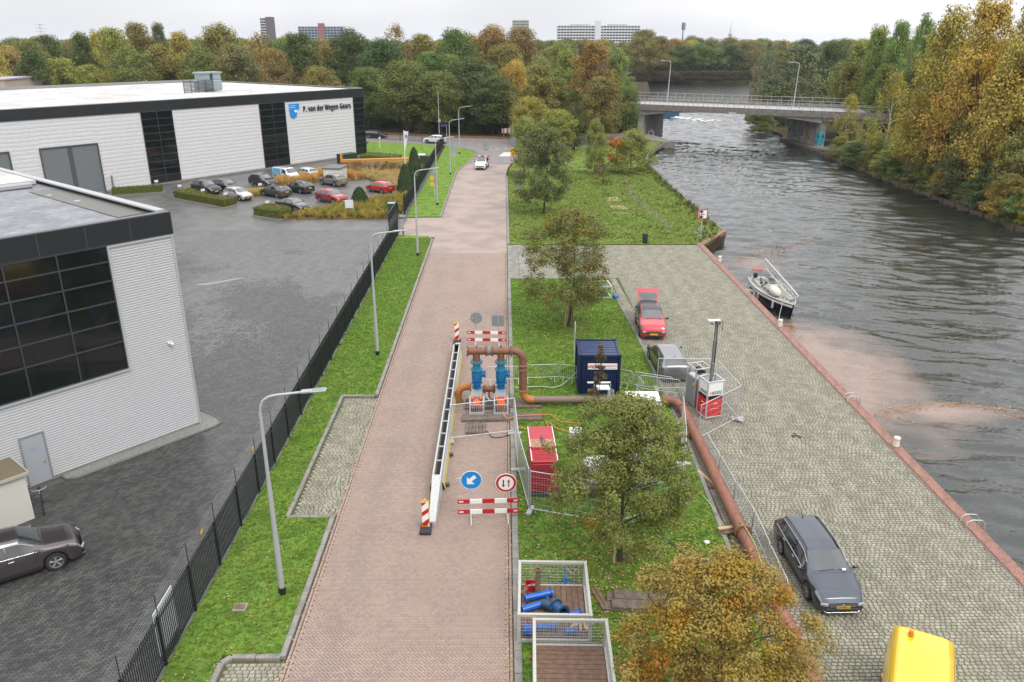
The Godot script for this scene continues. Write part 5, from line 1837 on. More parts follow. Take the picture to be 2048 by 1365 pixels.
const TREES := [
	[-115.6, -190, 17.8, 5.6, "round", "gold", "golden broadleaf tree at the left edge behind the works hall"],
	[-125.0, -215, 18.1, 5.7, "round", "yellow", "yellow green broadleaf tree behind the works hall at far left"],
	[-107.3, -192, 17.4, 4.8, "round", "dark", "dark green broadleaf tree behind the beige hall"],
	[-133.7, -250, 21.0, 6.2, "round", "dark", "dark green broadleaf tree rising behind the beige hall"],
	[-104.0, -198, 15.6, 5.3, "round", "yellow", "yellow green broadleaf tree beside the beige hall"],
	[-106.3, -215, 21.2, 4.8, "tall", "dark", "dark green tall tree between yellow crowns behind the works roof"],
	[-111.0, -235, 21.9, 5.5, "tall", "yellow", "yellow green tall tree behind the left half of the works roof"],
	[-96.6, -212, 22.5, 5.6, "round", "yellow", "yellow green broadleaf tree standing over the works roof"],
	[-95.8, -225, 23.9, 5.5, "round", "rust", "rusty orange broadleaf tree topping the row behind the works roof"],
	[-86.6, -196, 18.0, 6.0, "round", "olive", "olive broadleaf tree low behind the works roof"],
	[-108.7, -270, 24.5, 4.4, "tall", "dark", "dark green tall tree peeping over the row behind the works roof"],
	[-82.3, -205, 18.6, 6.1, "round", "olive", "olive broadleaf tree behind the middle of the works roof"],
	[-82.5, -218, 21.4, 5.8, "tall", "yellow", "yellow green tall tree behind the middle of the works roof"],
	[-72.3, -200, 17.7, 5.3, "round", "green", "mid green broadleaf tree behind the middle of the works roof"],
	[-76.0, -228, 23.5, 7.4, "round", "olive", "olive broadleaf tree left of the roof plant"],
	[-65.3, -205, 18.6, 7.0, "round", "brown", "brownish broadleaf tree left of the roof plant"],
	[-61.9, -215, 20.9, 5.7, "bare", "rust", "rusty orange half bare tree above the roof plant"],
	[-54.0, -200, 17.7, 4.7, "round", "brown", "brownish broadleaf tree above the roof plant"],
	[-49.3, -205, 20.9, 6.8, "tall", "dark", "dark green tall tree right of the roof plant"],
	[-47.1, -222, 18.3, 5.3, "bare", "rust", "rusty orange half bare tree right of the roof plant"],
	[-41.8, -190, 14.0, 5.1, "round", "olive", "olive broadleaf tree behind the end of the works hall"],
	[-40.5, -225, 22.1, 8.0, "round", "dark", "dark green broadleaf tree behind the end of the works hall"],
	[-29.4, -205, 19.7, 7.5, "round", "dark", "dark green broadleaf tree behind the end of the works hall"],
	[-32.3, -255, 23.7, 4.8, "bare", "brown", "brownish half bare tree standing behind the dark crowns"],
	[-31.0, -190, 13.8, 5.7, "round", "green", "mid green broadleaf tree beside the black car on the cross road"],
	[-21.6, -235, 21.1, 7.0, "round", "olive", "olive broadleaf tree in the middle of the wood"],
	[-13.4, -230, 22.6, 6.5, "round", "green", "mid green broadleaf tree in the middle of the wood"],
	[-10.4, -262, 21.1, 6.2, "round", "yellow", "yellow green broadleaf tree in the back of the wood"],
	[-3.1, -240, 23.4, 7.1, "round", "rust", "rusty orange broadleaf tree in the back of the wood"],
	[4.9, -235, 22.9, 6.7, "round", "brown", "brownish broadleaf tree in the back of the wood"],
	[0.4, -215, 18.6, 6.4, "round", "olive", "olive broadleaf tree in the back of the wood"],
	[-21.3, -182, 15.4, 7.2, "round", "green", "mid green broadleaf tree at the cross road behind the black car"],
	[-16.3, -196, 16.9, 6.4, "round", "green", "mid green broadleaf tree at the cross road behind the white parked car"],
	[-13.7, -179, 13.3, 5.9, "round", "green", "mid green broadleaf tree above the white parked car"],
	[-6.9, -186, 15.8, 7.8, "round", "dark", "dark green broadleaf tree above the junction"],
	[-2.4, -178, 12.1, 5.9, "round", "dark", "dark green broadleaf tree above the junction"],
	[2.6, -192, 15.1, 4.1, "round", "gold", "golden broadleaf tree above the chevron board"],
	[7.0, -165, 14.7, 5.5, "tall", "olive", "olive tall tree beside the chevron board"],
	[5.0, -158, 9.3, 3.9, "round", "yellow", "yellow green broadleaf tree beside the yellow route sign"],
	[9.9, -168, 12.5, 4.6, "round", "olive", "olive broadleaf tree right of the chevron board"],
	[13.9, -182, 17.4, 4.6, "tall", "light", "light green tall tree between the olive and rusty crowns"],
	[17.8, -168, 19.1, 5.8, "tall", "rust", "rusty orange tall tree left of the bridge"],
	[18.9, -158, 12.9, 5.0, "round", "rust", "rusty orange broadleaf tree left of the bridge in front"],
	[24.2, -180, 17.3, 4.7, "tall", "light", "light green tall tree behind the rusty trees at the bridge"],
	[25.1, -165, 10.7, 2.8, "round", "green", "mid green broadleaf tree touching the left end of the bridge"],
	[13.0, -150, 10.8, 2.5, "col", "dark", "dark green columnar poplar at the back of the canal side grass"],
	[9.6, -146, 7.9, 3.6, "round", "yellow", "yellow green broadleaf tree at the back of the canal side grass"],
	[6.1, -128, 7.4, 2.4, "round", "green", "mid green broadleaf tree beside the far end of the road"],
	[3.1, -118, 9.1, 2.6, "round", "light", "light green broadleaf tree beside the far end of the road in front"],
	[13.7, -121, 8.4, 2.2, "tall", "light", "light green tall tree on the canal side grass"],
	[19.5, -123.5, 7.1, 3.2, "bush", "light", "light green bushy willow on the canal edge"],
	[69.2, -420, 24.6, 10.0, "round", "olive", "olive broadleaf tree beyond the bridge"],
	[77.4, -430, 21.5, 10.2, "round", "rust", "rusty orange broadleaf tree beyond the bridge"],
	[83.3, -432, 16.3, 8.8, "round", "green", "mid green broadleaf tree on the far canal bend"],
	[92.3, -436, 17.2, 9.4, "round", "dark", "dark green broadleaf tree on the far canal bend"],
	[100.9, -436, 17.7, 9.4, "round", "green", "mid green broadleaf tree on the far canal bend"],
	[110.2, -436, 15.3, 8.9, "round", "green", "mid green broadleaf tree on the far canal bend"],
	[118.9, -438, 17.7, 8.9, "round", "dark", "dark green broadleaf tree on the far canal bend"],
	[115.5, -470, 20.7, 8.4, "round", "brown", "brownish broadleaf tree behind the far canal bend"],
	[135.3, -470, 19.7, 9.6, "round", "brown", "brownish broadleaf tree behind the far canal bend"],
	[94.5, -470, 20.2, 9.5, "round", "rust", "rusty orange broadleaf tree behind the far canal bend"],
	[115.3, -520, 22.0, 10.5, "round", "olive", "olive broadleaf tree behind the far canal bend"],
	[138.6, -520, 21.4, 9.3, "round", "rust", "rusty orange broadleaf tree behind the far canal bend"],
	[100.0, -330, 18.4, 4.0, "col", "pale", "pale green columnar poplar beyond the right end of the bridge"],
	[106.1, -335, 19.1, 3.6, "col", "pale", "pale green columnar poplar beyond the right end of the bridge"],
	[101.8, -310, 19.4, 3.7, "col", "pale", "pale green columnar poplar beyond the right end of the bridge"],
	[71.7, -205, 20.4, 10.0, "bush", "greygreen", "grey green bushy willow behind the right half of the bridge"],
	[69.8, -215, 11.9, 5.2, "bush", "greygreen", "grey green bushy willow behind the bridge above the graffiti piers"],
	[93.4, -240, 19.6, 4.9, "round", "dark", "dark green broadleaf tree behind the bridge"],
	[74.3, -175, 20.0, 5.2, "tall", "light", "light green tall tree behind the right end of the bridge"],
	[73.1, -165, 22.8, 3.9, "tall", "light", "light green tall tree right of the bridge"],
	[75.0, -160, 23.4, 3.8, "tall", "light", "light green tall tree right of the bridge"],
	[74.6, -150, 24.1, 3.7, "tall", "light", "light green tall tree on the right bank"],
	[73.0, -178, 16.1, 4.7, "round", "light", "light green broadleaf tree behind the right end of the bridge"],
	[77.2, -168, 15.3, 5.1, "round", "green", "mid green broadleaf tree on the right bank"],
	[75.1, -150, 16.6, 4.7, "round", "green", "mid green broadleaf tree on the right bank"],
	[63.2, -150, 11.6, 3.1, "birch", "yellow", "yellow green slender birch at the right pier"],
	[61.6, -131.0, 17.0, 3.6, "birch", "yellow", "yellow green slender birch on the right bank"],
	[62.6, -140, 8.3, 2.9, "birch", "light", "light green slender birch on the right bank"],
	[61.5, -116.5, 24.1, 4.3, "tall", "gold", "golden tall tree on the right bank"],
	[62.1, -108.5, 25.2, 4.0, "tall", "gold", "golden tall tree on the right bank"],
	[62.4, -99.5, 23.9, 3.8, "tall", "gold", "golden tall tree at the right edge"],
	[63.3, -112, 16.5, 4.8, "round", "gold", "golden broadleaf tree on the right bank"],
	[61.9, -100, 17.4, 4.0, "round", "gold", "golden broadleaf tree at the right edge"],
	[61.6, -119.5, 11.3, 3.4, "round", "gold", "golden broadleaf tree over the water on the right bank"],
	[61.9, -113.5, 8.7, 2.8, "round", "olive", "olive broadleaf tree over the water on the right bank"],
	[60.8, -123.5, 5.9, 3.4, "bush", "light", "light green bushy willow at the water edge"],
	[60.8, -131.0, 5.4, 2.4, "bush", "light", "light green bushy willow at the water edge"],
	[61.0, -114.5, 5.2, 3.2, "bush", "olive", "olive bushy willow at the water edge"],
	[61.1, -106.0, 8.0, 3.4, "bush", "greygreen", "grey green bushy willow at the water edge"],
	[60.4, -98.5, 6.5, 2.7, "bush", "greygreen", "grey green bushy willow at the water edge"],
	[60.4, -94.5, 5.3, 2.8, "bush", "gold", "golden bushy willow at the water edge"],
	[60.5, -90.5, 4.2, 2.6, "bush", "green", "mid green bushy willow at the right edge by the water"],
	[62.3, -106.0, 11.8, 3.3, "round", "olive", "olive broadleaf tree on the right bank"],
	[61.8, -95.0, 10.9, 2.9, "round", "olive", "olive broadleaf tree at the right edge"],
	[61.8, -143, 1.7, 2.3, "bush", "green", "mid green bushy willow at the right pier by the water"],
	[59.0, -188, 5.8, 4.2, "bush", "green", "mid green bushy willow under the bridge at the water"],
]


func wagon(o: Dictionary) -> Dictionary:
	return {"name": "estate_car", "l": 4.77, "w": 1.82, "wb": 2.71, "r": 0.33, "rails": true, "glass": [[0.42, 1.12], [-2.2, -1.9]], "side": [[-2.0, -1.18], [-1.1, -0.2], [-0.12, 0.78]], "cowl": 1.18,
		"keys": [[-2.385, 0.62, 0.55, 0.80, 0.84], [-2.34, 0.98, 0.86, 0.84, 0.93], [-2.24, 1.05, 0.95, 0.86, 0.96], [-1.86, 1.42, 0.97, 0.76, 0.985], [-1.4, 1.47, 0.97, 0.75, 1.0], [-0.2, 1.50, 0.95, 0.75, 1.0], [0.38, 1.45, 0.93, 0.74, 1.0], [1.18, 1.0, 0.90, 0.84, 0.995], [2.0, 0.86, 0.76, 0.84, 0.95], [2.26, 0.75, 0.66, 0.82, 0.88], [2.385, 0.60, 0.55, 0.80, 0.80]]}.merged(o, true)


func suv(o: Dictionary) -> Dictionary:
	return {"name": "suv", "l": 4.5, "w": 1.84, "wb": 2.66, "r": 0.36, "rails": false, "glass": [[0.34, 1.02], [-2.1, -1.75]], "side": [[-1.82, -1.1], [-1.02, -0.2], [-0.12, 0.72]], "cowl": 1.08,
		"keys": [[-2.25, 0.70, 0.6, 0.82, 0.86], [-2.22, 1.08, 0.95, 0.85, 0.94], [-2.14, 1.16, 1.06, 0.86, 0.97], [-1.72, 1.54, 1.1, 0.77, 0.99], [-1.2, 1.62, 1.08, 0.76, 1.0], [-0.2, 1.65, 1.05, 0.76, 1.0], [0.3, 1.60, 1.03, 0.75, 1.0], [1.08, 1.14, 1.02, 0.85, 1.0], [1.9, 1.02, 0.9, 0.86, 0.97], [2.15, 0.9, 0.78, 0.84, 0.91], [2.25, 0.66, 0.6, 0.82, 0.84]]}.merged(o, true)


func hatch(o: Dictionary) -> Dictionary:
	return {"name": "hatchback", "l": 4.1, "w": 1.74, "wb": 2.5, "r": 0.31, "rails": false, "glass": [[0.38, 1.05], [-1.95, -1.62]], "side": [[-1.68, -1.0], [-0.92, -0.12], [-0.04, 0.76]], "cowl": 1.1,
		"keys": [[-2.05, 0.62, 0.55, 0.80, 0.86], [-2.02, 0.96, 0.86, 0.84, 0.93], [-1.97, 1.04, 0.94, 0.86, 0.96], [-1.6, 1.40, 0.97, 0.76, 0.985], [-1.1, 1.47, 0.96, 0.75, 1.0], [-0.2, 1.50, 0.94, 0.75, 1.0], [0.34, 1.44, 0.92, 0.74, 1.0], [1.1, 1.02, 0.9, 0.84, 0.995], [1.74, 0.88, 0.77, 0.84, 0.95], [1.96, 0.75, 0.66, 0.82, 0.88], [2.05, 0.60, 0.55, 0.80, 0.80]]}.merged(o, true)


func sedan(o: Dictionary) -> Dictionary:
	return {"name": "saloon_car", "l": 4.5, "w": 1.78, "wb": 2.65, "r": 0.32, "rails": false, "glass": [[0.32, 1.05], [-1.42, -0.86]], "side": [[-1.2, -0.32], [-0.24, 0.72]], "cowl": 1.1,
		"keys": [[-2.25, 0.62, 0.56, 0.80, 0.86], [-2.2, 0.95, 0.84, 0.84, 0.93], [-2.1, 1.0, 0.88, 0.85, 0.96], [-1.5, 1.05, 0.92, 0.82, 0.985], [-0.82, 1.38, 0.95, 0.74, 1.0], [-0.3, 1.43, 0.94, 0.74, 1.0], [0.28, 1.39, 0.92, 0.73, 1.0], [1.1, 0.98, 0.88, 0.84, 0.995], [1.9, 0.84, 0.75, 0.84, 0.95], [2.14, 0.74, 0.65, 0.82, 0.88], [2.25, 0.60, 0.55, 0.80, 0.80]]}.merged(o, true)


func van(o: Dictionary) -> Dictionary:
	return {"name": "van", "l": 4.9, "w": 1.9, "wb": 3.0, "r": 0.34, "rails": false, "glass": [[0.98, 1.68], [-2.449, -2.445]], "side": [[0.15, 1.25]], "cowl": 1.75,
		"keys": [[-2.45, 1.75, 1.0, 0.86, 0.95], [-2.4, 1.93, 1.08, 0.87, 0.99], [-1.5, 1.99, 1.1, 0.87, 1.0], [0.5, 1.99, 1.08, 0.87, 1.0], [0.92, 1.93, 1.06, 0.85, 1.0], [1.75, 1.22, 1.05, 0.88, 0.99], [2.25, 1.0, 0.88, 0.86, 0.94], [2.4, 0.86, 0.76, 0.84, 0.88], [2.45, 0.66, 0.6, 0.82, 0.84]]}.merged(o, true)


func car_section(sp: Dictionary, z: float) -> Array:
	var k: Array = sp.keys
	var i := 0
	while i < k.size() - 2 and k[i + 1][0] < z:
		i += 1
	var t := clampf((z - k[i][0]) / (k[i + 1][0] - k[i][0]), 0, 1)
	var q := []
	for j in range(1, 5):
		q.append(lerpf(k[i][j], k[i + 1][j], t))
	var w: float = sp.w / 2 * q[3]
	var yb := 0.24
	for a in [-sp.wb / 2, sp.wb / 2 ]:
		var dz: float = absf(z - a)
		var ra: float = sp.r + 0.065
		if dz < ra:
			yb = maxf(yb, sp.r + sqrt(ra * ra - dz * dz))
	yb = minf(yb, q[1] - 0.06)
	var e := lerpf(0.03, 0.075, clampf((q[0] - q[1] - 0.1) / 0.3, 0, 1))
	return [Vector2(w * 0.95, yb), Vector2(w, lerpf(yb, q[1], 0.5)), Vector2(w * 0.985, q[1]), Vector2(w * q[2], q[0] - e), Vector2(w * q[2] * 0.68, q[0] - 0.014), Vector2(0, q[0])]


func car_point(sp: Dictionary, z: float, j: float, side: float) -> Vector3:
	var s := car_section(sp, z)
	var i := mini(int(j), 4)
	var p: Vector2 = s[i].lerp(s[i + 1], j - i)
	return Vector3(p.x * side, p.y, z)


func car_patch(sp: Dictionary, z0: float, z1: float, cols: Array, off: float) -> Shape:
	# cols: [j, side] pairs in order from -x to +x; a skin that lies a little outside the body
	var rows := []
	var n := 13
	for a in n:
		var z := lerpf(z0, z1, float(a) / (n - 1))
		var row := []
		for c in cols:
			row.append(car_point(sp, z, c[0], c[1]))
		rows.append(row)
	var out := []
	for a in n:
		var row := []
		for b in cols.size():
			var du: Vector3 = rows[mini(a + 1, n - 1)][b] - rows[maxi(a - 1, 0)][b]
			var dv: Vector3 = rows[a][mini(b + 1, cols.size() - 1)] - rows[a][maxi(b - 1, 0)]
			row.append(rows[a][b] + du.cross(dv).normalized() * off)
		out.append(row)
	return Shape.new().grid(out)


func across(j: float) -> Array:
	var a := []
	for i in 5:
		a.append([lerpf(j, 5.0, i / 4.0), -1.0])
	for i in 4:
		a.append([lerpf(5.0, j, (i + 1) / 4.0), 1.0])
	return a


func flank(j0: float, j1: float, side: float) -> Array:
	var a := []
	for i in 4:
		var j := lerpf(j0, j1, i / 3.0) if side < 0 else lerpf(j1, j0, i / 3.0)
		a.append([j, side])
	return a


var wheel_parts := {}


func car_wheel(parent: Node, at: Vector3, r: float, side: float, rim_m: Material) -> void:
	var key := "%.2f" % r
	if not wheel_parts.has(key):
		var t := Shape.new()
		t.lathe([Vector2(r * 0.66, -0.1), Vector2(r * 0.94, -0.105), Vector2(r, -0.075), Vector2(r, 0.075), Vector2(r * 0.94, 0.105), Vector2(r * 0.66, 0.1)], 24)
		var s := Shape.new()
		s.lathe([Vector2(0, 0.03), Vector2(r * 0.6, 0.03), Vector2(r * 0.66, 0.06), Vector2(r * 0.69, 0.1), Vector2(r * 0.64, 0.095), Vector2(r * 0.62, 0.035)], 20)
		var b := Shape.new()
		b.lathe([Vector2(r * 0.62, 0.04), Vector2(r * 0.68, 0.105), Vector2(r * 0.63, 0.1)], 20)
		for i in 5:
			var a := TAU * i / 5
			for d in [-0.11, 0.11]:
				b.cbox(Vector3(cos(a + d), 0, sin(a + d)) * r * 0.36 + Vector3(0, 0.065, 0), Vector3(r * 0.62, 0.03, r * 0.1), 0.006, Basis(Vector3.UP, -(a + d)))
		b.lathe([Vector2(r * 0.16, 0.05), Vector2(r * 0.15, 0.09), Vector2(0, 0.092)], 10)
		wheel_parts[key] = [t.mesh(), s.mesh(), b.mesh()]
	var w := piece("wheel", parent, at)
	w.rotation.z = -PI / 2 * side
	put("tyre", wheel_parts[key][0], M.rubber, w)
	put("brake_disc", wheel_parts[key][1], mat(0.05, 0.05, 0.055, 0.5), w)
	put("rim", wheel_parts[key][2], rim_m, w)


func car(sp: Dictionary, at: Vector3, yaw: float) -> Node3D:
	var c := thing(sp.name, sp.label, sp.get("category", "van" if sp.name == "van" else "car"), at, yaw, sp.get("group", "cars"))
	var p: Array = sp.paint
	var paint := StandardMaterial3D.new()
	paint.albedo_color = lin(p[0], p[1], p[2])
	paint.roughness = 0.3
	paint.metallic = sp.get("metal", 0.25)
	paint.clearcoat_enabled = true
	paint.clearcoat = 1.0
	paint.clearcoat_roughness = 0.05
	var half: float = sp.l / 2
	var zs := []
	for k in sp.keys:
		zs.append(k[0])
	for a in [-sp.wb / 2, sp.wb / 2]:
		for i in 13:
			zs.append(a + (sp.r + 0.064) * cos(PI * i / 12))
	for i in 24:
		zs.append(-half + sp.l * (i + 0.5) / 24)
	zs.sort()
	var rows := []
	var last := -99.0
	for z in zs:
		if z - last < 0.008:
			continue
		last = z
		var s := car_section(sp, z)
		var row := []
		for j in 6:
			row.append(Vector3(-s[j].x, s[j].y, z))
		for j in 5:
			row.append(Vector3(s[4 - j].x, s[4 - j].y, z))
		rows.append(row)
	var b := Shape.new()
	b.grid(rows)
	for e in [0, rows.size() - 1]:
		var ring: Array = rows[e]
		var bulge := 0.03 if e else -0.03
		var mid := Vector3(0, (ring[0].y + ring[5].y) / 2, ring[0].z + bulge)
		for j in 11:
			var q: Vector3 = ring[j]
			var r2: Vector3 = ring[(j + 1) % 11]
			if e:
				b.tri(mid, r2, q)
			else:
				b.tri(mid, q, r2)
	put("body", b, paint, c)
	var u := Shape.new()
	u.box(Vector3(0, 0.42, 0), Vector3(sp.w - 0.5, 0.44, sp.l - 0.5))
	put("underbody", u, M.black, c)
	var trim := mat(0.016, 0.016, 0.018, 0.6)
	var g := mat(0.02, 0.026, 0.026, 0.03)
	g.metallic_specular = 0.7
	g.clearcoat_enabled = true
	g.clearcoat = 1.0
	g.clearcoat_roughness = 0.02
	put("windscreen", car_patch(sp, sp.glass[0][0], sp.glass[0][1], across(3.25), 0.01), g, c)
	if not sp.get("open", false) and sp.glass[1][1] - sp.glass[1][0] > 0.01:
		put("rear_window", car_patch(sp, sp.glass[1][0], sp.glass[1][1], across(3.25), 0.01), g, c)
	for sd in [-1.0, 1.0]:
		for w in sp.side:
			put("side_window", car_patch(sp, w[0], w[1], flank(2.12, 2.88, sd), 0.012), g, c)
		put("headlight", car_patch(sp, half - 0.46, half - 0.06, flank(1.85, 2.5, sd), 0.008), mat(0.16, 0.17, 0.18, 0.05), c)
		put("tail_light", car_patch(sp, -half + 0.015, -half + 0.26, flank(1.35 if sp.name != "van" else 1.2, 2.05, sd), 0.008), mat(0.25, 0.01, 0.012, 0.15), c)
		put("sill", car_patch(sp, -sp.wb / 2 + sp.r + 0.1, sp.wb / 2 - sp.r - 0.1, flank(0.0, 0.35, sd), 0.006), trim, c)
		var m := Shape.new()
		var mz: float = sp.cowl - 0.3
		var base := car_point(sp, mz, 2.1, sd)
		m.ball(base + Vector3(sd * 0.15, 0.06, 0.0), Vector3(0.11, 0.075, 0.07), 10)
		m.rod(base, base + Vector3(sd * 0.1, 0.03, 0), 0.025)
		put("mirror", m, trim if sp.get("dark_mirrors", true) else paint, c)
		var seam := Shape.new()
		for z in sp.get("seams", [sp.cowl - 0.35, -0.16, -1.06]):
			var pts := []
			for k in 8:
				pts.append(car_point(sp, z, lerpf(0.1, 2.0, k / 7.0), sd))
			seam.tube(pts, 0.006, 4)
		put("door_seam", seam, trim, c)
		var h := Shape.new()
		for z in sp.get("handles", [0.05, -0.92]):
			h.cbox(car_point(sp, z - 0.1, 1.72, sd) + Vector3(sd * 0.015, 0, 0), Vector3(0.03, 0.03, 0.2), 0.01)
		put("door_handle", h, M.galv if sp.get("chrome", false) else paint, c)
		if sp.get("chrome", false):
			var ch := Shape.new()
			var pts := []
			for k in 15:
				pts.append(car_point(sp, lerpf(sp.side[0][0], sp.side[-1][1], k / 14.0), 2.06, sd) + Vector3(sd * 0.008, 0, 0))
			ch.tube(pts, 0.014, 5)
			pts = []
			for k in 15:
				pts.append(car_point(sp, lerpf(sp.side[0][0], sp.side[-1][1], k / 14.0), 2.93, sd) + Vector3(sd * 0.008, 0, 0))
			ch.tube(pts, 0.012, 5)
			put("chrome_strip", ch, mat(0.62, 0.62, 0.62, 0.2, 0.9), c)
		if sp.rails:
			var pts := []
			for k in 12:
				pts.append(car_point(sp, lerpf(sp.side[0][0] + 0.15, 0.35, k / 11.0), 3.35, sd) + Vector3(0, 0.035 if k > 0 and k < 11 else 0.0, 0))
			put("roof_rail", Shape.new().tube(pts, 0.02, 6), trim if not sp.get("grey_rails", false) else M.galv, c)
		for z in [-sp.wb / 2, sp.wb / 2]:
			car_wheel(c, Vector3(sd * (sp.w / 2 - 0.115), sp.r, z), sp.r, sd, mat(0.42, 0.43, 0.44, 0.3, 0.7))
	# bonnet lines
	var bl := Shape.new()
	var bp := []
	for k in across(2.75):
		bp.append(car_point(sp, sp.cowl + 0.03, k[0], k[1]))
	bl.tube(bp, 0.006, 4)
	for sd in [-1.0, 1.0]:
		bp = []
		for k in 8:
			bp.append(car_point(sp, lerpf(sp.cowl + 0.03, half - 0.12, k / 7.0), lerpf(2.75, 3.05, k / 7.0), sd))
		bl.tube(bp, 0.006, 4)
	put("bonnet_seam", bl, trim, c)
	# nose and tail
	var nose: float = sp.keys[-1][1]
	var n := Shape.new()
	n.cbox(Vector3(0, nose - 0.09, half + 0.025), Vector3(sp.w * 0.56, 0.14, 0.06), 0.02)
	put("grille", n, trim, c)
	n = Shape.new()
	for i in 2:
		n.box(Vector3(0, nose - 0.065 - i * 0.05, half + 0.06), Vector3(sp.w * 0.53, 0.016, 0.012))
	put("grille_bar", n, mat(0.5, 0.5, 0.5, 0.25, 0.9), c)
	n = Shape.new()
	n.cbox(Vector3(0, 0.32, half + 0.0), Vector3(sp.w * 0.66, 0.13, 0.1), 0.03)
	put("lower_intake", n, trim, c)
	for sd in [-1.0, 1.0]:
		n = Shape.new()
		n.cbox(Vector3(sd * sp.w * 0.355, nose - 0.06, half - 0.005), Vector3(sp.w * 0.15, 0.12, 0.07), 0.025, Basis(Vector3.UP, sd * 0.35))
		put("headlight", n, mat(0.3, 0.31, 0.33, 0.05), c)
	if sp.get("chrome", false):
		n = Shape.new()
		n.tube([Vector3(-sp.w * 0.4, 0.3, half - 0.06), Vector3(-sp.w * 0.3, 0.24, half + 0.05), Vector3(sp.w * 0.3, 0.24, half + 0.05), Vector3(sp.w * 0.4, 0.3, half - 0.06)], 0.014, 5)
		put("bumper_chrome", n, mat(0.62, 0.62, 0.62, 0.2, 0.9), c)
	n = Shape.new()
	n.cbox(Vector3(0, 0.33, -half + 0.0), Vector3(sp.w * 0.76, 0.16, 0.12), 0.04)
	put("rear_bumper_trim", n, trim, c)
	var pl := mat(0.62, 0.40, 0.02, 0.5)
	for e in [1.0, -1.0]:
		n = Shape.new()
		n.cbox(Vector3(0, 0.46 if e > 0 else minf(nose + 0.16, 0.8), e * (half + (0.07 if e > 0 else 0.05))), Vector3(0.52, 0.11, 0.012), 0.003)
		var plate := put("number_plate", n, pl, c)
		if e > 0 and sp.has("plate"):
			lettering(sp.plate, 0.075, 0.004, M.black, plate, Vector3(0.02, 0.46, half + 0.078))
			put("band", Shape.new().box(Vector3(-0.24, 0.46, half + 0.077), Vector3(0.04, 0.105, 0.004)), mat(0.02, 0.06, 0.4, 0.5), plate)
	n = Shape.new()
	var wb0: float = sp.glass[0][1]
	n.tube([car_point(sp, wb0 + 0.02, 4.2, -1.0) + Vector3(0, 0.02, 0), car_point(sp, wb0 - 0.02, 4.7, 1.0) + Vector3(0, 0.025, 0)], 0.01, 4)
	n.tube([car_point(sp, wb0 + 0.02, 3.6, 1.0) + Vector3(0, 0.02, 0), car_point(sp, wb0 - 0.02, 4.4, 1.0) + Vector3(0, 0.025, 0)], 0.01, 4)
	put("wiper", n, trim, c)
	if sp.has("roof"):
		var rc: Array = sp.roof
		put("roof_panel", car_patch(sp, sp.side[0][0] + 0.25, sp.glass[0][0] - 0.02, across(3.2), 0.016), mat(rc[0], rc[1], rc[2], 0.15), c)
	if sp.get("fin", true):
		n = Shape.new()
		var fz: float = sp.side[0][0] + 0.22
		n.tube([car_point(sp, fz + 0.1, 5, 1.0), car_point(sp, fz - 0.06, 5, 1.0) + Vector3(0, 0.09, 0)], [0.03, 0.01], 5)
		put("antenna_fin", n, trim, c)
	if sp.get("open", false):
		# raised tailgate with dark glass
		n = Shape.new()
		var rows2 := []
		for a in 6:
			var t := a / 5.0
			var row := []
			for i in 7:
				var x := lerpf(-1, 1, i / 6.0)
				row.append(Vector3(x * sp.w * lerpf(0.36, 0.43, t), 1.58 + 0.62 * t + 0.06 * sin(t * PI) - 0.04 * x * x, -1.72 - 0.95 * t))
			rows2.append(row)
		n.grid(rows2)
		put("tailgate", n, paint, c)
		n = Shape.new()
		var rows3 := []
		for a in 6:
			var row := []
			for i in 7:
				row.append(rows2[a][i] * Vector3(0.9, 1, 1) + Vector3(0, -0.03, 0.025))
			rows3.append(row)
		n.grid(rows3)
		put("tailgate_lining", n, trim, c)
		n = Shape.new()
		var rows4 := []
		for a in 4:
			var row := []
			for i in 7:
				row.append(rows2[a][i] * Vector3(0.86, 1, 1) + Vector3(0, 0.02, 0.01))
			rows4.append(row)
		n.grid(rows4)
		put("tailgate_window", n, g, c)
		put("load_opening", car_patch(sp, -2.18, -1.74, across(3.1), 0.012), M.black, c)
	return c


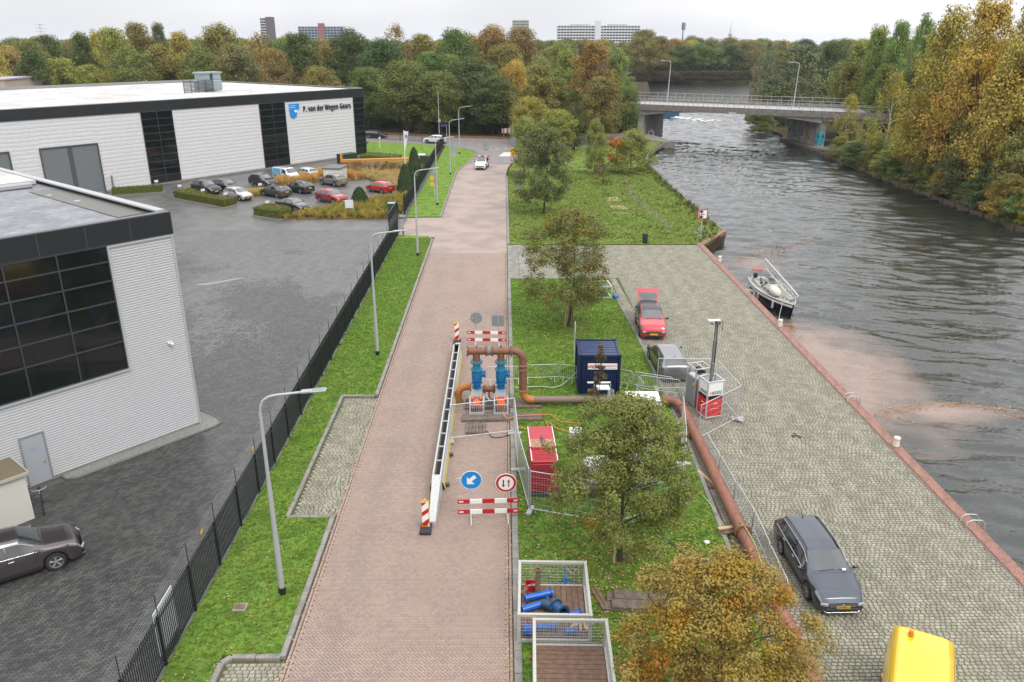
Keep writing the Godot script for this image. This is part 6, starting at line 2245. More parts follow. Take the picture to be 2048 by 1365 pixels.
func build_cars() -> void:
	var passat := wagon({"label": "dark blue grey estate car with roof rails on the cobbles beside the pipe", "paint": [0.055, 0.066, 0.085], "metal": 0.8, "chrome": true, "plate": "41-PKK-2", "group": "cars on the quay", "dark_mirrors": false})
	var c := car(passat, Vector3(11.75, 0.0, -25.05), 0.02)
	var s := Shape.new()
	var ring := []
	for i in 17:
		ring.append(Vector3(cos(TAU * i / 16) * 0.062, 0.52 + sin(TAU * i / 16) * 0.062, 2.458))
	s.tube(ring, 0.008, 5, false)
	for q in [[-0.028, 0.575, 0.0, 0.527], [0.028, 0.575, 0.0, 0.527], [-0.052, 0.54, -0.025, 0.468], [-0.025, 0.468, 0.0, 0.515], [0.0, 0.515, 0.025, 0.468], [0.025, 0.468, 0.052, 0.54]]:
		s.rod(Vector3(q[0], q[1], 2.458), Vector3(q[2], q[3], 2.458), 0.006, 4)
	put("emblem", s, mat(0.6, 0.6, 0.62, 0.2, 0.9), c)
	s = Shape.new()
	s.box(Vector3(0.5, 1.06, 1.12), Vector3(0.13, 0.012, 0.08), Basis(Vector3.RIGHT, 0.5))
	put("dashboard_note", s, M.white_paint, c)
	car(suv({"label": "red suv with black roof and open tailgate on the cobbles", "paint": [0.42, 0.012, 0.028], "metal": 0.3, "roof": [0.02, 0.02, 0.022], "open": true, "group": "cars on the quay"}), Vector3(10.2, 0, -52.5), -0.06)
	car(wagon({"label": "grey estate car parked nose away behind the mesh fence panel", "paint": [0.2, 0.2, 0.205], "metal": 0.8, "l": 4.6, "grey_rails": true, "group": "cars on the quay"}), Vector3(10.05, 0, -45.5), PI + 0.03)
	# yellow van with a beacon, half out of the picture
	c = car(van({"label": "yellow van with orange roof beacon cut off at the bottom right", "paint": [0.72, 0.46, 0.0], "metal": 0.0, "fin": false, "category": "van", "group": "cars on the quay"}), Vector3(11.78, 0, -17.55), atan2(-0.47, 0.88))
	s = Shape.new()
	s.lathe([Vector2(0.09, 0), Vector2(0.09, 0.02), Vector2(0.075, 0.03), Vector2(0.07, 0.13), Vector2(0.0, 0.16)], 12, Transform3D(Basis(), Vector3(-0.36, 1.99, -2.0)))
	put("beacon", s, mat(0.55, 0.14, 0.01, 0.15), c)
	s = Shape.new()
	for sd in [-1.0, 1.0]:
		var pts := []
		for k in 12:
			pts.append(car_point(van({}), lerpf(-2.2, 0.9, k / 11.0), 2.95, sd) + Vector3(sd * 0.02, 0, 0))
		s.tube(pts, 0.02, 5)
	put("roof_gutter", s, mat(0.35, 0.24, 0.05, 0.6), c)
	car(suv({"label": "dark purple grey suv with silver sill strip in the yard", "paint": [0.10, 0.085, 0.09], "metal": 0.8, "l": 4.65, "chrome": true, "dark_mirrors": false, "group": "cars in the yard"}), Vector3(-18.75, 0.0, -25.6), atan2(0.82, -0.57))
	car(suv({"label": "white suv with black roof driving along the brick road", "paint": [0.62, 0.64, 0.66], "metal": 0.1, "roof": [0.02, 0.02, 0.022], "group": "cars on the roads"}), Vector3(-3.5, 0, -128.2), -0.12)
	car(suv({"label": "white suv parked on the cross road behind the lawn fence", "paint": [0.62, 0.64, 0.66], "metal": 0.1, "group": "cars on the roads"}), Vector3(-13.6, 0, -160.8), atan2(-1, -0.35))
	car(wagon({"label": "black car on the cross road beside the works hall corner", "paint": [0.015, 0.017, 0.025], "metal": 0.3, "group": "cars on the roads"}), Vector3(-26.6, 0, -170.5), atan2(1, 0.35))
	# car park, parked square to the works hall
	var n := atan2(0.79, 0.613)
	var lot := [
		[suv, "black", [0.012, 0.012, 0.015], -39.6, -106.6, 0, "black suv behind the long hedge, furthest from the road"],
		[hatch, "dark", [0.025, 0.026, 0.03], -37.6, -108.4, 0, "dark car between the black suv and the silver car"],
		[hatch, "silver", [0.42, 0.42, 0.43], -34.0, -102.2, 0, "silver hatchback beside the end of the long hedge"],
		[suv, "anthracite", [0.03, 0.03, 0.036], -33.6, -112.0, 0, "anthracite car behind the golden grass near the small van"],
		[van, "white", [0.62, 0.66, 0.70], -31.6, -117.0, 0, "small white van with blue printed side in the car park"],
		[hatch, "white", [0.66, 0.66, 0.66], -29.4, -119.4, PI, "white hatchback beside the printed van"],
		[wagon, "grey", [0.055, 0.06, 0.065], -29.8, -104.2, PI, "dark grey estate car parked tail out in the car park"],
		[wagon, "navy", [0.018, 0.024, 0.036], -27.5, -107.2, PI, "navy estate car with red tail lights in the car park"],
		[suv, "bronze", [0.20, 0.185, 0.165], -24.0, -112.6, PI, "bronze grey suv parked before the golden grasses"],
		[hatch, "red", [0.50, 0.008, 0.014], -16.6, -107.0, PI, "bright red hatchback half behind the planting"],
		[suv, "crimson", [0.30, 0.010, 0.025], -21.6, -99.9, 0, "crimson suv next to the round clipped cone"],
		[sedan, "black", [0.018, 0.02, 0.027], -25.3, -95.2, 0, "black saloon car behind the short hedge"],
	]
	for q in lot:
		var sp: Dictionary = q[0].call({"label": q[6], "paint": q[2], "metal": 0.35, "group": "cars in the car park"})
		if q[0] == van:
			sp.l = 4.3
			sp.keys = sp.keys.map(func(k): return [k[0] * 4.3 / 4.9, k[1] * 0.92, k[2] * 0.95, k[3], k[4]])
			sp.glass = [[0.88, 1.46], [-2.15, -2.149]]
			sp.side = [[0.15, 1.08]]
			sp.wb = 2.65
			sp.cowl = 1.53
		var o := car(sp, Vector3(q[3], -0.015, q[4]), n + q[5] + rng.randf_range(-0.03, 0.03))
		if q[0] == van:
			put("printed_side", car_patch(sp, -2.0, -0.1, flank(0.5, 2.9, -1.0), 0.014), mat(0.05, 0.33, 0.52, 0.4), o)
			put("printed_side", car_patch(sp, -2.0, -0.1, flank(0.5, 2.9, 1.0), 0.014), mat(0.05, 0.33, 0.52, 0.4), o)
			for sd in [-1.0, 1.0]:
				put("print_band", car_patch(sp, -1.8, -0.4, flank(1.2, 1.9, sd), 0.02), mat(0.45, 0.30, 0.36, 0.4), o)


func build_lamps() -> void:
	var first: Node3D
	var names := ["beside the near lay-by", "beside the far end of the lay-by", "just before the yard entrance", "just beyond the yard entrance", "beside the sign backs on the far verge", "at the junction, last of the row"]
	var spots := [[-8.16, -24.08], [-8.17, -47.7], [-8.12, -72.9], [-8.2, -97.6], [-8.06, -121.3], [-7.92, -145.0]]
	for i in 6:
		if i == 0:
			first = thing("street_lamp", "", "lamp post", Vector3.ZERO, 0.0, "street lamps along the road")
			var s := Shape.new()
			s.lathe([Vector2(0.13, 0.0), Vector2(0.13, 0.3), Vector2(0.11, 0.31)], 12)
			put("foot", s, M.black, first)
			var grey := mat(0.40, 0.415, 0.43, 0.5, 0.3)
			s = Shape.new()
			s.tube([Vector3(0, 0.3, 0), Vector3(0, 2.6, 0), Vector3(0, 2.65, 0), Vector3(0, 4.6, 0), Vector3(0, 4.65, 0), Vector3(0, 7.3, 0)], [0.105, 0.1, 0.085, 0.08, 0.066, 0.058], 12)
			put("pole", s, grey, first)
			s = Shape.new()
			s.tube([Vector3(0, 7.28, 0), Vector3(0.03, 7.55, 0), Vector3(0.14, 7.78, 0), Vector3(0.34, 7.92, 0), Vector3(0.6, 7.98, 0), Vector3(1.45, 8.08, 0)], 0.045, 8)
			put("arm", s, grey, first)
			s = Shape.new()
			s.cbox(Vector3(1.62, 8.11, 0), Vector3(0.42, 0.1, 0.2), 0.03, Basis(Vector3.BACK, 0.1))
			s.cbox(Vector3(2.02, 8.15, 0), Vector3(0.5, 0.055, 0.27), 0.02, Basis(Vector3.BACK, 0.1))
			for k in 6:
				s.box(Vector3(1.84 + k * 0.07, 8.17 + k * 0.007, 0), Vector3(0.02, 0.035, 0.22), Basis(Vector3.BACK, 0.1))
			put("lantern", s, mat(0.36, 0.375, 0.40, 0.45, 0.4), first)
		var o := first if i == 0 else copy_of(first)
		o.set_meta("label", "grey street lamp with curved arm " + names[i])
		o.position = Vector3(spots[i][0], 0.04, spots[i][1])


func striped_board(parent: Node, at: Vector3, flip := 1.0) -> void:
	# a plank of red and white fields with small white reflectors at its ends
	var b := piece("board", parent, at)
	var w := 2.58
	for i in 5:
		var s := Shape.new()
		s.box(Vector3(-w / 2 + (i + 0.5) * w / 5, 0, 0), Vector3(w / 5 - 0.001, 0.2, 0.035))
		put("red_field" if i % 2 == 0 else "white_field", s, M.red if i % 2 == 0 else M.white_paint, b)
	for x in [-1.0, 1.0]:
		var s := Shape.new()
		s.cbox(Vector3(x * (w / 2 - 0.15), 0, 0.02 * flip), Vector3(0.18, 0.07, 0.012), 0.003)
		put("reflector", s, mat(0.72, 0.6, 0.6, 0.3), b)


func disc(at: Vector3, r: float, thick: float, k := 28) -> Shape:
	return Shape.new().lathe([Vector2(0, -thick / 2), Vector2(r, -thick / 2), Vector2(r, thick / 2), Vector2(0, thick / 2)], k, Transform3D(Basis(Vector3.RIGHT, PI / 2), at))


func flat_poly(s: Shape, pts: Array, z: float, thick: float) -> void:
	# a polygon standing in the xy plane
	var p := PackedVector2Array()
	for q in pts:
		p.append(Vector2(q[0], -q[1]))
	s.prism(p, -thick / 2, thick / 2, Transform3D(Basis(Vector3.RIGHT, PI / 2), Vector3(0, 0, z)))


func trestle(label: String, at: Vector3, turn: float, front: bool) -> Node3D:
	var t := thing("road_barrier", label, "barrier", at, turn, "red and white barrier trestles")
	for y in [0.97, 0.47]:
		striped_board(t, Vector3(-0.02, y, 0.05))
	for x in [-0.76, 0.8]:
		var s := Shape.new()
		s.rod(Vector3(x, 0.0, 0), Vector3(x, 1.62, 0), 0.028, 8)
		put("post", s, M.galv, t)
		s = Shape.new()
		s.cbox(Vector3(x, 0.03, 0.0), Vector3(0.07, 0.05, 0.8), 0.01)
		s.tube([Vector3(x, 0.32, 0.03), Vector3(x, 0.04, 0.38)], 0.025, 6)
		put("foot", s, mat(0.5, 0.5, 0.5, 0.5, 0.3), t)
	if front:
		var a := put("blue_sign", disc(Vector3(-0.72, 1.98, 0.04), 0.42, 0.02), mat(0.0, 0.20, 0.56, 0.4), t)
		var s := Shape.new()
		var ring := []
		for i in 37:
			ring.append(Vector3(-0.72 + cos(TAU * i / 36) * 0.425, 1.98 + sin(TAU * i / 36) * 0.425, 0.04))
		s.tube(ring, 0.014, 5, false)
		put("rim", s, M.white_paint, a)
		s = Shape.new()
		flat_poly(s, [[-0.90, 1.80], [-0.90, 2.13], [-0.81, 2.04], [-0.60, 2.22], [-0.50, 2.10], [-0.71, 1.92], [-0.58, 1.80]], 0.055, 0.008)
		put("arrow", s, M.white_paint, a)
		var b := put("priority_sign", disc(Vector3(0.72, 1.8, 0.04), 0.42, 0.02), M.red, t)
		put("white_field", disc(Vector3(0.72, 1.8, 0.055), 0.32, 0.006), M.white_paint, b)
		s = Shape.new()
		flat_poly(s, [[0.61, 1.62], [0.68, 1.71], [0.635, 1.71], [0.635, 1.97], [0.585, 1.97], [0.585, 1.71], [0.54, 1.71]], 0.062, 0.006)
		put("black_arrow", s, M.black, b)
		s = Shape.new()
		flat_poly(s, [[0.83, 1.97], [0.76, 1.87], [0.805, 1.87], [0.805, 1.63], [0.855, 1.63], [0.855, 1.87], [0.90, 1.87]], 0.062, 0.006)
		put("red_arrow", s, M.red, b)
		ring = []
		for i in 37:
			ring.append(Vector3(0.72 + cos(TAU * i / 36) * 0.43, 1.8 + sin(TAU * i / 36) * 0.43, 0.04))
		s = Shape.new()
		s.tube(ring, 0.014, 5, false)
		put("rim", s, M.white_paint, b)
		s = Shape.new()
		s.rod(Vector3(-0.72, 1.6, 0.02), Vector3(-0.72, 2.1, 0.02), 0.02)
		s.box(Vector3(-1.2, 2.05, 0.0), Vector3(0.24, 0.03, 0.02))
		put("sign_bracket", s, mat(0.55, 0.5, 0.38, 0.6), t)
	return t


func beacon_panel(label: String, at: Vector3) -> void:
	var t := thing("beacon_panel", label, "beacon", at, 0.0, "red and white beacon panels")
	t.scale = Vector3(1.12, 1.2, 1.0)
	var s := Shape.new()
	s.cbox(Vector3(0, 0.06, 0), Vector3(0.42, 0.12, 0.8), 0.02)
	for x in [-0.12, 0.12]:
		s.box(Vector3(x, 0.09, 0.405), Vector3(0.07, 0.05, 0.02))
	put("rubber_foot", s, mat(0.03, 0.03, 0.032, 0.9), t)
	s = Shape.new()
	s.cbox(Vector3(0, 0.65, 0), Vector3(0.3, 1.04, 0.05), 0.01)
	var p := put("panel", s, mat(0.62, 0.36, 0.02, 0.5), t)
	for side in [1.0, -1.0]:
		s = Shape.new()
		s.box(Vector3(0, 0.65, side * 0.027), Vector3(0.25, 0.96, 0.006))
		put("white_face", s, M.white_paint, p)
		s = Shape.new()
		for k in 3:
			var y := 0.28 + k * 0.4
			var pts := [[-0.125, y - 0.13], [0.125, y + 0.05], [0.125, y + 0.22], [-0.125, y + 0.04]]
			if k == 0:
				pts = [[-0.125, 0.175], [0.06, 0.175], [0.125, y + 0.05], [0.125, y + 0.2], [-0.125, y + 0.02]]
			if k == 2:
				pts = [[-0.125, y - 0.13], [0.06, y + 0.02 + 0.01], [-0.125, y + 0.03]]
			flat_poly(s, pts, side * 0.032, 0.004)
		put("red_stripe", s, M.red, p)
	s = Shape.new()
	s.lathe([Vector2(0.05, 1.16), Vector2(0.045, 1.22), Vector2(0.0, 1.25)], 10)
	put("lamp_cap", s, mat(0.62, 0.36, 0.02, 0.4), t)


func build_road_works() -> void:
	# long steel guide barrier with open cells on top
	var b := thing("steel_barrier", "long white and yellow steel guide barrier beside the pumps", "barrier", Vector3(-3.05, 0, -31.2))
	var white := surf(noise_tex("barrier_white", 70, 0.03, [[0.25, [0.33, 0.34, 0.335]], [0.7, [0.46, 0.47, 0.465]]]), 1.5, 0.5)
	var yellow := surf(noise_tex("barrier_yellow", 71, 0.03, [[0.25, [0.36, 0.33, 0.10]], [0.7, [0.52, 0.48, 0.17]]]), 1.5, 0.55)
	var side := func(s: Shape, p: Array, z0: float, z1: float) -> void:
		for k in p.size() - 1:
			for sg in [1.0, -1.0]:
				var a := Vector3(sg * p[k][0], p[k][1], z0)
				var c := Vector3(sg * p[k + 1][0], p[k + 1][1], z0)
				var d := Vector3(0, 0, z1 - z0)
				if sg > 0:
					s.quad(a + d, c + d, c, a) if z1 > z0 else s.quad(a, c, c + d, a + d)
				else:
					s.quad(a, c, c + d, a + d) if z1 > z0 else s.quad(a + d, c + d, c, a)
	for i in 4:
		var z0 := -4.08 * i
		var z1 := z0 - 4.06
		var g := piece("segment", b)
		var s := Shape.new()
		side.call(s, [[0.34, 0.0], [0.34, 0.14], [0.27, 0.38]], z0, z1)
		put("skirt", s, yellow, g)
		s = Shape.new()
		side.call(s, [[0.272, 0.38], [0.215, 0.5], [0.20, 0.82], [0.135, 0.82], [0.135, 0.3]], z0, z1)
		for k in 3:
			s.box(Vector3(0, 0.78, z0 - 0.03 - k * 1.36), Vector3(0.27, 0.05, 0.05))
		put("rail", s, white, g)
		s = Shape.new()
		s.box(Vector3(0, 0.3, (z0 + z1) / 2), Vector3(0.268, 0.05, 4.06))
		put("floor", s, mat(0.03, 0.03, 0.032, 0.7), g)
	for e in [[0.0, 2.75, 1.0], [-16.3, -18.3, -1.0]]:
		# sloping end pieces
		var s := Shape.new()
		var z0: float = e[0]
		var z1: float = e[1]
		var a := [Vector3(-0.2, 0.84, z0), Vector3(0.2, 0.84, z0), Vector3(0.14, 0.2, z1), Vector3(-0.14, 0.2, z1)]
		var c := [Vector3(-0.24, 0, z0), Vector3(0.24, 0, z0), Vector3(0.15, 0, z1), Vector3(-0.15, 0, z1)]
		if e[2] > 0:
			s.quad(a[3], a[2], a[1], a[0])
			s.quad(c[1], a[1], a[2], c[2])
			s.quad(c[3], a[3], a[0], c[0])
			s.quad(c[2], a[2], a[3], c[3])
		else:
			s.quad(a[0], a[1], a[2], a[3])
			s.quad(c[2], a[2], a[1], c[1])
			s.quad(c[0], a[0], a[3], c[3])
			s.quad(c[3], a[3], a[2], c[2])
		put("end_ramp", s, white, b)
	for z in [-0.4, -3.2]:
		var s := Shape.new()
		s.cbox(Vector3(0.42, 0.1, z), Vector3(0.22, 0.14, 0.16), 0.02)
		put("anchor_shoe", s, mat(0.06, 0.06, 0.06, 0.7), b)
	beacon_panel("red and white beacon panel at the near end of the steel barrier", Vector3(-3.28, 0.0, -28.15))
	beacon_panel("red and white beacon panel at the far end of the steel barrier", Vector3(-3.19, 0.0, -50.1))
	trestle("near barrier trestle with blue arrow and priority signs", Vector3(-0.68, 0.0, -28.85), 0.04, true)
	var t := trestle("far barrier trestle showing the grey backs of its signs", Vector3(-1.17, 0.0, -49.35), -0.05, false)
	var s := disc(Vector3(-0.68, 1.96, 0.03), 0.39, 0.02)
	put("round_sign_back", s, mat(0.22, 0.25, 0.27, 0.5, 0.3), t)
	s = Shape.new()
	s.cbox(Vector3(0.74, 1.8, 0.03), Vector3(0.8, 0.76, 0.02), 0.005)
	put("square_sign_back", s, mat(0.22, 0.25, 0.27, 0.5, 0.3), t)
	s = Shape.new()
	for x in [-0.68, 0.74]:
		s.rod(Vector3(x, 1.4, 0.06), Vector3(x, 2.25, 0.06), 0.028)
	s.box(Vector3(-1.05, 1.95, 0.06), Vector3(0.5, 0.05, 0.02))
	put("sign_bracket", s, mat(0.36, 0.34, 0.26, 0.6), t)


func flange(s: Shape, at: Vector3, dir: Vector3, r: float, thick := 0.06) -> void:
	var q := Basis(Quaternion(Vector3.UP, dir.normalized()))
	s.lathe([Vector2(0, -thick / 2), Vector2(r, -thick / 2), Vector2(r, thick / 2), Vector2(0, thick / 2)], 18, Transform3D(q, at))
	for i in 10:
		var a := TAU * i / 10
		var o := q * Vector3(cos(a), 0, sin(a)) * r * 0.88
		s.rod(at + o - dir.normalized() * thick, at + o + dir.normalized() * thick, 0.018, 5)


func elbow(a: Vector3, corner: Vector3, b: Vector3, r: float) -> Array:
	# points of a bend of radius r between the lines a-corner and corner-b
	var u := (a - corner).normalized()
	var w := (b - corner).normalized()
	var pts := []
	var c := corner + (u + w) * r
	for i in 9:
		var t := PI / 2 * i / 8
		pts.append(c - w * r * cos(t) - u * r * sin(t))
	return pts


func build_pumps() -> void:
	# timber mats
	var spots := [[-0.12, -38.5, 4.3, 0.85, "front mat of grey sleepers under the pump frames"], [-0.1, -40.15, 4.2, 1.1, "rear mat of grey sleepers under the pumps"], [-1.52, -37.25, 1.05, 1.2, "small square mat of grey planks in front of the pumps"]]
	for q in spots:
		var t := thing("timber_mat", q[4], "timber mat", Vector3(q[0], 0.0, q[1]), 0.0, "timber mats under the pumps")
		var n := 5 if q[2] > 2 else 6
		for i in n:
			var s := Shape.new()
			if q[2] > 2:
				s.cbox(Vector3(rng.randf_range(-0.03, 0.03), 0.09, -q[3] / 2 + (i + 0.5) * q[3] / n), Vector3(q[2], 0.16, q[3] / n - 0.02), 0.012)
			else:
				s.cbox(Vector3(-q[2] / 2 + (i + 0.5) * q[2] / n, 0.07, rng.randf_range(-0.03, 0.03)), Vector3(q[2] / n - 0.015, 0.12, q[3]), 0.01)
			put("sleeper", s, M.plank_grey, t)
	# two pump sets
	var blue := mat(0.0, 0.115, 0.30, 0.4)
	var teal := mat(0.02, 0.18, 0.27, 0.45)
	var silver := mat(0.34, 0.34, 0.345, 0.4, 0.5)
	var orange := mat(0.62, 0.10, 0.01, 0.45)
	for i in 2:
		var x: float = [-1.52, -0.2][i]
		var p := thing("pump_set", ["pump with blue valve and orange motor beside the steel barrier", "pump with blue valve and orange motor beside the lawn"][i], "pump", Vector3(x, 0.17, -39.4), 0.0, "pump sets")
		var s := Shape.new()
		s.prism(poly([[-1.25, 0.2], [-1.25, 0.75], [-0.6, 1.08], [0.12, 0.78], [0.12, 0.2]]), -0.3, 0.3, Transform3D(Basis(Vector3(0, 0, 1), Vector3(1, 0, 0), Vector3(0, 1, 0)), Vector3(0, 0, 0)))
		put("housing", s, silver, p)
		s = Shape.new()
		for k in 6:
			s.box(Vector3(-0.25 + k * 0.1, 0.93, -0.24), Vector3(0.012, 0.012, 0.74), Basis(Vector3.RIGHT, 0.4))
		put("housing_rib", s, mat(0.2, 0.2, 0.2, 0.5, 0.5), p)
		s = Shape.new()
		for sx in [-0.36, 0.36]:
			s.box(Vector3(sx, 0.05, -0.35), Vector3(0.08, 0.1, 2.1))
			s.box(Vector3(sx, 0.3, 0.68), Vector3(0.06, 0.5, 0.06))
			s.tube([Vector3(sx, 0.55, 0.68), Vector3(sx, 0.8, 0.1)], 0.03, 6)
		s.box(Vector3(0, 0.05, 0.7), Vector3(0.8, 0.1, 0.08))
		s.box(Vector3(0, 0.54, 0.68), Vector3(0.72, 0.05, 0.05))
		for k in 7:
			s.box(Vector3(-0.3 + k * 0.1, 0.3, 0.69), Vector3(0.015, 0.46, 0.015))
		put("frame", s, M.galv, p)
		s = Shape.new()
		s.lathe([Vector2(0, -0.24), Vector2(0.2, -0.22), Vector2(0.24, -0.1), Vector2(0.24, 0.12), Vector2(0.19, 0.24), Vector2(0, 0.26)], 18, Transform3D(Basis(Vector3.RIGHT, PI / 2 - 0.25), Vector3(0, 0.5, 0.36)))
		for sx in [-0.22, 0.22]:
			s.ball(Vector3(sx, 0.72, 0.22), Vector3(0.1, 0.1, 0.13), 8)
		s.cbox(Vector3(0, 0.28, 0.3), Vector3(0.5, 0.1, 0.5), 0.02)
		put("motor", s, orange, p)
		s = Shape.new()
		s.lathe([Vector2(0, 0.0), Vector2(0.15, 0.0), Vector2(0.15, 0.03), Vector2(0, 0.04)], 14, Transform3D(Basis(Vector3.RIGHT, PI / 2 - 0.25), Vector3(0, 0.43, 0.6)))
		put("fan_cover", s, mat(0.25, 0.05, 0.01, 0.5), p)
		# valve stack
		var at := Vector3(0, 0, -0.6)
		s = Shape.new()
		s.lathe([Vector2(0.19, 0.95), Vector2(0.19, 1.3)], 16, Transform3D(Basis(), at))
		flange(s, at + Vector3(0, 1.02, 0), Vector3.UP, 0.29, 0.05)
		flange(s, at + Vector3(0, 1.3, 0), Vector3.UP, 0.31, 0.06)
		put("lower_pipe", s, blue, p)
		s = Shape.new()
		s.lathe([Vector2(0.22, 1.33), Vector2(0.27, 1.45), Vector2(0.29, 1.7), Vector2(0.27, 1.95), Vector2(0.22, 2.05)], 16, Transform3D(Basis(), at))
		s.rod(at + Vector3(0, 1.78, 0), at + Vector3(0.42, 1.82, 0.05), 0.16, 12)
		flange(s, at + Vector3(0.42, 1.82, 0.05), Vector3(1, 0.08, 0.1), 0.21, 0.06)
		put("check_valve", s, blue, p)
		s = Shape.new()
		s.lathe([Vector2(0.21, 2.05), Vector2(0.21, 2.5)], 16, Transform3D(Basis(), at))
		flange(s, at + Vector3(0, 2.08, 0), Vector3.UP, 0.33, 0.07)
		flange(s, at + Vector3(0, 2.52, 0), Vector3.UP, 0.33, 0.09)
		put("coupling", s, teal, p)
		s = Shape.new()
		s.rod(at + Vector3(0, 2.55, 0), at + Vector3(0, 3.02, 0), 0.19, 16)
		put("riser", s, M.pipe_rust, p)
	# discharge manifold and the long pipe to the quay
	var p := thing("discharge_pipe", "rusty brown discharge pipe from the pumps to the quay", "pipe", Vector3.ZERO)
	var y := 3.32
	var z := -40.0
	var s := Shape.new()
	s.rod(Vector3(-2.0, y, z), Vector3(0.35, y, z), 0.21, 20)
	flange(s, Vector3(-2.0, y, z), Vector3.RIGHT, 0.3)
	flange(s, Vector3(-0.98, y, z), Vector3.RIGHT, 0.29)
	flange(s, Vector3(-0.66, y, z), Vector3.RIGHT, 0.29)
	flange(s, Vector3(0.35, y, z), Vector3.RIGHT, 0.3)
	for x in [-1.52, -0.2]:
		s.rod(Vector3(x, y + 0.15, z), Vector3(x, y + 0.3, z), 0.05, 8)
	put("manifold", s, M.pipe_rust, p)
	s = Shape.new()
	s.rod(Vector3(-0.93, y, z), Vector3(-0.71, y, z), 0.235, 20)
	put("joint_ring", s, mat(0.16, 0.15, 0.15, 0.6), p)
	s = Shape.new()
	s.tube([Vector3(0.36, y, z)] + elbow(Vector3(0.3, y, z), Vector3(1.0, y, z), Vector3(1.0, 0, z), 0.55) + [Vector3(1.0, 2.5, z)], 0.21, 18)
	put("upper_bend", s, M.pipe_rust, p)
	s = Shape.new()
	flange(s, Vector3(1.0, 2.5, z), Vector3.UP, 0.3)
	flange(s, Vector3(1.0, 2.25, z), Vector3.UP, 0.28)
	flange(s, Vector3(1.0, 1.0, z), Vector3.UP, 0.3)
	put("flange", s, mat(0.24, 0.14, 0.08, 0.7), p)
	s = Shape.new()
	s.rod(Vector3(1.0, 2.5, z), Vector3(1.0, 0.95, z), 0.21, 18)
	put("downpipe", s, M.pipe_rust, p)
	s = Shape.new()
	s.tube([Vector3(1.0, 0.98, z)] + elbow(Vector3(1.0, 2, z), Vector3(1.0, 0.42, z), Vector3(3, 0.42, z), 0.5) + [Vector3(1.62, 0.42, z)], 0.215, 18)
	put("lower_bend", s, M.pipe_orange, p)
	s = Shape.new()
	s.rod(Vector3(1.6, 0.42, z), Vector3(6.2, 0.42, z + 0.05), 0.205, 18)
	flange(s, Vector3(4.9, 0.42, z), Vector3.RIGHT, 0.29)
	put("grey_pipe", s, surf(noise_tex("grey_pipe", 72, 0.03, [[0.2, [0.13, 0.075, 0.05]], [0.6, [0.17, 0.125, 0.095]], [0.8, [0.2, 0.17, 0.15]]]), 1.2, 0.6), p)
	s = Shape.new()
	s.tube([Vector3(6.2, 0.42, z + 0.05), Vector3(8.7, 0.42, z + 0.1)], 0.22, 18)
	flange(s, Vector3(8.72, 0.42, z + 0.1), Vector3.RIGHT, 0.31, 0.09)
	put("brown_pipe", s, M.pipe_red, p)
	s = Shape.new()
	s.tube([Vector3(8.7, 0.42, z + 0.1), Vector3(9.05, 0.42, z + 0.15), Vector3(9.35, 0.42, z + 0.4), Vector3(9.52, 0.42, z + 0.8), Vector3(9.6, 0.42, z + 1.2)], 0.24, 18)
	flange(s, Vector3(9.6, 0.42, z + 1.2), Vector3(0.1, 0, 1), 0.32, 0.09)
	put("quay_bend", s, M.pipe_red, p)
	s = Shape.new()
	s.tube([Vector3(9.6, 0.42, z + 1.2), Vector3(9.62, 0.42, -34), Vector3(9.6, 0.4, -27.3)], 0.26, 20)
	put("quay_pipe", s, M.pipe_red, p)
	s = Shape.new()
	s.tube([Vector3(9.6, 0.4, -27.2), Vector3(9.55, 0.4, -15)], 0.26, 20)
	flange(s, Vector3(9.6, 0.4, -27.25), Vector3.BACK, 0.36, 0.12)
	put("quay_pipe", s, M.pipe_red, p)
	# orange suction bend out of a hole in the road, and the link between the pumps
	p = thing("suction_bend", "bright orange rusty suction bend coming out of the road", "pipe", Vector3(-2.62, 0, -40.7))
	s = Shape.new()
	s.tube([Vector3(0, -0.1, 0), Vector3(0, 0.35, 0)] + elbow(Vector3(0, 0, 0), Vector3(0.05, 0.95, 0.1), Vector3(1, 0.95, 0.1), 0.45) + [Vector3(0.72, 0.95, 0.1)], 0.2, 16)
	put("bend", s, M.pipe_orange, p)
	s = Shape.new()
	flange(s, Vector3(0.74, 0.95, 0.1), Vector3.RIGHT, 0.28)
	put("flange", s, mat(0.36, 0.22, 0.08, 0.7), p)
	s = Shape.new()
	s.lathe([Vector2(0.32, 0.004), Vector2(0.22, 0.004)], 18)
	put("hole", s, M.black, p)
	p = thing("suction_link", "dark rusty link pipe joining the two pumps", "pipe", Vector3(-0.86, 0, -40.3))
	s = Shape.new()
	s.rod(Vector3(-0.42, 0.95, 0), Vector3(0.42, 0.95, 0), 0.17, 16)
	flange(s, Vector3(-0.25, 0.95, 0), Vector3.RIGHT, 0.25)
	flange(s, Vector3(0.25, 0.95, 0), Vector3.RIGHT, 0.25)
	s.rod(Vector3(0, 0.95, 0), Vector3(0, 0.1, 0.2), 0.05, 8)
	put("pipe", s, M.pipe_rust, p)
	s = Shape.new()
	s.tube([Vector3(-0.2, 0.75, 0.25), Vector3(0, 0.5, 0.5), Vector3(0.25, 0.4, 0.45), Vector3(0.35, 0.6, 0.3)], 0.035, 6)
	put("hose", s, M.galv, p)
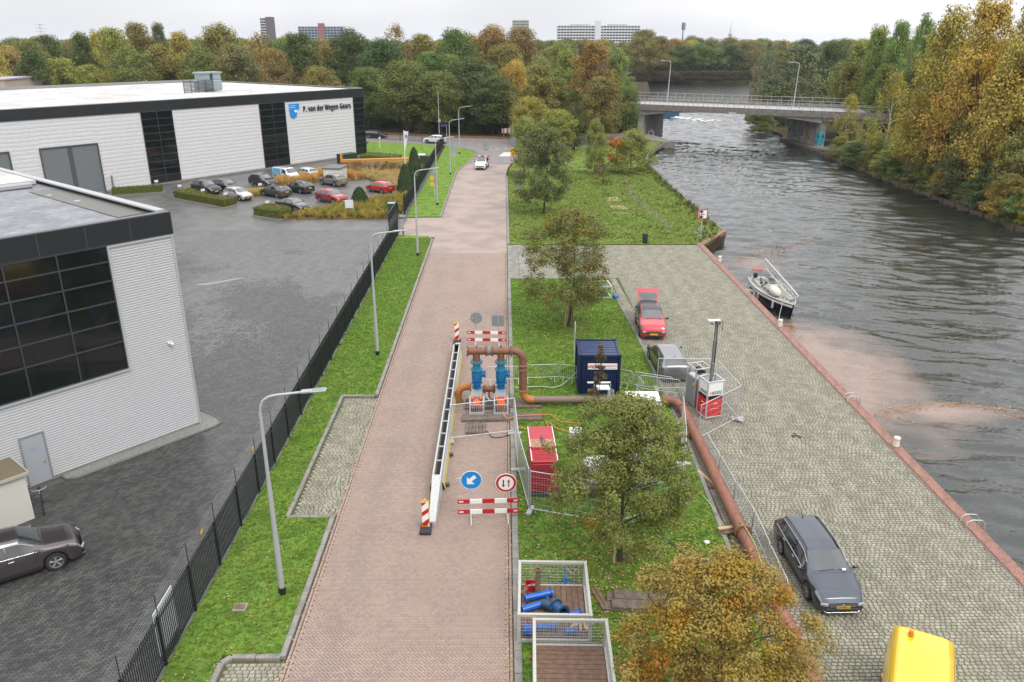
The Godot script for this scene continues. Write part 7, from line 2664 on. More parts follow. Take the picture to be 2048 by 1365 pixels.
	# cables
	for q in [["orange", mat(0.62, 0.20, 0.02, 0.6), [[-0.1, 0.45, -38.5], [0.1, 0.22, -38.1], [0.6, 0.2, -38.4], [1.5, 0.25, -38.4], [2.4, 0.22, -38.5], [3.0, 0.12, -37.9], [4.0, 0.12, -37.7]], "orange cable looping from the pumps over the sleepers"], ["orange", mat(0.62, 0.24, 0.04, 0.6), [[0.4, 0.2, -37.4], [1.2, 0.12, -37.0], [2.2, 0.12, -37.1], [2.2, 0.12, -37.9], [2.8, 0.12, -37.0], [3.6, 0.12, -36.6]], "orange cable lying on the lawn beside the sleepers"], ["black", M.rubber, [[-1.4, 0.15, -37.2], [-0.9, 0.03, -36.9], [-0.6, 0.03, -36.3], [0.0, 0.03, -36.4], [0.5, 0.06, -36.9]], "black cable curling over the bricks to the lawn"], ["green", mat(0.28, 0.42, 0.16, 0.7), [[8.3, 0.1, -33.0], [8.5, 0.1, -31.5], [8.9, 0.1, -30.0], [9.1, 0.06, -28.6], [9.3, 0.1, -27.3], [9.55, 0.68, -27.6], [9.7, 0.66, -26.0], [9.55, 0.66, -24.5]], "pale green hose along the brown quay pipe"], ["dark", mat(0.03, 0.06, 0.07, 0.6), [[6.4, 0.11, -27.4], [7.0, 0.11, -26.3], [7.3, 0.11, -25.0], [7.9, 0.11, -24.2], [8.3, 0.11, -23.6]], "dark hose snaking over the lawn near the quay kerb"], ["white", mat(0.5, 0.52, 0.5, 0.6), [[0.6, 0.3, -41.9], [2.0, 0.15, -42.4], [3.0, 0.15, -42.3], [3.7, 0.5, -42.5], [4.2, 1.0, -42.6]], "pale hose sagging from the pumps to the blue container"]]:
		var pts := []
		var cv := Curve3D.new()
		for k in q[2].size():
			var a := Vector3(q[2][k][0], q[2][k][1], q[2][k][2])
			var tan := Vector3.ZERO
			if k > 0 and k < q[2].size() - 1:
				tan = (Vector3(q[2][k + 1][0], q[2][k + 1][1], q[2][k + 1][2]) - Vector3(q[2][k - 1][0], q[2][k - 1][1], q[2][k - 1][2])) * 0.18
			cv.add_point(a, -tan, tan)
		cv.bake_interval = 0.12
		for a in cv.get_baked_points():
			pts.append(a)
		s = Shape.new()
		s.tube(pts, 0.022, 5)
		tag(put("cable", s, q[1]), q[3], "cable", "cables and hoses")
	# timber packing under the pipe
	var packs := [[5.9, -39.9, 0.0, "under the grey pipe on the lawn"], [9.35, -37.7, 1.2, "under the bend at the quay"], [9.35, -27.8, 0.1, "under the pipe flange"], [9.2, -36.2, 0.3, "beside the quay kerb"]]
	for q in packs:
		var t := thing("timber_packing", "stack of rough timbers " + q[3], "timber", Vector3(q[0], 0.05 if q[0] < 9 else -0.005, q[1]), q[2], "timber packing under the pipe")
		for k in 5:
			s = Shape.new()
			s.cbox(Vector3(rng.randf_range(-0.08, 0.08), 0.05 + 0.085 * (k / 2), -0.1 + 0.22 * (k % 2)), Vector3(0.85 + rng.randf() * 0.3, 0.08, 0.16), 0.008, Basis(Vector3.UP, rng.randf_range(-0.12, 0.12)))
			put("timber", s, M.plank_brown if k % 2 else M.plank_new, t)
	var t := thing("loose_boards", "two loose boards lying between lawn kerb and pipe", "boards", Vector3(9.15, 0.01, -32.0), 0.25)
	for k in 2:
		s = Shape.new()
		s.cbox(Vector3(k * 0.2, 0.03 + 0.03 * k, 0), Vector3(0.16, 0.05, 1.5), 0.006, Basis(Vector3.UP, k * 0.1))
		put("board", s, M.plank_new if k else M.plank_brown, t)


func cage(label: String, at: Vector3, sx: float, sz: float, high: float, floor_along_x: bool) -> Node3D:
	var c := thing("mesh_cage", label, "crate", at, -0.03, "steel mesh crates")
	var m: Material = M.steel_frame
	for x in [-sx / 2, sx / 2]:
		for z in [-sz / 2, sz / 2]:
			var s := Shape.new()
			s.cbox(Vector3(x, high / 2, z), Vector3(0.12, high, 0.12), 0.008)
			s.box(Vector3(x, high + 0.002, z), Vector3(0.06, 0.006, 0.06))
			put("corner_post", s, m, c)
	for y in [0.1, high - 0.06]:
		for z in [-sz / 2, sz / 2]:
			var s := Shape.new()
			s.cbox(Vector3(0, y, z), Vector3(sx - 0.12, 0.12, 0.1), 0.008)
			put("rail", s, m, c)
		for x in [-sx / 2, sx / 2]:
			var s := Shape.new()
			s.cbox(Vector3(x, y, 0), Vector3(0.1, 0.12, sz - 0.12), 0.008)
			put("rail", s, m, c)
	for q in [[Vector3(-sx / 2, 0, sz / 2), Vector3(sx / 2, 0, sz / 2)], [Vector3(-sx / 2, 0, -sz / 2), Vector3(sx / 2, 0, -sz / 2)], [Vector3(-sx / 2, 0, -sz / 2), Vector3(-sx / 2, 0, sz / 2)], [Vector3(sx / 2, 0, -sz / 2), Vector3(sx / 2, 0, sz / 2)]]:
		var s := Shape.new()
		var n := 16
		for i in n:
			var a: Vector3 = q[0].lerp(q[1], (i + 0.5) / n)
			s.rod(a + Vector3(0, 0.16, 0), a + Vector3(0, high - 0.12, 0), 0.006, 4)
		for i in 7:
			var y := 0.25 + i * (high - 0.4) / 6.5
			s.rod(q[0] + Vector3(0, y, 0), q[1] + Vector3(0, y, 0), 0.006, 4)
		put("mesh", s, M.galv, c)
	var n := 11 if not floor_along_x else 13
	for i in n:
		var s := Shape.new()
		if floor_along_x:
			if i == 8:
				for x in [-0.86, 0.86]:
					put("floor_board", Shape.new().cbox(Vector3(x, 0.17, -sz / 2 + 0.1 + (i + 0.5) * (sz - 0.2) / n), Vector3(0.5, 0.04, (sz - 0.2) / n - 0.015), 0.004), M.plank_brown, c)
				continue
			s.cbox(Vector3(0, 0.17, -sz / 2 + 0.1 + (i + 0.5) * (sz - 0.2) / n), Vector3(sx - 0.14, 0.04, (sz - 0.2) / n - 0.015), 0.004)
		else:
			s.cbox(Vector3(-sx / 2 + 0.08 + (i + 0.5) * (sx - 0.16) / n, 0.17, 0), Vector3((sx - 0.16) / n - 0.012, 0.04, sz - 0.14), 0.004)
		put("floor_board", s, M.plank_brown, c)
	return c


func spool(called: String, label: String, category: String, a: Vector3, b: Vector3, r: float, m: Material, fr: float) -> void:
	var t := thing(called, label, category, a, 0.0, "pipe fittings in the mesh crate")
	var s := Shape.new()
	s.tube([Vector3.ZERO, b - a], r, 16, false)
	s.tube([b - a, Vector3.ZERO], r * 0.85, 16, false)
	put("barrel", s, m, t)
	s = Shape.new()
	for p in [Vector3.ZERO, b - a]:
		var d := (b - a).normalized()
		var q := Basis(Quaternion(Vector3.UP, d))
		s.lathe([Vector2(r * 0.85, -0.02), Vector2(fr, -0.02), Vector2(fr, 0.02), Vector2(r * 0.85, 0.02)], 18, Transform3D(q, p))
	put("flange", s, m, t)


func build_site() -> void:
	# blue container
	var c := thing("container", "dark blue ten foot container with white sign on the lawn", "container", Vector3(5.38, 0.05, -42.75), -0.02)
	var navy := mat(0.004, 0.014, 0.055, 0.42)
	var s := Shape.new()
	var w := 2.25
	var d := 2.5
	var h := 2.4
	s.box(Vector3(0, h / 2, 0), Vector3(w - 0.1, h - 0.1, d - 0.1))
	for k in 9:
		var x := -w / 2 + 0.2 + k * 0.23
		s.prism(poly([[x - 0.08, d / 2 - 0.06], [x - 0.04, d / 2 - 0.025], [x + 0.04, d / 2 - 0.025], [x + 0.08, d / 2 - 0.06]]), 0.15, h - 0.15)
	for k in 10:
		var z := -d / 2 + 0.18 + k * 0.24
		for sx in [-1.0, 1.0]:
			s.prism(poly([[sx * (w / 2 - 0.06), z - 0.08], [sx * (w / 2 - 0.025), z - 0.04], [sx * (w / 2 - 0.025), z + 0.04], [sx * (w / 2 - 0.06), z + 0.08]]), 0.15, h - 0.15)
	put("wall", s, navy, c)
	s = Shape.new()
	for k in 6:
		s.cbox(Vector3(0, h - 0.045, -d / 2 + 0.3 + k * 0.38), Vector3(w - 0.22, 0.05, 0.2), 0.018)
	put("roof_rib", s, mat(0.010, 0.03, 0.10, 0.35), c)
	s = Shape.new()
	for x in [-w / 2, w / 2]:
		for z in [-d / 2, d / 2]:
			s.cbox(Vector3(x, h / 2, z), Vector3(0.14, h, 0.14), 0.015)
			s.cbox(Vector3(x, h, z), Vector3(0.17, 0.12, 0.17), 0.01)
	for y in [0.07, h - 0.05]:
		for z in [-d / 2, d / 2]:
			s.box(Vector3(0, y, z), Vector3(w - 0.14, 0.12, 0.1))
		for x in [-w / 2, w / 2]:
			s.box(Vector3(x, y, 0), Vector3(0.1, 0.12, d - 0.14))
	put("frame", s, navy, c)
	s = Shape.new()
	s.box(Vector3(0.18, 1.72, d / 2 + 0.015), Vector3(1.66, 0.36, 0.02))
	var sign := put("sign", s, M.white_paint, c)
	s = Shape.new()
	for r in [0.07, 0.12, 0.17]:
		var pts := []
		for i in 13:
			var a := PI * (0.15 + 0.85 * i / 12.0)
			pts.append(Vector3(-0.45 + cos(a) * r * 1.2, 1.62 + sin(a) * r, d / 2 + 0.03))
		s.tube(pts, 0.017, 5)
	put("orange_emblem", s, mat(0.6, 0.12, 0.02, 0.5), sign)
	lettering("kaeufer", 0.15, 0.008, mat(0.03, 0.05, 0.2, 0.5), sign, Vector3(-0.02, 1.67, d / 2 + 0.03))
	lettering("pompservice", 0.09, 0.008, mat(0.45, 0.1, 0.05, 0.5), sign, Vector3(0.68, 1.76, d / 2 + 0.03))
	s = Shape.new()
	for k in 9:
		s.box(Vector3(0.36 + k * 0.07, 1.62, d / 2 + 0.028), Vector3(0.05, 0.02, 0.004))
	put("small_print", s, mat(0.03, 0.05, 0.2, 0.5), sign)
	# white valve frame standing on the pipe
	var v := thing("valve_stand", "white and galvanised valve frame astride the pipe before the container", "valve", Vector3(5.35, 0.05, -40.3))
	s = Shape.new()
	s.cbox(Vector3(0.1, 0.95, 0), Vector3(0.7, 0.1, 0.55), 0.02)
	s.cbox(Vector3(-0.1, 1.12, -0.3), Vector3(1.3, 0.08, 0.08), 0.01)
	put("cover", s, M.white_paint, v)
	s = Shape.new()
	for x in [-0.35, 0.55]:
		for z in [-0.3, 0.32]:
			s.box(Vector3(x, 0.5, z), Vector3(0.05, 1.0, 0.05))
	s.box(Vector3(0.5, 0.6, 0.33), Vector3(0.35, 0.7, 0.03))
	put("frame", s, M.galv, v)
	s = Shape.new()
	s.rod(Vector3(-0.75, 0.75, 0.05), Vector3(-0.35, 0.75, 0.05), 0.13, 12)
	put("stub", s, M.pipe_rust, v)
	# red generator
	var g := thing("generator", "red enclosed generator with exhaust stack on the lawn beside the road", "generator", Vector3(1.7, 0.05, -32.25), 0.03)
	var red := mat(0.34, 0.010, 0.022, 0.22)
	s = Shape.new()
	s.cbox(Vector3(0, 0.1, 0), Vector3(1.3, 0.18, 3.4), 0.02)
	put("skid", s, mat(0.06, 0.065, 0.07, 0.6), g)
	s = Shape.new()
	s.cbox(Vector3(0, 1.02, -0.55), Vector3(1.2, 1.66, 2.1), 0.05)
	s.cbox(Vector3(0, 0.98, 1.05), Vector3(1.2, 1.58, 1.15), 0.05)
	put("hood", s, red, g)
	s = Shape.new()
	for k in 16:
		s.box(Vector3(0, 0.28 + k * 0.088, 1.635), Vector3(1.08, 0.035, 0.05), Basis(Vector3.RIGHT, 0.6))
	put("louvre", s, mat(0.28, 0.006, 0.016, 0.35), g)
	s = Shape.new()
	for k in 7:
		s.box(Vector3(0, 1.775, 0.72 + k * 0.13), Vector3(1.0, 0.03, 0.06), Basis(Vector3.RIGHT, 0.3))
	put("top_louvre", s, mat(0.3, 0.008, 0.018, 0.3), g)
	s = Shape.new()
	s.box(Vector3(0.0, 1.856, 0.1), Vector3(1.12, 0.012, 0.75))
	put("heat_stained_plate", s, surf(noise_tex("heat", 73, 0.02, [[0.25, [0.10, 0.05, 0.03]], [0.5, [0.32, 0.17, 0.08]], [0.75, [0.40, 0.20, 0.14]]]), 1.3, 0.5), g)
	s = Shape.new()
	s.rod(Vector3(0.02, 1.85, -0.08), Vector3(0.02, 2.05, -0.08), 0.07, 12)
	s.tube([Vector3(0.02, 1.95, -0.05), Vector3(0.02, 1.97, 0.3), Vector3(0.02, 1.93, 0.45)], 0.055, 10)
	put("exhaust", s, mat(0.16, 0.13, 0.12, 0.6, 0.3), g)
	s = Shape.new()
	s.tube([Vector3(-0.07, 1.85, -0.2), Vector3(-0.07, 2.0, -0.2), Vector3(0.0, 2.07, -0.2), Vector3(0.07, 2.0, -0.2), Vector3(0.07, 1.85, -0.2)], 0.02, 6)
	put("lifting_eye", s, red, g)
	s = Shape.new()
	for sx in [-1.0, 1.0]:
		s.box(Vector3(sx * 0.57, 1.86, -0.55), Vector3(0.03, 0.02, 2.0))
		s.box(Vector3(sx * 0.57, 1.78, 1.05), Vector3(0.03, 0.02, 1.1))
	put("white_trim", s, M.white_paint, g)
	# white units under the oak
	var u := thing("control_cabin", "white roofed control cabin with grey glass side behind the oak", "cabin", Vector3(7.0, 0.05, -36.6), -0.05)
	s = Shape.new()
	s.cbox(Vector3(0, 1.98, 0), Vector3(1.7, 0.16, 1.5), 0.03)
	put("roof", s, M.white_paint, u)
	s = Shape.new()
	s.box(Vector3(0, 0.98, 0), Vector3(1.5, 1.86, 1.3))
	put("wall", s, mat(0.12, 0.12, 0.105, 0.35), u)
	s = Shape.new()
	for x in [-0.72, 0.78]:
		s.box(Vector3(x, 0.95, 0.66), Vector3(0.06, 1.9, 0.06))
	s.box(Vector3(0.8, 0.95, 0), Vector3(0.02, 1.8, 1.2))
	put("frame", s, M.galv, u)
	u = thing("pump_trailer", "white hooded trailer mostly hidden beneath the green oak", "trailer", Vector3(4.9, 0.05, -31.6), 0.2)
	s = Shape.new()
	s.cbox(Vector3(0, 0.85, 0), Vector3(2.6, 0.7, 1.4), 0.08)
	put("hood", s, mat(0.42, 0.43, 0.44, 0.5), u)
	s = Shape.new()
	s.cbox(Vector3(0, 0.4, 0.1), Vector3(3.5, 0.28, 1.8), 0.03)
	s.rod(Vector3(1.7, 0.4, 0), Vector3(3.0, 0.35, 0), 0.06)
	put("chassis", s, mat(0.03, 0.035, 0.04, 0.5), u)
	for x in [-0.5, 0.4]:
		for z in [-0.95, 0.95]:
			car_wheel(u, Vector3(x, 0.3, z), 0.3, signf(z), mat(0.4, 0.4, 0.4, 0.4, 0.5))
			u.get_child(u.get_child_count() - 1).rotation = Vector3(PI / 2 * signf(z), 0, 0)
	u = thing("tool_box", "white sloping lid box between oak and quay kerb", "box", Vector3(7.3, 0.05, -34.3), 0.1)
	s = Shape.new()
	s.cbox(Vector3(0, 0.45, 0), Vector3(1.0, 0.8, 0.7), 0.03)
	put("body", s, mat(0.5, 0.51, 0.52, 0.5), u)
	s = Shape.new()
	s.cbox(Vector3(0, 0.92, 0), Vector3(1.1, 0.06, 0.85), 0.015, Basis(Vector3.RIGHT, 0.2))
	put("lid", s, M.white_paint, u)
	u = thing("fuel_cabinet", "small white slotted cabinet beside the red generator", "cabinet", Vector3(3.5, 0.05, -35.2), 0.0)
	s = Shape.new()
	s.cbox(Vector3(0, 0.5, 0), Vector3(0.62, 0.95, 0.6), 0.04)
	put("body", s, mat(0.55, 0.57, 0.60, 0.45), u)
	s = Shape.new()
	for k in 3:
		s.box(Vector3(-0.02 + k * 0.12, 0.6, 0.302), Vector3(0.06, 0.35, 0.01))
	put("slot", s, mat(0.05, 0.06, 0.1, 0.5), u)
	# mesh crates with fittings
	cage("steel mesh crate full of blue pipe fittings", Vector3(1.68, 0.05, -22.85), 2.38, 2.85, 1.2, false)
	cage("empty steel mesh crate with brown plank floor", Vector3(2.08, 0.05, -19.72), 2.36, 2.9, 1.2, true)
	var blue := mat(0.004, 0.10, 0.42, 0.35)
	var f := 0.24
	spool("steel_spool", "rusty upright flanged pipe standing in the crate", "pipe", Vector3(1.15, f + 0.0, -23.6), Vector3(1.17, f + 1.05, -23.75), 0.085, M.plank_brown, 0.16)
	spool("blue_pipe", "long blue pipe at the back of the crate under the red box", "pipe", Vector3(0.72, f + 0.15, -23.3), Vector3(1.65, f + 0.2, -23.55), 0.12, blue, 0.18)
	spool("blue_pipe", "blue pipe slanting across the middle of the crate", "pipe", Vector3(0.6, f + 0.14, -22.7), Vector3(1.5, f + 0.2, -23.05), 0.12, blue, 0.18)
	spool("blue_pipe", "blue pipe along the front rail of the crate", "pipe", Vector3(0.62, f + 0.14, -21.8), Vector3(1.72, f + 0.14, -21.85), 0.11, blue, 0.17)
	spool("blue_fitting", "short blue flanged fitting beside the pale battens", "fitting", Vector3(2.25, f + 0.14, -22.4), Vector3(2.62, f + 0.2, -22.5), 0.1, blue, 0.17)
	spool("blue_fitting", "blue fitting low in the front corner of the crate", "fitting", Vector3(2.0, f + 0.12, -21.62), Vector3(2.4, f + 0.12, -21.65), 0.1, blue, 0.16)
	spool("blue_reel", "blue wire wrapped drum in the left front corner of the crate", "drum", Vector3(0.62, f + 0.2, -21.62), Vector3(0.92, f + 0.2, -21.62), 0.17, blue, 0.19)
	spool("gate_valve", "dark blue valve body with round flange in the crate", "valve", Vector3(1.75, f + 0.25, -22.75), Vector3(1.98, f + 0.3, -22.35), 0.2, mat(0.01, 0.06, 0.15, 0.35), 0.27)
	v = thing("valve_hose", "dark ribbed elbow joined to the valve body", "fitting", Vector3(1.6, f + 0.22, -22.8))
	s = Shape.new()
	var pts := []
	for i in 12:
		pts.append(Vector3(-0.25 + i * 0.04, 0.04 * sin(i * 0.5), -0.1 + 0.02 * i))
	s.tube(pts, [0.16, 0.19, 0.16, 0.19, 0.16, 0.19, 0.16, 0.19, 0.16, 0.19, 0.16, 0.19], 14)
	put("hose", s, mat(0.02, 0.05, 0.09, 0.5), v)
	v = thing("red_toolbox", "red box of bolts in the back corner of the crate", "box", Vector3(0.98, f, -24.05), 0.05)
	s = Shape.new()
	s.box(Vector3(0, 0.02, 0), Vector3(0.5, 0.03, 0.36))
	for q in [[0.0, 0.17, 0.5, 0.02], [0.0, -0.17, 0.5, 0.02]]:
		s.box(Vector3(q[0], 0.12, q[1]), Vector3(q[2], 0.22, q[3]))
	for x in [-0.24, 0.24]:
		s.box(Vector3(x, 0.12, 0), Vector3(0.02, 0.22, 0.32))
	put("box", s, mat(0.45, 0.012, 0.02, 0.4), v)
	s = Shape.new()
	for i in 14:
		s.ball(Vector3(rng.randf_range(-0.18, 0.18), 0.1, rng.randf_range(-0.1, 0.1)), Vector3(0.05, 0.05, 0.05), 6)
	put("bolts", s, mat(0.35, 0.35, 0.35, 0.4, 0.5), v)
	v = thing("hand_wheel", "blue valve hand wheel on the crate's back rail", "wheel", Vector3(2.2, f + 0.45, -23.9), 0.0)
	v.rotation.x = 0.35
	s = Shape.new()
	pts = []
	for i in 25:
		pts.append(Vector3(cos(TAU * i / 24) * 0.15, sin(TAU * i / 24) * 0.15, 0))
	s.tube(pts, 0.018, 6, false)
	for a in 2:
		s.rod(Vector3(cos(a * PI / 2), sin(a * PI / 2), 0) * 0.15, -Vector3(cos(a * PI / 2), sin(a * PI / 2), 0) * 0.15, 0.014)
	s.rod(Vector3(0, 0, -0.6), Vector3(0, 0, 0.02), 0.025)
	put("wheel", s, blue, v)
	for i in 4:
		s = Shape.new()
		s.cbox(Vector3(2.3 + i * 0.13, f + 0.06 + 0.03 * i, -21.95), Vector3(0.09, 0.07, 0.62), 0.006, Basis(Vector3.UP, -0.6 + i * 0.25))
		tag(put("batten", s, M.plank_new), "pale new batten in the front corner of the crate", "batten", "pale battens in the crate")
	v = thing("rusty_elbow", "small rusty pipe elbow beside the red box", "fitting", Vector3(0.68, f + 0.1, -23.75))
	s = Shape.new()
	s.tube([Vector3(-0.08, 0, 0.1), Vector3(0, 0.06, 0.06), Vector3(0.08, 0.08, -0.06)], 0.09, 12)
	put("bend", s, M.pipe_rust, v)
	# plank stacks
	var st := thing("plank_stack", "stack of wide weathered planks lying on the lawn", "planks", Vector3(5.15, 0.05, -23.3), -0.09)
	for i in 4:
		s = Shape.new()
		s.cbox(Vector3(0.25 * float(i > 1), 0.06 + 0.11 * (i / 2), -0.27 + 0.5 * (i % 2)), Vector3(3.0 + 0.2 * (i % 2), 0.1, 0.46), 0.012)
		put("plank", s, M.plank_grey, st)
	st = thing("plank_offcut", "short reddish double plank between the crate and the plank stack", "planks", Vector3(3.42, 0.05, -23.6), 0.28)
	for i in 2:
		s = Shape.new()
		s.cbox(Vector3(-0.07 + i * 0.15, 0.05, 0.03 * i), Vector3(0.13, 0.09, 1.2), 0.01)
		put("plank", s, M.plank_brown, st)
	var bx := thing("wooden_crate", "open wooden crate half hidden by the orange oak", "crate", Vector3(6.95, 0.05, -24.6), -0.1)
	for q in [[Vector3(0, 0.35, -0.45), Vector3(1.25, 0.7, 0.04)], [Vector3(0, 0.35, 0.45), Vector3(1.25, 0.7, 0.04)], [Vector3(-0.62, 0.35, 0), Vector3(0.04, 0.7, 0.86)], [Vector3(0.62, 0.35, 0), Vector3(0.04, 0.7, 0.86)]]:
		s = Shape.new()
		s.box(q[0], q[1])
		put("side_board", s, M.plank_brown, bx)
	s = Shape.new()
	s.box(Vector3(0, 0.72, -0.45), Vector3(1.3, 0.04, 0.08))
	s.box(Vector3(-0.62, 0.72, 0), Vector3(0.08, 0.04, 0.82))
	put("rim_batten", s, M.plank_new, bx)
	s = Shape.new()
	s.cbox(Vector3(-0.25, 0.3, 0.1), Vector3(0.5, 0.5, 0.5), 0.04)
	put("black_bag", s, M.black, bx)
	# small crate of blue fittings beyond the oak
	var k := thing("small_mesh_crate", "small mesh crate with blue fittings beside the far lawn oak", "crate", Vector3(7.3, 0.05, -60.2), 0.1)
	s = Shape.new()
	for x in [-1.0, 1.0]:
		for z in [-0.8, 0.8]:
			s.box(Vector3(x, 0.5, z), Vector3(0.1, 1.0, 0.1))
	for y in [0.08, 0.97]:
		for z in [-0.8, 0.8]:
			s.box(Vector3(0, y, z), Vector3(1.9, 0.09, 0.09))
		for x in [-1.0, 1.0]:
			s.box(Vector3(x, y, 0), Vector3(0.09, 0.09, 1.5))
	put("frame", s, M.steel_frame, k)
	s = Shape.new()
	for i in 7:
		var a := Vector3(rng.randf_range(-0.7, 0.6), 0.2 + 0.08 * i, rng.randf_range(-0.5, 0.5))
		s.rod(a, a + Vector3(rng.randf_range(0.2, 0.5), 0.02, rng.randf_range(-0.3, 0.3)), 0.12, 10)
	put("blue_fittings", s, blue, k)
	s = Shape.new()
	s.rod(Vector3(1.2, 0.12, 0.9), Vector3(1.5, 0.12, 0.7), 0.15, 10)
	put("blue_stub", s, blue, k)
	# rubbish on the grass
	s = Shape.new()
	s.ball(Vector3(8.1, 0.12, -27.0), Vector3(0.14, 0.07, 0.1), 8)
	tag(put("litter_bag", s, M.white_paint), "crumpled white plastic bag on the lawn near the kerb", "litter")


func heras(label: String, a: Vector3, b: Vector3, feet := true) -> void:
	var d := b - a
	var len := d.length()
	var t := thing("mesh_fence_panel", label, "fence panel", a, atan2(-d.z, d.x), "temporary mesh fence panels")
	var s := Shape.new()
	for x in [0.03, len - 0.03]:
		s.rod(Vector3(x, 0.08, 0), Vector3(x, 2.02, 0), 0.021, 8)
	put("post", s, M.galv, t)
	s = Shape.new()
	for y in [0.18, 2.0]:
		s.rod(Vector3(0.03, y, 0), Vector3(len - 0.03, y, 0), 0.021, 8)
	put("tube_rail", s, M.galv, t)
	s = Shape.new()
	var n := roundi(len / 0.12)
	for i in n:
		var x := (i + 0.5) * len / n
		s.box(Vector3(x, 1.09, 0), Vector3(0.005, 1.8, 0.005))
	for y in [0.45, 0.75, 1.1, 1.45, 1.75]:
		s.box(Vector3(len / 2, y, 0.005), Vector3(len - 0.06, 0.006, 0.005))
	put("wire_mesh", s, M.galv, t)
	if feet:
		s = Shape.new()
		s.cbox(Vector3(0.03, 0.07, 0), Vector3(0.22, 0.13, 0.7), 0.02)
		s.box(Vector3(0.03, 0.136, 0.2), Vector3(0.07, 0.004, 0.12))
		put("concrete_foot", s, mat(0.33, 0.33, 0.32, 0.85), t)


func crowd_barrier(label: String, a: Vector3, b: Vector3) -> void:
	var d := b - a
	var len := d.length()
	var t := thing("crowd_barrier", label, "barrier", a, atan2(-d.z, d.x), "galvanised crowd barriers")
	var s := Shape.new()
	s.tube([Vector3(0.02, 0.3, 0), Vector3(0.02, 0.98, 0), Vector3(0.07, 1.07, 0), Vector3(0.16, 1.1, 0), Vector3(len - 0.16, 1.1, 0), Vector3(len - 0.07, 1.07, 0), Vector3(len - 0.02, 0.98, 0), Vector3(len - 0.02, 0.3, 0), Vector3(0.02, 0.3, 0)], 0.02, 7)
	put("tube_frame", s, M.galv, t)
	s = Shape.new()
	var n := roundi(len / 0.12)
	for i in n - 1:
		var x := (i + 1.0) * len / n
		s.rod(Vector3(x, 0.3, 0), Vector3(x, 1.09, 0), 0.007, 4)
	put("bars", s, M.galv, t).set_meta("kind", "stuff")
	for x in [0.25, len - 0.25]:
		s = Shape.new()
		s.tube([Vector3(x, 0.02, -0.28), Vector3(x, 0.28, -0.05), Vector3(x, 0.3, 0), Vector3(x, 0.28, 0.05), Vector3(x, 0.02, 0.28)], 0.016, 6)
		put("foot", s, M.galv, t)


func build_fences() -> void:
	var g := func(x, z): return Vector3(x, 0.04, z)
	heras("mesh panel across the bricks between steel barrier and lawn", g.call(-2.75, -35.9), g.call(0.5, -36.7))
	heras("mesh panel edge on at the lawn kerb behind the generator", g.call(0.5, -36.6), g.call(0.62, -33.0))
	heras("mesh panel on the lawn kerb beside the red generator", g.call(0.62, -32.9), g.call(1.02, -29.5))
	heras("mesh panel in front of the red generator", g.call(1.05, -29.4), g.call(4.45, -28.3))
	heras("mesh panel under the green oak", g.call(4.5, -28.3), g.call(7.7, -29.9))
	heras("mesh panel on the lawn along the quay kerb near the oak", g.call(7.72, -29.9), g.call(8.5, -33.3))
	heras("mesh panel between the white cabin and the pipe", g.call(8.5, -33.35), g.call(9.1, -36.8))
	heras("mesh panel in front of the red camera tower", g.call(12.4, -38.1), g.call(9.75, -35.75))
	heras("mesh panel on the water side of the camera tower", g.call(12.42, -38.15), g.call(12.1, -41.5))
	heras("mesh panel behind the grey estate car", g.call(8.75, -42.0), g.call(11.9, -41.9))
	for q in [[-1.1, -43.05, 1.05, -43.2, "first crowd barrier behind the pumps, on the bricks"], [1.1, -43.2, 3.2, -43.35, "crowd barrier on the lawn behind the brown downpipe"], [3.25, -43.35, 4.25, -43.1, "crowd barrier running into the left side of the container"], [6.6, -42.6, 7.4, -42.2, "crowd barrier at the right side of the container"], [7.45, -42.2, 9.55, -41.3, "crowd barrier slanting over the quay kerb"], [7.7, -41.7, 9.9, -40.9, "crowd barrier leaning before the slanting one"], [7.6, -41.6, 7.75, -40.6, "crowd barrier end on beside the brown pipe"], [9.85, -34.6, 9.93, -32.4, "furthest crowd barrier along the quay pipe"], [9.95, -32.35, 10.02, -30.1, "second crowd barrier along the quay pipe"], [10.03, -30.05, 10.15, -27.8, "middle crowd barrier along the quay pipe"], [10.15, -27.75, 10.08, -25.5, "fourth crowd barrier along the quay pipe"], [10.06, -25.45, 10.0, -23.2, "nearest crowd barrier along the quay pipe"]]:
		crowd_barrier(q[4], Vector3(q[0], 0.01 if q[0] > 9 or q[0] < 0 else 0.05, q[1]), Vector3(q[2], 0.01 if q[0] > 9 or q[0] < 0 else 0.05, q[3]))


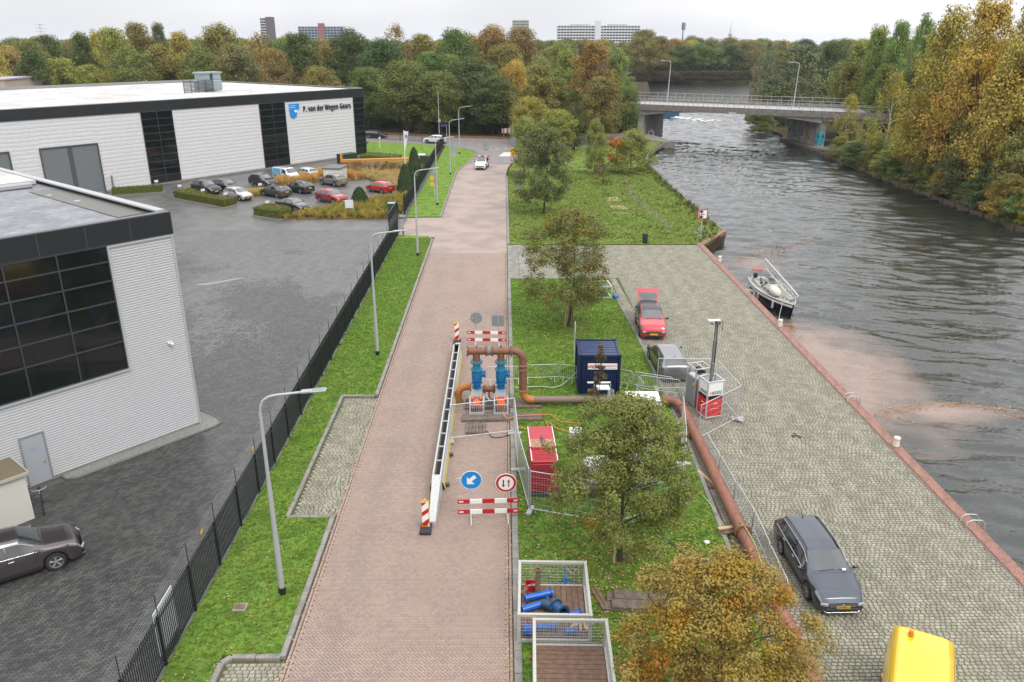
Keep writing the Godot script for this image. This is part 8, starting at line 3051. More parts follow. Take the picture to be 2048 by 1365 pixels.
func build_quay_things() -> void:
	# red and white camera tower
	var k := thing("camera_tower", "red and white mobile camera tower with tall mast on the quay", "camera tower", Vector3(11.05, 0.0, -38.85), 0.3)
	k.scale = Vector3(1.1, 1.16, 1.1)
	var red := mat(0.55, 0.012, 0.014, 0.45)
	for q in [[Vector3(0, 0, 0.41), 0.0, 0.86], [Vector3(-0.43, 0, 0), -PI / 2, 0.82], [Vector3(0.43, 0, 0), PI / 2, 0.82], [Vector3(0, 0, -0.41), PI, 0.86]]:
		var side := piece("side_panel", k, q[0])
		side.rotation.y = q[1]
		put("white_field", Shape.new().box(Vector3(0, 1.5, 0), Vector3(q[2] - 0.06, 0.66, 0.02)), M.white_paint, side)
		put("red_field", Shape.new().box(Vector3(0, 0.56, 0), Vector3(q[2] - 0.06, 0.86, 0.02)), red, side)
		var s := Shape.new()
		flat_poly(s, [[-q[2] / 2 + 0.03, 1.0], [q[2] / 2 - 0.03, 1.0], [q[2] / 2 - 0.03, 1.16], [-q[2] / 2 + 0.03, 1.1]], 0.013, 0.006)
		put("black_band", s, M.black, side)
		lettering("KOOI", 0.15, 0.008, mat(0.02, 0.02, 0.025, 0.5), side, Vector3(0.07, 1.3, 0.014), Basis(Vector3(1, 0, 0), Vector3(0.18, 1, 0), Vector3(0, 0, 1)))
		s = Shape.new()
		for r in [0.03, 0.055, 0.08]:
			var pts := []
			for i in 8:
				var a := PI * (0.62 + 0.76 * i / 7.0)
				pts.append(Vector3(-0.22 + cos(a) * r, 1.3 + sin(a) * r, 0.014))
			s.tube(pts, 0.008, 4)
		put("emblem", s, red, side)
		lettering("UFO", 0.08, 0.006, M.white_paint, side, Vector3(0.05, 0.76, 0.012))
		s = Shape.new()
		for i in 8:
			s.box(Vector3(-0.18 + i * 0.055, 0.5 + 0.004 * (i % 2), 0.012), Vector3(0.04, 0.022, 0.004))
		put("small_print", s, M.white_paint, side)
	var s := Shape.new()
	for x in [-0.43, 0.43]:
		for z in [-0.41, 0.41]:
			s.cbox(Vector3(x, 0.95, z), Vector3(0.07, 1.84, 0.07), 0.01)
	for y in [0.08, 1.85]:
		for z in [-0.41, 0.41]:
			s.cbox(Vector3(0, y, z), Vector3(0.8, 0.07, 0.07), 0.01)
		for x in [-0.43, 0.43]:
			s.cbox(Vector3(x, y, 0), Vector3(0.07, 0.07, 0.76), 0.01)
	put("frame", s, M.galv, k)
	s = Shape.new()
	for x in [-0.38, 0.38]:
		s.cbox(Vector3(x, 0.03, 0.38), Vector3(0.1, 0.06, 0.1), 0.01)
		s.cbox(Vector3(x, 0.03, -0.38), Vector3(0.1, 0.06, 0.1), 0.01)
	s.box(Vector3(0, 1.2, 0), Vector3(0.74, 0.04, 0.7))
	put("base", s, mat(0.05, 0.05, 0.055, 0.6), k)
	s = Shape.new()
	s.cbox(Vector3(0, 1.9, -0.1), Vector3(0.14, 1.4, 0.14), 0.02)
	s.cbox(Vector3(0.0, 2.9, -0.1), Vector3(0.11, 1.6, 0.11), 0.02)
	s.cbox(Vector3(0.0, 3.9, -0.1), Vector3(0.085, 1.3, 0.085), 0.015)
	put("mast", s, mat(0.20, 0.21, 0.225, 0.4, 0.5), k)
	s = Shape.new()
	s.tube([Vector3(0.1, 1.9, -0.1), Vector3(0.11, 3.4, -0.1), Vector3(0.09, 4.5, -0.1)], 0.025, 6)
	put("mast_cable", s, M.black, k)
	s = Shape.new()
	s.cbox(Vector3(-0.12, 4.66, -0.1), Vector3(0.62, 0.05, 0.2), 0.015, Basis(Vector3.BACK, -0.05))
	put("floodlight", s, M.white_paint, k)
	s = Shape.new()
	s.cbox(Vector3(0.06, 4.55, -0.05), Vector3(0.22, 0.2, 0.24), 0.04)
	s.ball(Vector3(-0.25, 4.52, -0.05), Vector3(0.06, 0.05, 0.1), 8)
	s.tube([Vector3(0.1, 4.55, -0.1), Vector3(0.35, 4.6, -0.1), Vector3(0.36, 4.3, -0.1)], 0.012, 5)
	s.cbox(Vector3(0.36, 4.22, -0.1), Vector3(0.07, 0.12, 0.07), 0.015)
	put("camera_head", s, mat(0.09, 0.095, 0.1, 0.4), k)
	# grey battery box behind it
	k = thing("battery_cabinet", "grey metal battery cabinet with poster behind the camera tower", "cabinet", Vector3(10.72, 0.0, -40.3), 0.3)
	k.scale.y = 1.1
	s = Shape.new()
	s.cbox(Vector3(0, 0.82, 0), Vector3(0.92, 1.5, 0.92), 0.02)
	put("body", s, mat(0.30, 0.31, 0.32, 0.4, 0.5), k)
	s = Shape.new()
	for x in [-0.46, 0.46]:
		for z in [-0.46, 0.46]:
			s.cbox(Vector3(x, 1.06, z), Vector3(0.06, 2.06, 0.06), 0.01)
	for z in [-0.46, 0.46]:
		s.cbox(Vector3(0, 2.08, z), Vector3(0.98, 0.06, 0.06), 0.01)
	for x in [-0.46, 0.0, 0.46]:
		s.cbox(Vector3(x, 2.081, 0), Vector3(0.055, 0.055, 0.86), 0.01)
	put("frame", s, M.galv, k)
	s = Shape.new()
	s.box(Vector3(0, 1.585, 0), Vector3(0.8, 0.03, 0.8))
	put("lid", s, mat(0.5, 0.52, 0.53, 0.4, 0.3), k)
	s = Shape.new()
	s.cbox(Vector3(0.05, 1.8, -0.1), Vector3(0.34, 0.34, 0.3), 0.03)
	s.ball(Vector3(0.25, 1.75, 0.1), Vector3(0.1, 0.1, 0.1), 8)
	put("camera_unit", s, M.black, k)
	s = Shape.new()
	s.box(Vector3(0.12, 0.85, 0.468), Vector3(0.5, 1.2, 0.012))
	var poster := put("poster", s, mat(0.06, 0.02, 0.03, 0.5), k)
	put("yellow_field", Shape.new().box(Vector3(0.1, 1.33, 0.478), Vector3(0.34, 0.2, 0.006)), mat(0.6, 0.36, 0.01, 0.5), poster)
	put("white_field", Shape.new().box(Vector3(0.12, 0.33, 0.477), Vector3(0.48, 0.14, 0.006)), M.white_paint, poster)
	put("figure_field", Shape.new().cbox(Vector3(0.15, 0.8, 0.478), Vector3(0.24, 0.5, 0.006), 0.002), mat(0.3, 0.2, 0.2, 0.5), poster)
	s = Shape.new()
	s.ball(Vector3(-0.47, 1.2, 0.3), Vector3(0.05, 0.1, 0.08), 8)
	put("yellow_lamp", s, mat(0.6, 0.36, 0.01, 0.4), k)
	# steel quay edge: capping beam in lengths, sheet piles below
	var q := thing("quay_wall", "rust red steel capping beam along the cobbled quay edge", "quay wall", Vector3.ZERO)
	var z := 0.0
	while z > -77.0:
		s = Shape.new()
		s.cbox(Vector3(19.5, -0.14, z - 3.0), Vector3(0.56, 0.42, 5.985), 0.03)
		put("cap_beam", s, M.rust_steel, q)
		z -= 6.0
	s = Shape.new()
	for i in 195:
		var zz := -i * 0.4
		s.box(Vector3(19.55 - 0.16 * (i % 2), -1.3, zz - 0.2), Vector3(0.12, 2.0, 0.4))
	put("sheet_piles", s, mat(0.06, 0.035, 0.025, 0.8), q).set_meta("kind", "stuff")
	s = Shape.new()
	for i in 13:
		s.cbox(Vector3(19.185, -0.02, -i * 6.0 - 3.0), Vector3(0.06, 0.08, 5.98), 0.01)
	put("edge_strip", s, mat(0.20, 0.17, 0.14, 0.8), q)
	for e in [[Vector3(19.6, -0.12, -77.2), Vector3(23.4, -0.12, -83.1), 0.45]]:
		s = Shape.new()
		var dd: Vector3 = e[1] - e[0]
		s.cbox((e[0] + e[1]) / 2, Vector3(e[2], 0.4, dd.length() + 0.3), 0.03, Basis(Vector3.UP, atan2(dd.x, dd.z)))
		put("cap_beam", s, M.rust_steel, q)
		s = Shape.new()
		s.box((e[0] + e[1]) / 2 + Vector3(0.05, -1.2, 0), Vector3(0.2, 2.0, dd.length()), Basis(Vector3.UP, atan2(dd.x, dd.z)))
		put("return_wall", s, mat(0.05, 0.035, 0.025, 0.85), q)
	# timber edge of the grass bank and of the far bank
	q = thing("bank_edging", "low timber edging along the canal side grass", "edging", Vector3.ZERO)
	for i in range(3, 9):
		s = Shape.new()
		var a := Vector3(LEFT_BANK[i][0] + 0.1, -0.35, LEFT_BANK[i][1])
		var b := Vector3(LEFT_BANK[i + 1][0] + 0.1, -0.35, LEFT_BANK[i + 1][1])
		s.box((a + b) / 2, Vector3(0.25, 0.7, a.distance_to(b)), Basis(Vector3.UP, atan2((b - a).x, (b - a).z)))
		put("edge_board", s, M.bridge_edge, q)
	q = thing("far_bank_edging", "rusty sheet piling along the far wooded bank", "edging", Vector3.ZERO)
	for i in 4:
		s = Shape.new()
		var a := Vector3(RIGHT_BANK[i][0] - 0.15, -1.15, RIGHT_BANK[i][1])
		var b := Vector3(RIGHT_BANK[i + 1][0] - 0.15, -1.15, RIGHT_BANK[i + 1][1])
		var n := int(a.distance_to(b) / 1.6)
		for k2 in n:
			s.box(a.lerp(b, (k2 + 0.5) / n), Vector3(0.3 + 0.2 * (k2 % 2), 0.9, 1.5), Basis(Vector3.UP, atan2((b - a).x, (b - a).z)))
		put("sheet_piles", s, mat(0.075, 0.05, 0.035, 0.85), q).set_meta("kind", "stuff")
	# bollards and ladder hoops
	for b in [[19.5, -52.9, "white mooring bollard with rope at the bow of the boat"], [19.5, -35.1, "white mooring bollard on the empty stretch of quay edge"], [19.7, -70.5, "small pale bollard on the quay edge behind the boat"]]:
		var o := thing("bollard", b[2], "bollard", Vector3(b[0], 0.06, b[1]), 0.0, "mooring bollards")
		s = Shape.new()
		s.lathe([Vector2(0.17, 0.0), Vector2(0.16, 0.08), Vector2(0.14, 0.35), Vector2(0.17, 0.44), Vector2(0.15, 0.5), Vector2(0.0, 0.52)], 14)
		put("post", s, surf(noise_tex("bollard", 74, 0.04, [[0.2, [0.42, 0.38, 0.26]], [0.5, [0.6, 0.58, 0.5]], [0.8, [0.68, 0.67, 0.62]]]), 0.5, 0.6), o)
		s = Shape.new()
		s.lathe([Vector2(0.22, -0.01), Vector2(0.22, 0.03), Vector2(0.16, 0.03)], 14)
		put("base_plate", s, M.rust_steel, o)
	for b in [[19.5, -40.6, "pair of ladder hoops on the quay edge at the end of the leaf drift"], [19.5, -28.3, "pair of ladder hoops on the nearest stretch of quay edge"], [19.5, -60.6, "pair of ladder hoops on the quay edge behind the boat's stern"]]:
		var o := thing("ladder_hoop", b[2], "handrail", Vector3(b[0], 0.05, b[1]), 0.0, "ladder hoops on the quay")
		for zz in [-0.22, 0.22]:
			s = Shape.new()
			s.tube([Vector3(-0.3, 0.0, zz), Vector3(-0.28, 0.22, zz), Vector3(-0.1, 0.32, zz), Vector3(0.3, 0.3, zz), Vector3(0.45, 0.1, zz), Vector3(0.46, -1.3, zz)], 0.025, 6)
			put("hoop", s, M.galv, o)
		s = Shape.new()
		for i in 5:
			s.rod(Vector3(0.46, -0.15 - i * 0.25, -0.22), Vector3(0.46, -0.15 - i * 0.25, 0.22), 0.018)
		put("rung", s, M.rust_steel, o)
	# canal sign with bicycle, litter bin, dirt spots
	var o := thing("canal_sign", "square red framed canal sign with a white 10 in a black arrow", "sign", Vector3(20.0, 0.0, -79.3), 0.12)
	s = Shape.new()
	s.rod(Vector3(0, 0, -0.04), Vector3(0, 2.9, -0.04), 0.04, 8)
	put("post", s, M.galv, o)
	var bd := put("red_board", Shape.new().cbox(Vector3(0, 2.6, 0), Vector3(1.05, 1.0, 0.03), 0.01), M.red, o)
	put("white_field", Shape.new().box(Vector3(0, 2.6, 0.017), Vector3(0.86, 0.8, 0.006)), M.white_paint, bd)
	s = Shape.new()
	flat_poly(s, [[-0.38, 2.22], [-0.02, 2.22], [0.22, 2.6], [-0.02, 2.98], [-0.38, 2.98]], 0.024, 0.006)
	put("black_arrow", s, M.black, bd)
	lettering("10", 0.4, 0.008, M.white_paint, bd, Vector3(-0.13, 2.6, 0.03))
	bicycle("pale bicycle leaning in the weeds below the canal sign", Vector3(20.2, 0.05, -80.8), 1.4, mat(0.35, 0.38, 0.38, 0.4, 0.3))
	o = thing("litter_bin", "dark green round litter bin on the grass beside the quay", "bin", Vector3(14.05, 0.05, -77.7))
	s = Shape.new()
	s.lathe([Vector2(0.24, 0.05), Vector2(0.26, 0.1), Vector2(0.27, 0.85), Vector2(0.25, 0.9)], 16)
	put("body", s, mat(0.012, 0.025, 0.018, 0.5), o)
	s = Shape.new()
	s.lathe([Vector2(0.28, 0.9), Vector2(0.27, 0.98), Vector2(0.12, 1.03), Vector2(0, 1.03)], 16)
	put("lid", s, mat(0.02, 0.035, 0.028, 0.5), o)
	s = Shape.new()
	for i in 20:
		s.ball(Vector3(15.0 + rng.randfn(0, 0.12), 0.0, -36.35 + rng.randfn(0, 0.1)), Vector3(rng.randf_range(0.04, 0.12), 0.02, rng.randf_range(0.04, 0.1)), 6)
	tag(put("soil_heap", s, mat(0.06, 0.05, 0.035, 0.95)), "small dark spill of soil on the cobbles", "soil")
	# post with parking plate behind the container
	o = thing("sign_post", "thin post with white edged plate behind the container", "sign", Vector3(4.35, 0.04, -46.2))
	s = Shape.new()
	s.rod(Vector3(0, 0, 0), Vector3(0, 2.6, 0), 0.03, 8)
	put("post", s, M.galv, o)
	put("plate", Shape.new().cbox(Vector3(0.02, 2.4, 0), Vector3(0.03, 0.6, 0.42), 0.008), mat(0.5, 0.55, 0.62, 0.4), o)


func build_boat() -> void:
	# a small sailing yacht with lowered mast; local +z is the bow
	var b := thing("sailing_boat", "moored black and white sailing boat with lowered mast", "boat", Vector3(22.0, WATER_Y, -61.6), atan2(-0.02, 1.0))
	var len := 8.4
	var rows := []
	var deck_l := []
	var n := 18
	var half := func(t: float) -> float: return 1.32 * pow(sin(PI * clampf(0.24 + 0.76 * t, 0.0, 1.0)), 0.75) if t < 0.98 else 0.06
	for i in n + 1:
		var t := float(i) / n
		var z := lerpf(-len / 2, len / 2, t)
		var w: float = half.call(t)
		var sheer := 0.95 + 0.5 * t * t + 0.1 * (1 - t)
		var row := []
		for q in [[-1.0, 1.0], [-0.98, 0.62], [-0.86, 0.15], [-0.5, -0.35], [0.0, -0.55], [0.5, -0.35], [0.86, 0.15], [0.98, 0.62], [1.0, 1.0]]:
			var rake: float = 0.55 * q[1] * t * t
			row.append(Vector3(q[0] * w, sheer * q[1] if q[1] > 0 else q[1], z + rake - 0.3))
		rows.append(row)
		deck_l.append([row[0], row[8]])
	var s := Shape.new()
	s.grid(rows)
	var tr: Array = rows[0]
	for k in 8:
		s.tri(Vector3(0, 0.3, tr[0].z), tr[k + 1], tr[k])
	put("hull", s, mat(0.008, 0.011, 0.022, 0.25), b)
	s = Shape.new()
	for sg in [0, 1]:
		for i in n:
			var a: Vector3 = deck_l[i][sg]
			var c: Vector3 = deck_l[i + 1][sg]
			var o := Vector3(0.012 * (1 if sg else -1), 0, 0)
			if sg:
				s.quad(a + o + Vector3(0, -0.26, 0), a + o + Vector3(0, -0.08, 0), c + o + Vector3(0, -0.08, 0), c + o + Vector3(0, -0.26, 0))
			else:
				s.quad(c + o + Vector3(0, -0.26, 0), c + o + Vector3(0, -0.08, 0), a + o + Vector3(0, -0.08, 0), a + o + Vector3(0, -0.26, 0))
	put("white_stripe", s, mat(0.55, 0.54, 0.50, 0.5), b)
	var dirty := surf(noise_tex("deck", 75, 0.05, [[0.2, [0.16, 0.155, 0.13]], [0.5, [0.33, 0.325, 0.29]], [0.8, [0.46, 0.45, 0.41]]]), 1.0, 0.6)
	s = Shape.new()
	var dk := []
	for i in n + 1:
		var a: Vector3 = deck_l[i][0]
		var c: Vector3 = deck_l[i][1]
		var row := []
		for k in 5:
			row.append(a.lerp(c, k / 4.0) + Vector3(0, -0.05 + 0.05 * sin(PI * k / 4.0), 0))
		dk.append(row)
	s.grid(dk)
	put("deck", s, dirty, b)
	s = Shape.new()
	for sg in [0, 1]:
		var pts := []
		for i in n + 1:
			pts.append(deck_l[i][sg] + Vector3(0, 0.02, 0))
		s.tube(pts, 0.045, 6)
	put("toe_rail", s, mat(0.45, 0.45, 0.41, 0.6), b)
	# cabin, hatch, cockpit
	s = Shape.new()
	var rows2 := []
	for i in 9:
		var t := i / 8.0
		var w := lerpf(0.82, 0.42, t * t)
		var hh := lerpf(0.5, 0.1, pow(t, 3.0))
		var row := []
		for q in [[-1.0, 0.0], [-0.9, 0.8], [-0.5, 1.0], [0.0, 1.08], [0.5, 1.0], [0.9, 0.8], [1.0, 0.0]]:
			row.append(Vector3(q[0] * w, 0.98 + 0.1 * t + hh * q[1], lerpf(-0.9, 2.3, t)))
		rows2.append(row)
	s.grid(rows2)
	s.quad(rows2[0][0], rows2[0][6], rows2[0][5], rows2[0][1])
	s.quad(rows2[0][1], rows2[0][5], rows2[0][4], rows2[0][2])
	put("cabin", s, dirty, b)
	s = Shape.new()
	for sg in [-1.0, 1.0]:
		for zz in [-0.4, 0.3, 0.95]:
			s.cbox(Vector3(sg * (0.79 - 0.06 * (zz + 0.4)), 1.3, zz), Vector3(0.03, 0.14, 0.42), 0.008)
	put("cabin_window", s, M.glass, b)
	s = Shape.new()
	s.cbox(Vector3(0, 1.54, -0.35), Vector3(0.6, 0.06, 0.7), 0.02)
	put("hatch", s, mat(0.4, 0.39, 0.36, 0.5), b)
	s = Shape.new()
	s.box(Vector3(0, 0.97, -2.2), Vector3(1.0, 0.05, 2.0))
	put("cockpit_floor", s, mat(0.06, 0.06, 0.06, 0.8), b)
	s = Shape.new()
	for sg in [-1.0, 1.0]:
		s.cbox(Vector3(sg * 0.72, 1.1, -2.2), Vector3(0.4, 0.22, 2.1), 0.03)
	s.cbox(Vector3(0, 1.15, -3.5), Vector3(1.7, 0.35, 0.6), 0.06)
	put("cockpit_bench", s, dirty, b)
	# upturned dinghy on the side deck
	s = Shape.new()
	s.ball(Vector3(-0.45, 1.55, 1.15), Vector3(0.42, 0.32, 1.1), 14)
	put("upturned_dinghy", s, mat(0.56, 0.54, 0.46, 0.5), b)
	# lowered mast, boom, spars
	s = Shape.new()
	s.tube([Vector3(0.55, 1.9, 3.7), Vector3(0.25, 2.45, 0.0), Vector3(0.0, 2.9, -3.6)], 0.075, 8)
	put("mast", s, mat(0.45, 0.46, 0.46, 0.4, 0.5), b)
	s = Shape.new()
	s.tube([Vector3(0.2, 1.6, 2.9), Vector3(-0.1, 2.3, -2.9)], 0.05, 8)
	s.tube([Vector3(-0.5, 1.5, 1.9), Vector3(-0.42, 1.75, -1.6)], 0.03, 6)
	put("boom", s, mat(0.5, 0.5, 0.48, 0.4, 0.4), b)
	s = Shape.new()
	for i in 9:
		s.ball(Vector3(0.35 + rng.randf_range(-0.2, 0.2), 1.65 + 0.05 * (i % 3), 2.8 - i * 0.5), Vector3(0.12, 0.1, 0.24), 6)
	put("sail_bundle", s, dirty, b)
	s = Shape.new()
	s.rod(Vector3(0.35, 1.0, -3.2), Vector3(0.4, 4.6, -3.25), 0.03, 6)
	put("aerial_mast", s, mat(0.3, 0.3, 0.3, 0.5, 0.4), b)
	# railings
	s = Shape.new()
	for sg in [0, 1]:
		var top := []
		for i in [1, 4, 7, 10, 13, 16]:
			var p: Vector3 = deck_l[i][sg]
			p.x *= 0.94
			s.rod(p, p + Vector3(0, 0.55, 0), 0.014, 5)
			top.append(p + Vector3(0, 0.55, 0))
		s.tube(top, 0.008, 4)
	s.tube([Vector3(-0.5, 1.9, 3.6), Vector3(-0.3, 2.05, 4.2), Vector3(0, 2.08, 4.45), Vector3(0.3, 2.05, 4.2), Vector3(0.5, 1.9, 3.6)], 0.016, 6)
	s.tube([Vector3(-1.0, 1.7, -4.2), Vector3(-0.9, 1.72, -4.5), Vector3(0.9, 1.72, -4.5), Vector3(1.0, 1.7, -4.2)], 0.016, 6)
	put("railing", s, M.galv, b)
	s = Shape.new()
	s.cbox(Vector3(-0.3, 1.75, -4.4), Vector3(1.0, 0.1, 0.3), 0.03)
	put("red_life_raft", s, mat(0.5, 0.06, 0.05, 0.6), b)
	s = Shape.new()
	s.ball(Vector3(-0.35, 1.35, -1.6), Vector3(0.12, 0.16, 0.2), 8)
	s.ball(Vector3(-0.6, 1.3, -2.0), Vector3(0.14, 0.1, 0.14), 8)
	s.cbox(Vector3(-0.72, 1.5, -3.4), Vector3(0.3, 0.5, 0.2), 0.04)
	put("deck_gear", s, M.black, b)
	s = Shape.new()
	for i in 16:
		s.cbox(Vector3(rng.randf_range(-0.8, 0.8), 1.25 + rng.randf() * 0.15, rng.randf_range(-3.6, -1.2)), Vector3(rng.randf_range(0.1, 0.35), rng.randf_range(0.08, 0.3), rng.randf_range(0.1, 0.4)), 0.02, Basis(Vector3.UP, rng.randf() * 3.0))
	for i in 5:
		s.ball(Vector3(rng.randf_range(-0.3, 0.5), 1.5, rng.randf_range(2.4, 3.6)), Vector3(0.12, 0.08, 0.12), 6)
	put("deck_clutter", s, mat(0.14, 0.135, 0.12, 0.7), b)
	s = Shape.new()
	for q in [[0.0, 2.9, -3.6, -0.9, 1.2, -4.0], [0.0, 2.9, -3.6, 0.9, 1.2, -4.0], [0.25, 2.45, 0.0, -1.2, 1.1, -0.6], [0.25, 2.45, 0.0, 1.2, 1.1, -0.6], [0.55, 1.9, 3.7, 0.0, 1.5, 4.3], [0.4, 4.5, -3.25, 0.0, 1.2, -4.1], [0.4, 4.5, -3.25, 1.0, 1.2, -2.0]]:
		s.rod(Vector3(q[0], q[1], q[2]), Vector3(q[3], q[4], q[5]), 0.008, 4)
	put("rigging", s, M.galv, b)
	s = Shape.new()
	for sg in [0.25, 0.55, 0.8]:
		var i := int(sg * n)
		s.tube([deck_l[i][0] + Vector3(-0.1, -0.2, 0), deck_l[i][0] + Vector3(-0.12, -0.75, 0)], 0.09, 8)
	put("fender", s, mat(0.5, 0.5, 0.46, 0.6), b)
	s = Shape.new()
	s.tube([Vector3(-0.45, 1.35, 3.3), Vector3(-1.2, 1.2, 5.2), Vector3(-2.42, 1.5, 8.55)], 0.015, 5)
	s.tube([Vector3(-1.1, 1.0, -1.5), Vector3(-1.9, 1.0, 0.5), Vector3(-2.4, 1.25, 2.0)], 0.012, 5)
	put("mooring_line", s, mat(0.55, 0.53, 0.46, 0.8), b)


func build_far_signs() -> void:
	var back := mat(0.24, 0.26, 0.28, 0.5, 0.2)
	var s: Shape
	# trestle at the junction
	var t := thing("road_barrier", "small barrier trestle with round sign at the junction", "barrier", Vector3(-3.55, 0, -134.6), 0.0, "red and white barrier trestles")
	for y in [0.97, 0.47]:
		striped_board(t, Vector3(0, y, 0.05))
	s = Shape.new()
	for x in [-0.76, 0.8]:
		s.rod(Vector3(x, 0, 0), Vector3(x, 1.2, 0), 0.03, 6)
		s.box(Vector3(x, 0.03, 0), Vector3(0.07, 0.05, 0.8))
	s.rod(Vector3(0.55, 0, 0), Vector3(0.55, 3.0, 0), 0.03, 6)
	put("post", s, M.galv, t)
	put("round_sign_back", disc(Vector3(0.55, 2.75, 0.04), 0.4, 0.02), back, t)
	s = Shape.new()
	s.cbox(Vector3(0.55, 2.05, 0.04), Vector3(1.0, 0.35, 0.02), 0.004)
	put("plate_back", s, back, t)
	# yellow diversion sign with triangle and grey board
	t = thing("diversion_sign", "yellow diversion sign with black arrow above a warning triangle", "sign", Vector3(1.5, 0.0, -131.0), 0.0)
	s = Shape.new()
	s.rod(Vector3(0, 0, 0), Vector3(0, 4.6, 0), 0.05, 8)
	put("post", s, M.galv, t)
	s = Shape.new()
	s.cbox(Vector3(0, 2.15, 0.06), Vector3(0.9, 1.3, 0.03), 0.01)
	var y := put("yellow_board", s, mat(0.68, 0.36, 0.0, 0.4), t)
	s = Shape.new()
	flat_poly(s, [[-0.38, 2.3], [0.0, 2.72], [0.38, 2.3], [0.38, 2.1], [0.0, 2.5], [-0.38, 2.1]], 0.08, 0.006)
	put("arrow", s, M.black, y)
	lettering("E", 0.42, 0.008, M.black, y, Vector3(0, 1.85, 0.08))
	s = Shape.new()
	s.cbox(Vector3(0.02, 3.7, 0.05), Vector3(0.85, 1.5, 0.03), 0.01)
	put("grey_board_back", s, mat(0.17, 0.2, 0.23, 0.5), t)
	s = Shape.new()
	flat_poly(s, [[-0.45, 0.75], [0.45, 0.75], [0.0, 1.5]], 0.06, 0.02)
	var w := put("red_triangle", s, M.red, t)
	s = Shape.new()
	flat_poly(s, [[-0.3, 0.84], [0.3, 0.84], [0.0, 1.34]], 0.076, 0.006)
	put("white_field", s, M.white_paint, w)
	s = Shape.new()
	flat_poly(s, [[-0.1, 0.88], [0.1, 0.88], [0.02, 1.15], [-0.02, 1.15]], 0.084, 0.006)
	put("symbol", s, M.black, w)
	# chevron board at the wood's edge
	t = thing("chevron_board", "red and white chevron board at the edge of the wood", "sign", Vector3(1.2, 0, -170.6), 0.05)
	s = Shape.new()
	for x in [-1.2, 1.2]:
		s.rod(Vector3(x, 0, 0), Vector3(x, 1.7, 0), 0.05, 6)
	put("post", s, M.galv, t)
	var cb := put("board", Shape.new().box(Vector3(0, 1.35, 0.06), Vector3(3.2, 0.95, 0.03)), M.white_paint, t)
	for r in 2:
		for i in 4:
			s = Shape.new()
			flat_poly(s, [[-1.55 + i * 0.8, 0.9 + r * 0.47], [-1.2 + i * 0.8, 0.9 + r * 0.47], [-0.95 + i * 0.8, 1.12 + r * 0.47], [-1.2 + i * 0.8, 1.34 + r * 0.47], [-1.55 + i * 0.8, 1.34 + r * 0.47], [-1.3 + i * 0.8, 1.12 + r * 0.47]], 0.08, 0.006)
			put("red_chevron", s, M.red, cb)
	# sign backs on the far left verge
	t = thing("traffic_sign", "tall grey sign back above a round one on the far verge", "sign", Vector3(-7.9, 0.03, -128.6))
	s = Shape.new()
	s.rod(Vector3(0, 0, 0), Vector3(0, 3.9, 0), 0.045, 8)
	put("post", s, M.galv, t)
	put("tall_board_back", Shape.new().cbox(Vector3(0, 3.05, 0.05), Vector3(0.85, 1.55, 0.03), 0.01), mat(0.30, 0.32, 0.33, 0.5, 0.2), t)
	put("round_sign_back", disc(Vector3(0, 1.95, 0.05), 0.4, 0.02), mat(0.34, 0.35, 0.34, 0.5), t)
	t = thing("traffic_sign", "sign post with yellow and grey discs behind the fourth street lamp", "sign", Vector3(-9.1, 0.03, -104.6))
	s = Shape.new()
	s.rod(Vector3(0, 0, 0), Vector3(0, 3.2, 0), 0.045, 8)
	put("post", s, M.galv, t)
	put("tall_board_back", Shape.new().cbox(Vector3(0.0, 2.2, 0.05), Vector3(0.5, 1.4, 0.03), 0.01), back, t)
	s = disc(Vector3(-0.25, 2.2, 0.06), 0.3, 0.02)
	put("yellow_disc", s, mat(0.6, 0.38, 0.03, 0.5), t)
	put("yellow_disc", disc(Vector3(-0.25, 1.4, 0.06), 0.3, 0.02), mat(0.6, 0.38, 0.03, 0.5), t)
	t = thing("traffic_sign", "round grey sign back beside the olive tree by the road", "sign", Vector3(1.9, 0.03, -97.5))
	s = Shape.new()
	s.rod(Vector3(0, 0, 0), Vector3(0, 2.5, 0), 0.04, 8)
	put("post", s, M.galv, t)
	put("round_sign_back", disc(Vector3(0, 2.3, 0.05), 0.4, 0.02), mat(0.3, 0.34, 0.36, 0.5), t)
	t = thing("street_name_sign", "blue street name plate on a post at the fence corner", "sign", Vector3(-11.2, 0.03, -160.5), 0.3)
	s = Shape.new()
	s.rod(Vector3(0, 0, 0), Vector3(0, 3.6, 0), 0.05, 8)
	put("post", s, M.galv, t)
	put("plate", Shape.new().cbox(Vector3(-0.5, 3.4, 0.05), Vector3(1.3, 0.3, 0.03), 0.008), mat(0.04, 0.06, 0.25, 0.4), t)
	t = thing("tall_pole", "tall thin white pole with box at the wood's edge", "pole", Vector3(-13.6, 0.0, -172.5))
	s = Shape.new()
	s.tube([Vector3(0, 0, 0), Vector3(0, 9.5, 0)], [0.09, 0.05], 8)
	put("pole", s, M.galv, t)
	put("box", Shape.new().cbox(Vector3(0.12, 3.2, 0.1), Vector3(0.5, 0.5, 0.3), 0.03), mat(0.35, 0.35, 0.35, 0.5), t)
	# kerb post at the yard entrance, and small marker on the lamp
	t = thing("wooden_post", "short brown wooden post at the corner of the yard entrance", "post", Vector3(-10.5, 0.02, -81.6))
	put("post", Shape.new().cbox(Vector3(0, 0.35, 0), Vector3(0.16, 0.7, 0.16), 0.02), M.plank_brown, t)
	put("cap", Shape.new().cbox(Vector3(0, 0.71, 0), Vector3(0.17, 0.03, 0.17), 0.008), mat(0.1, 0.08, 0.06, 0.9), t)


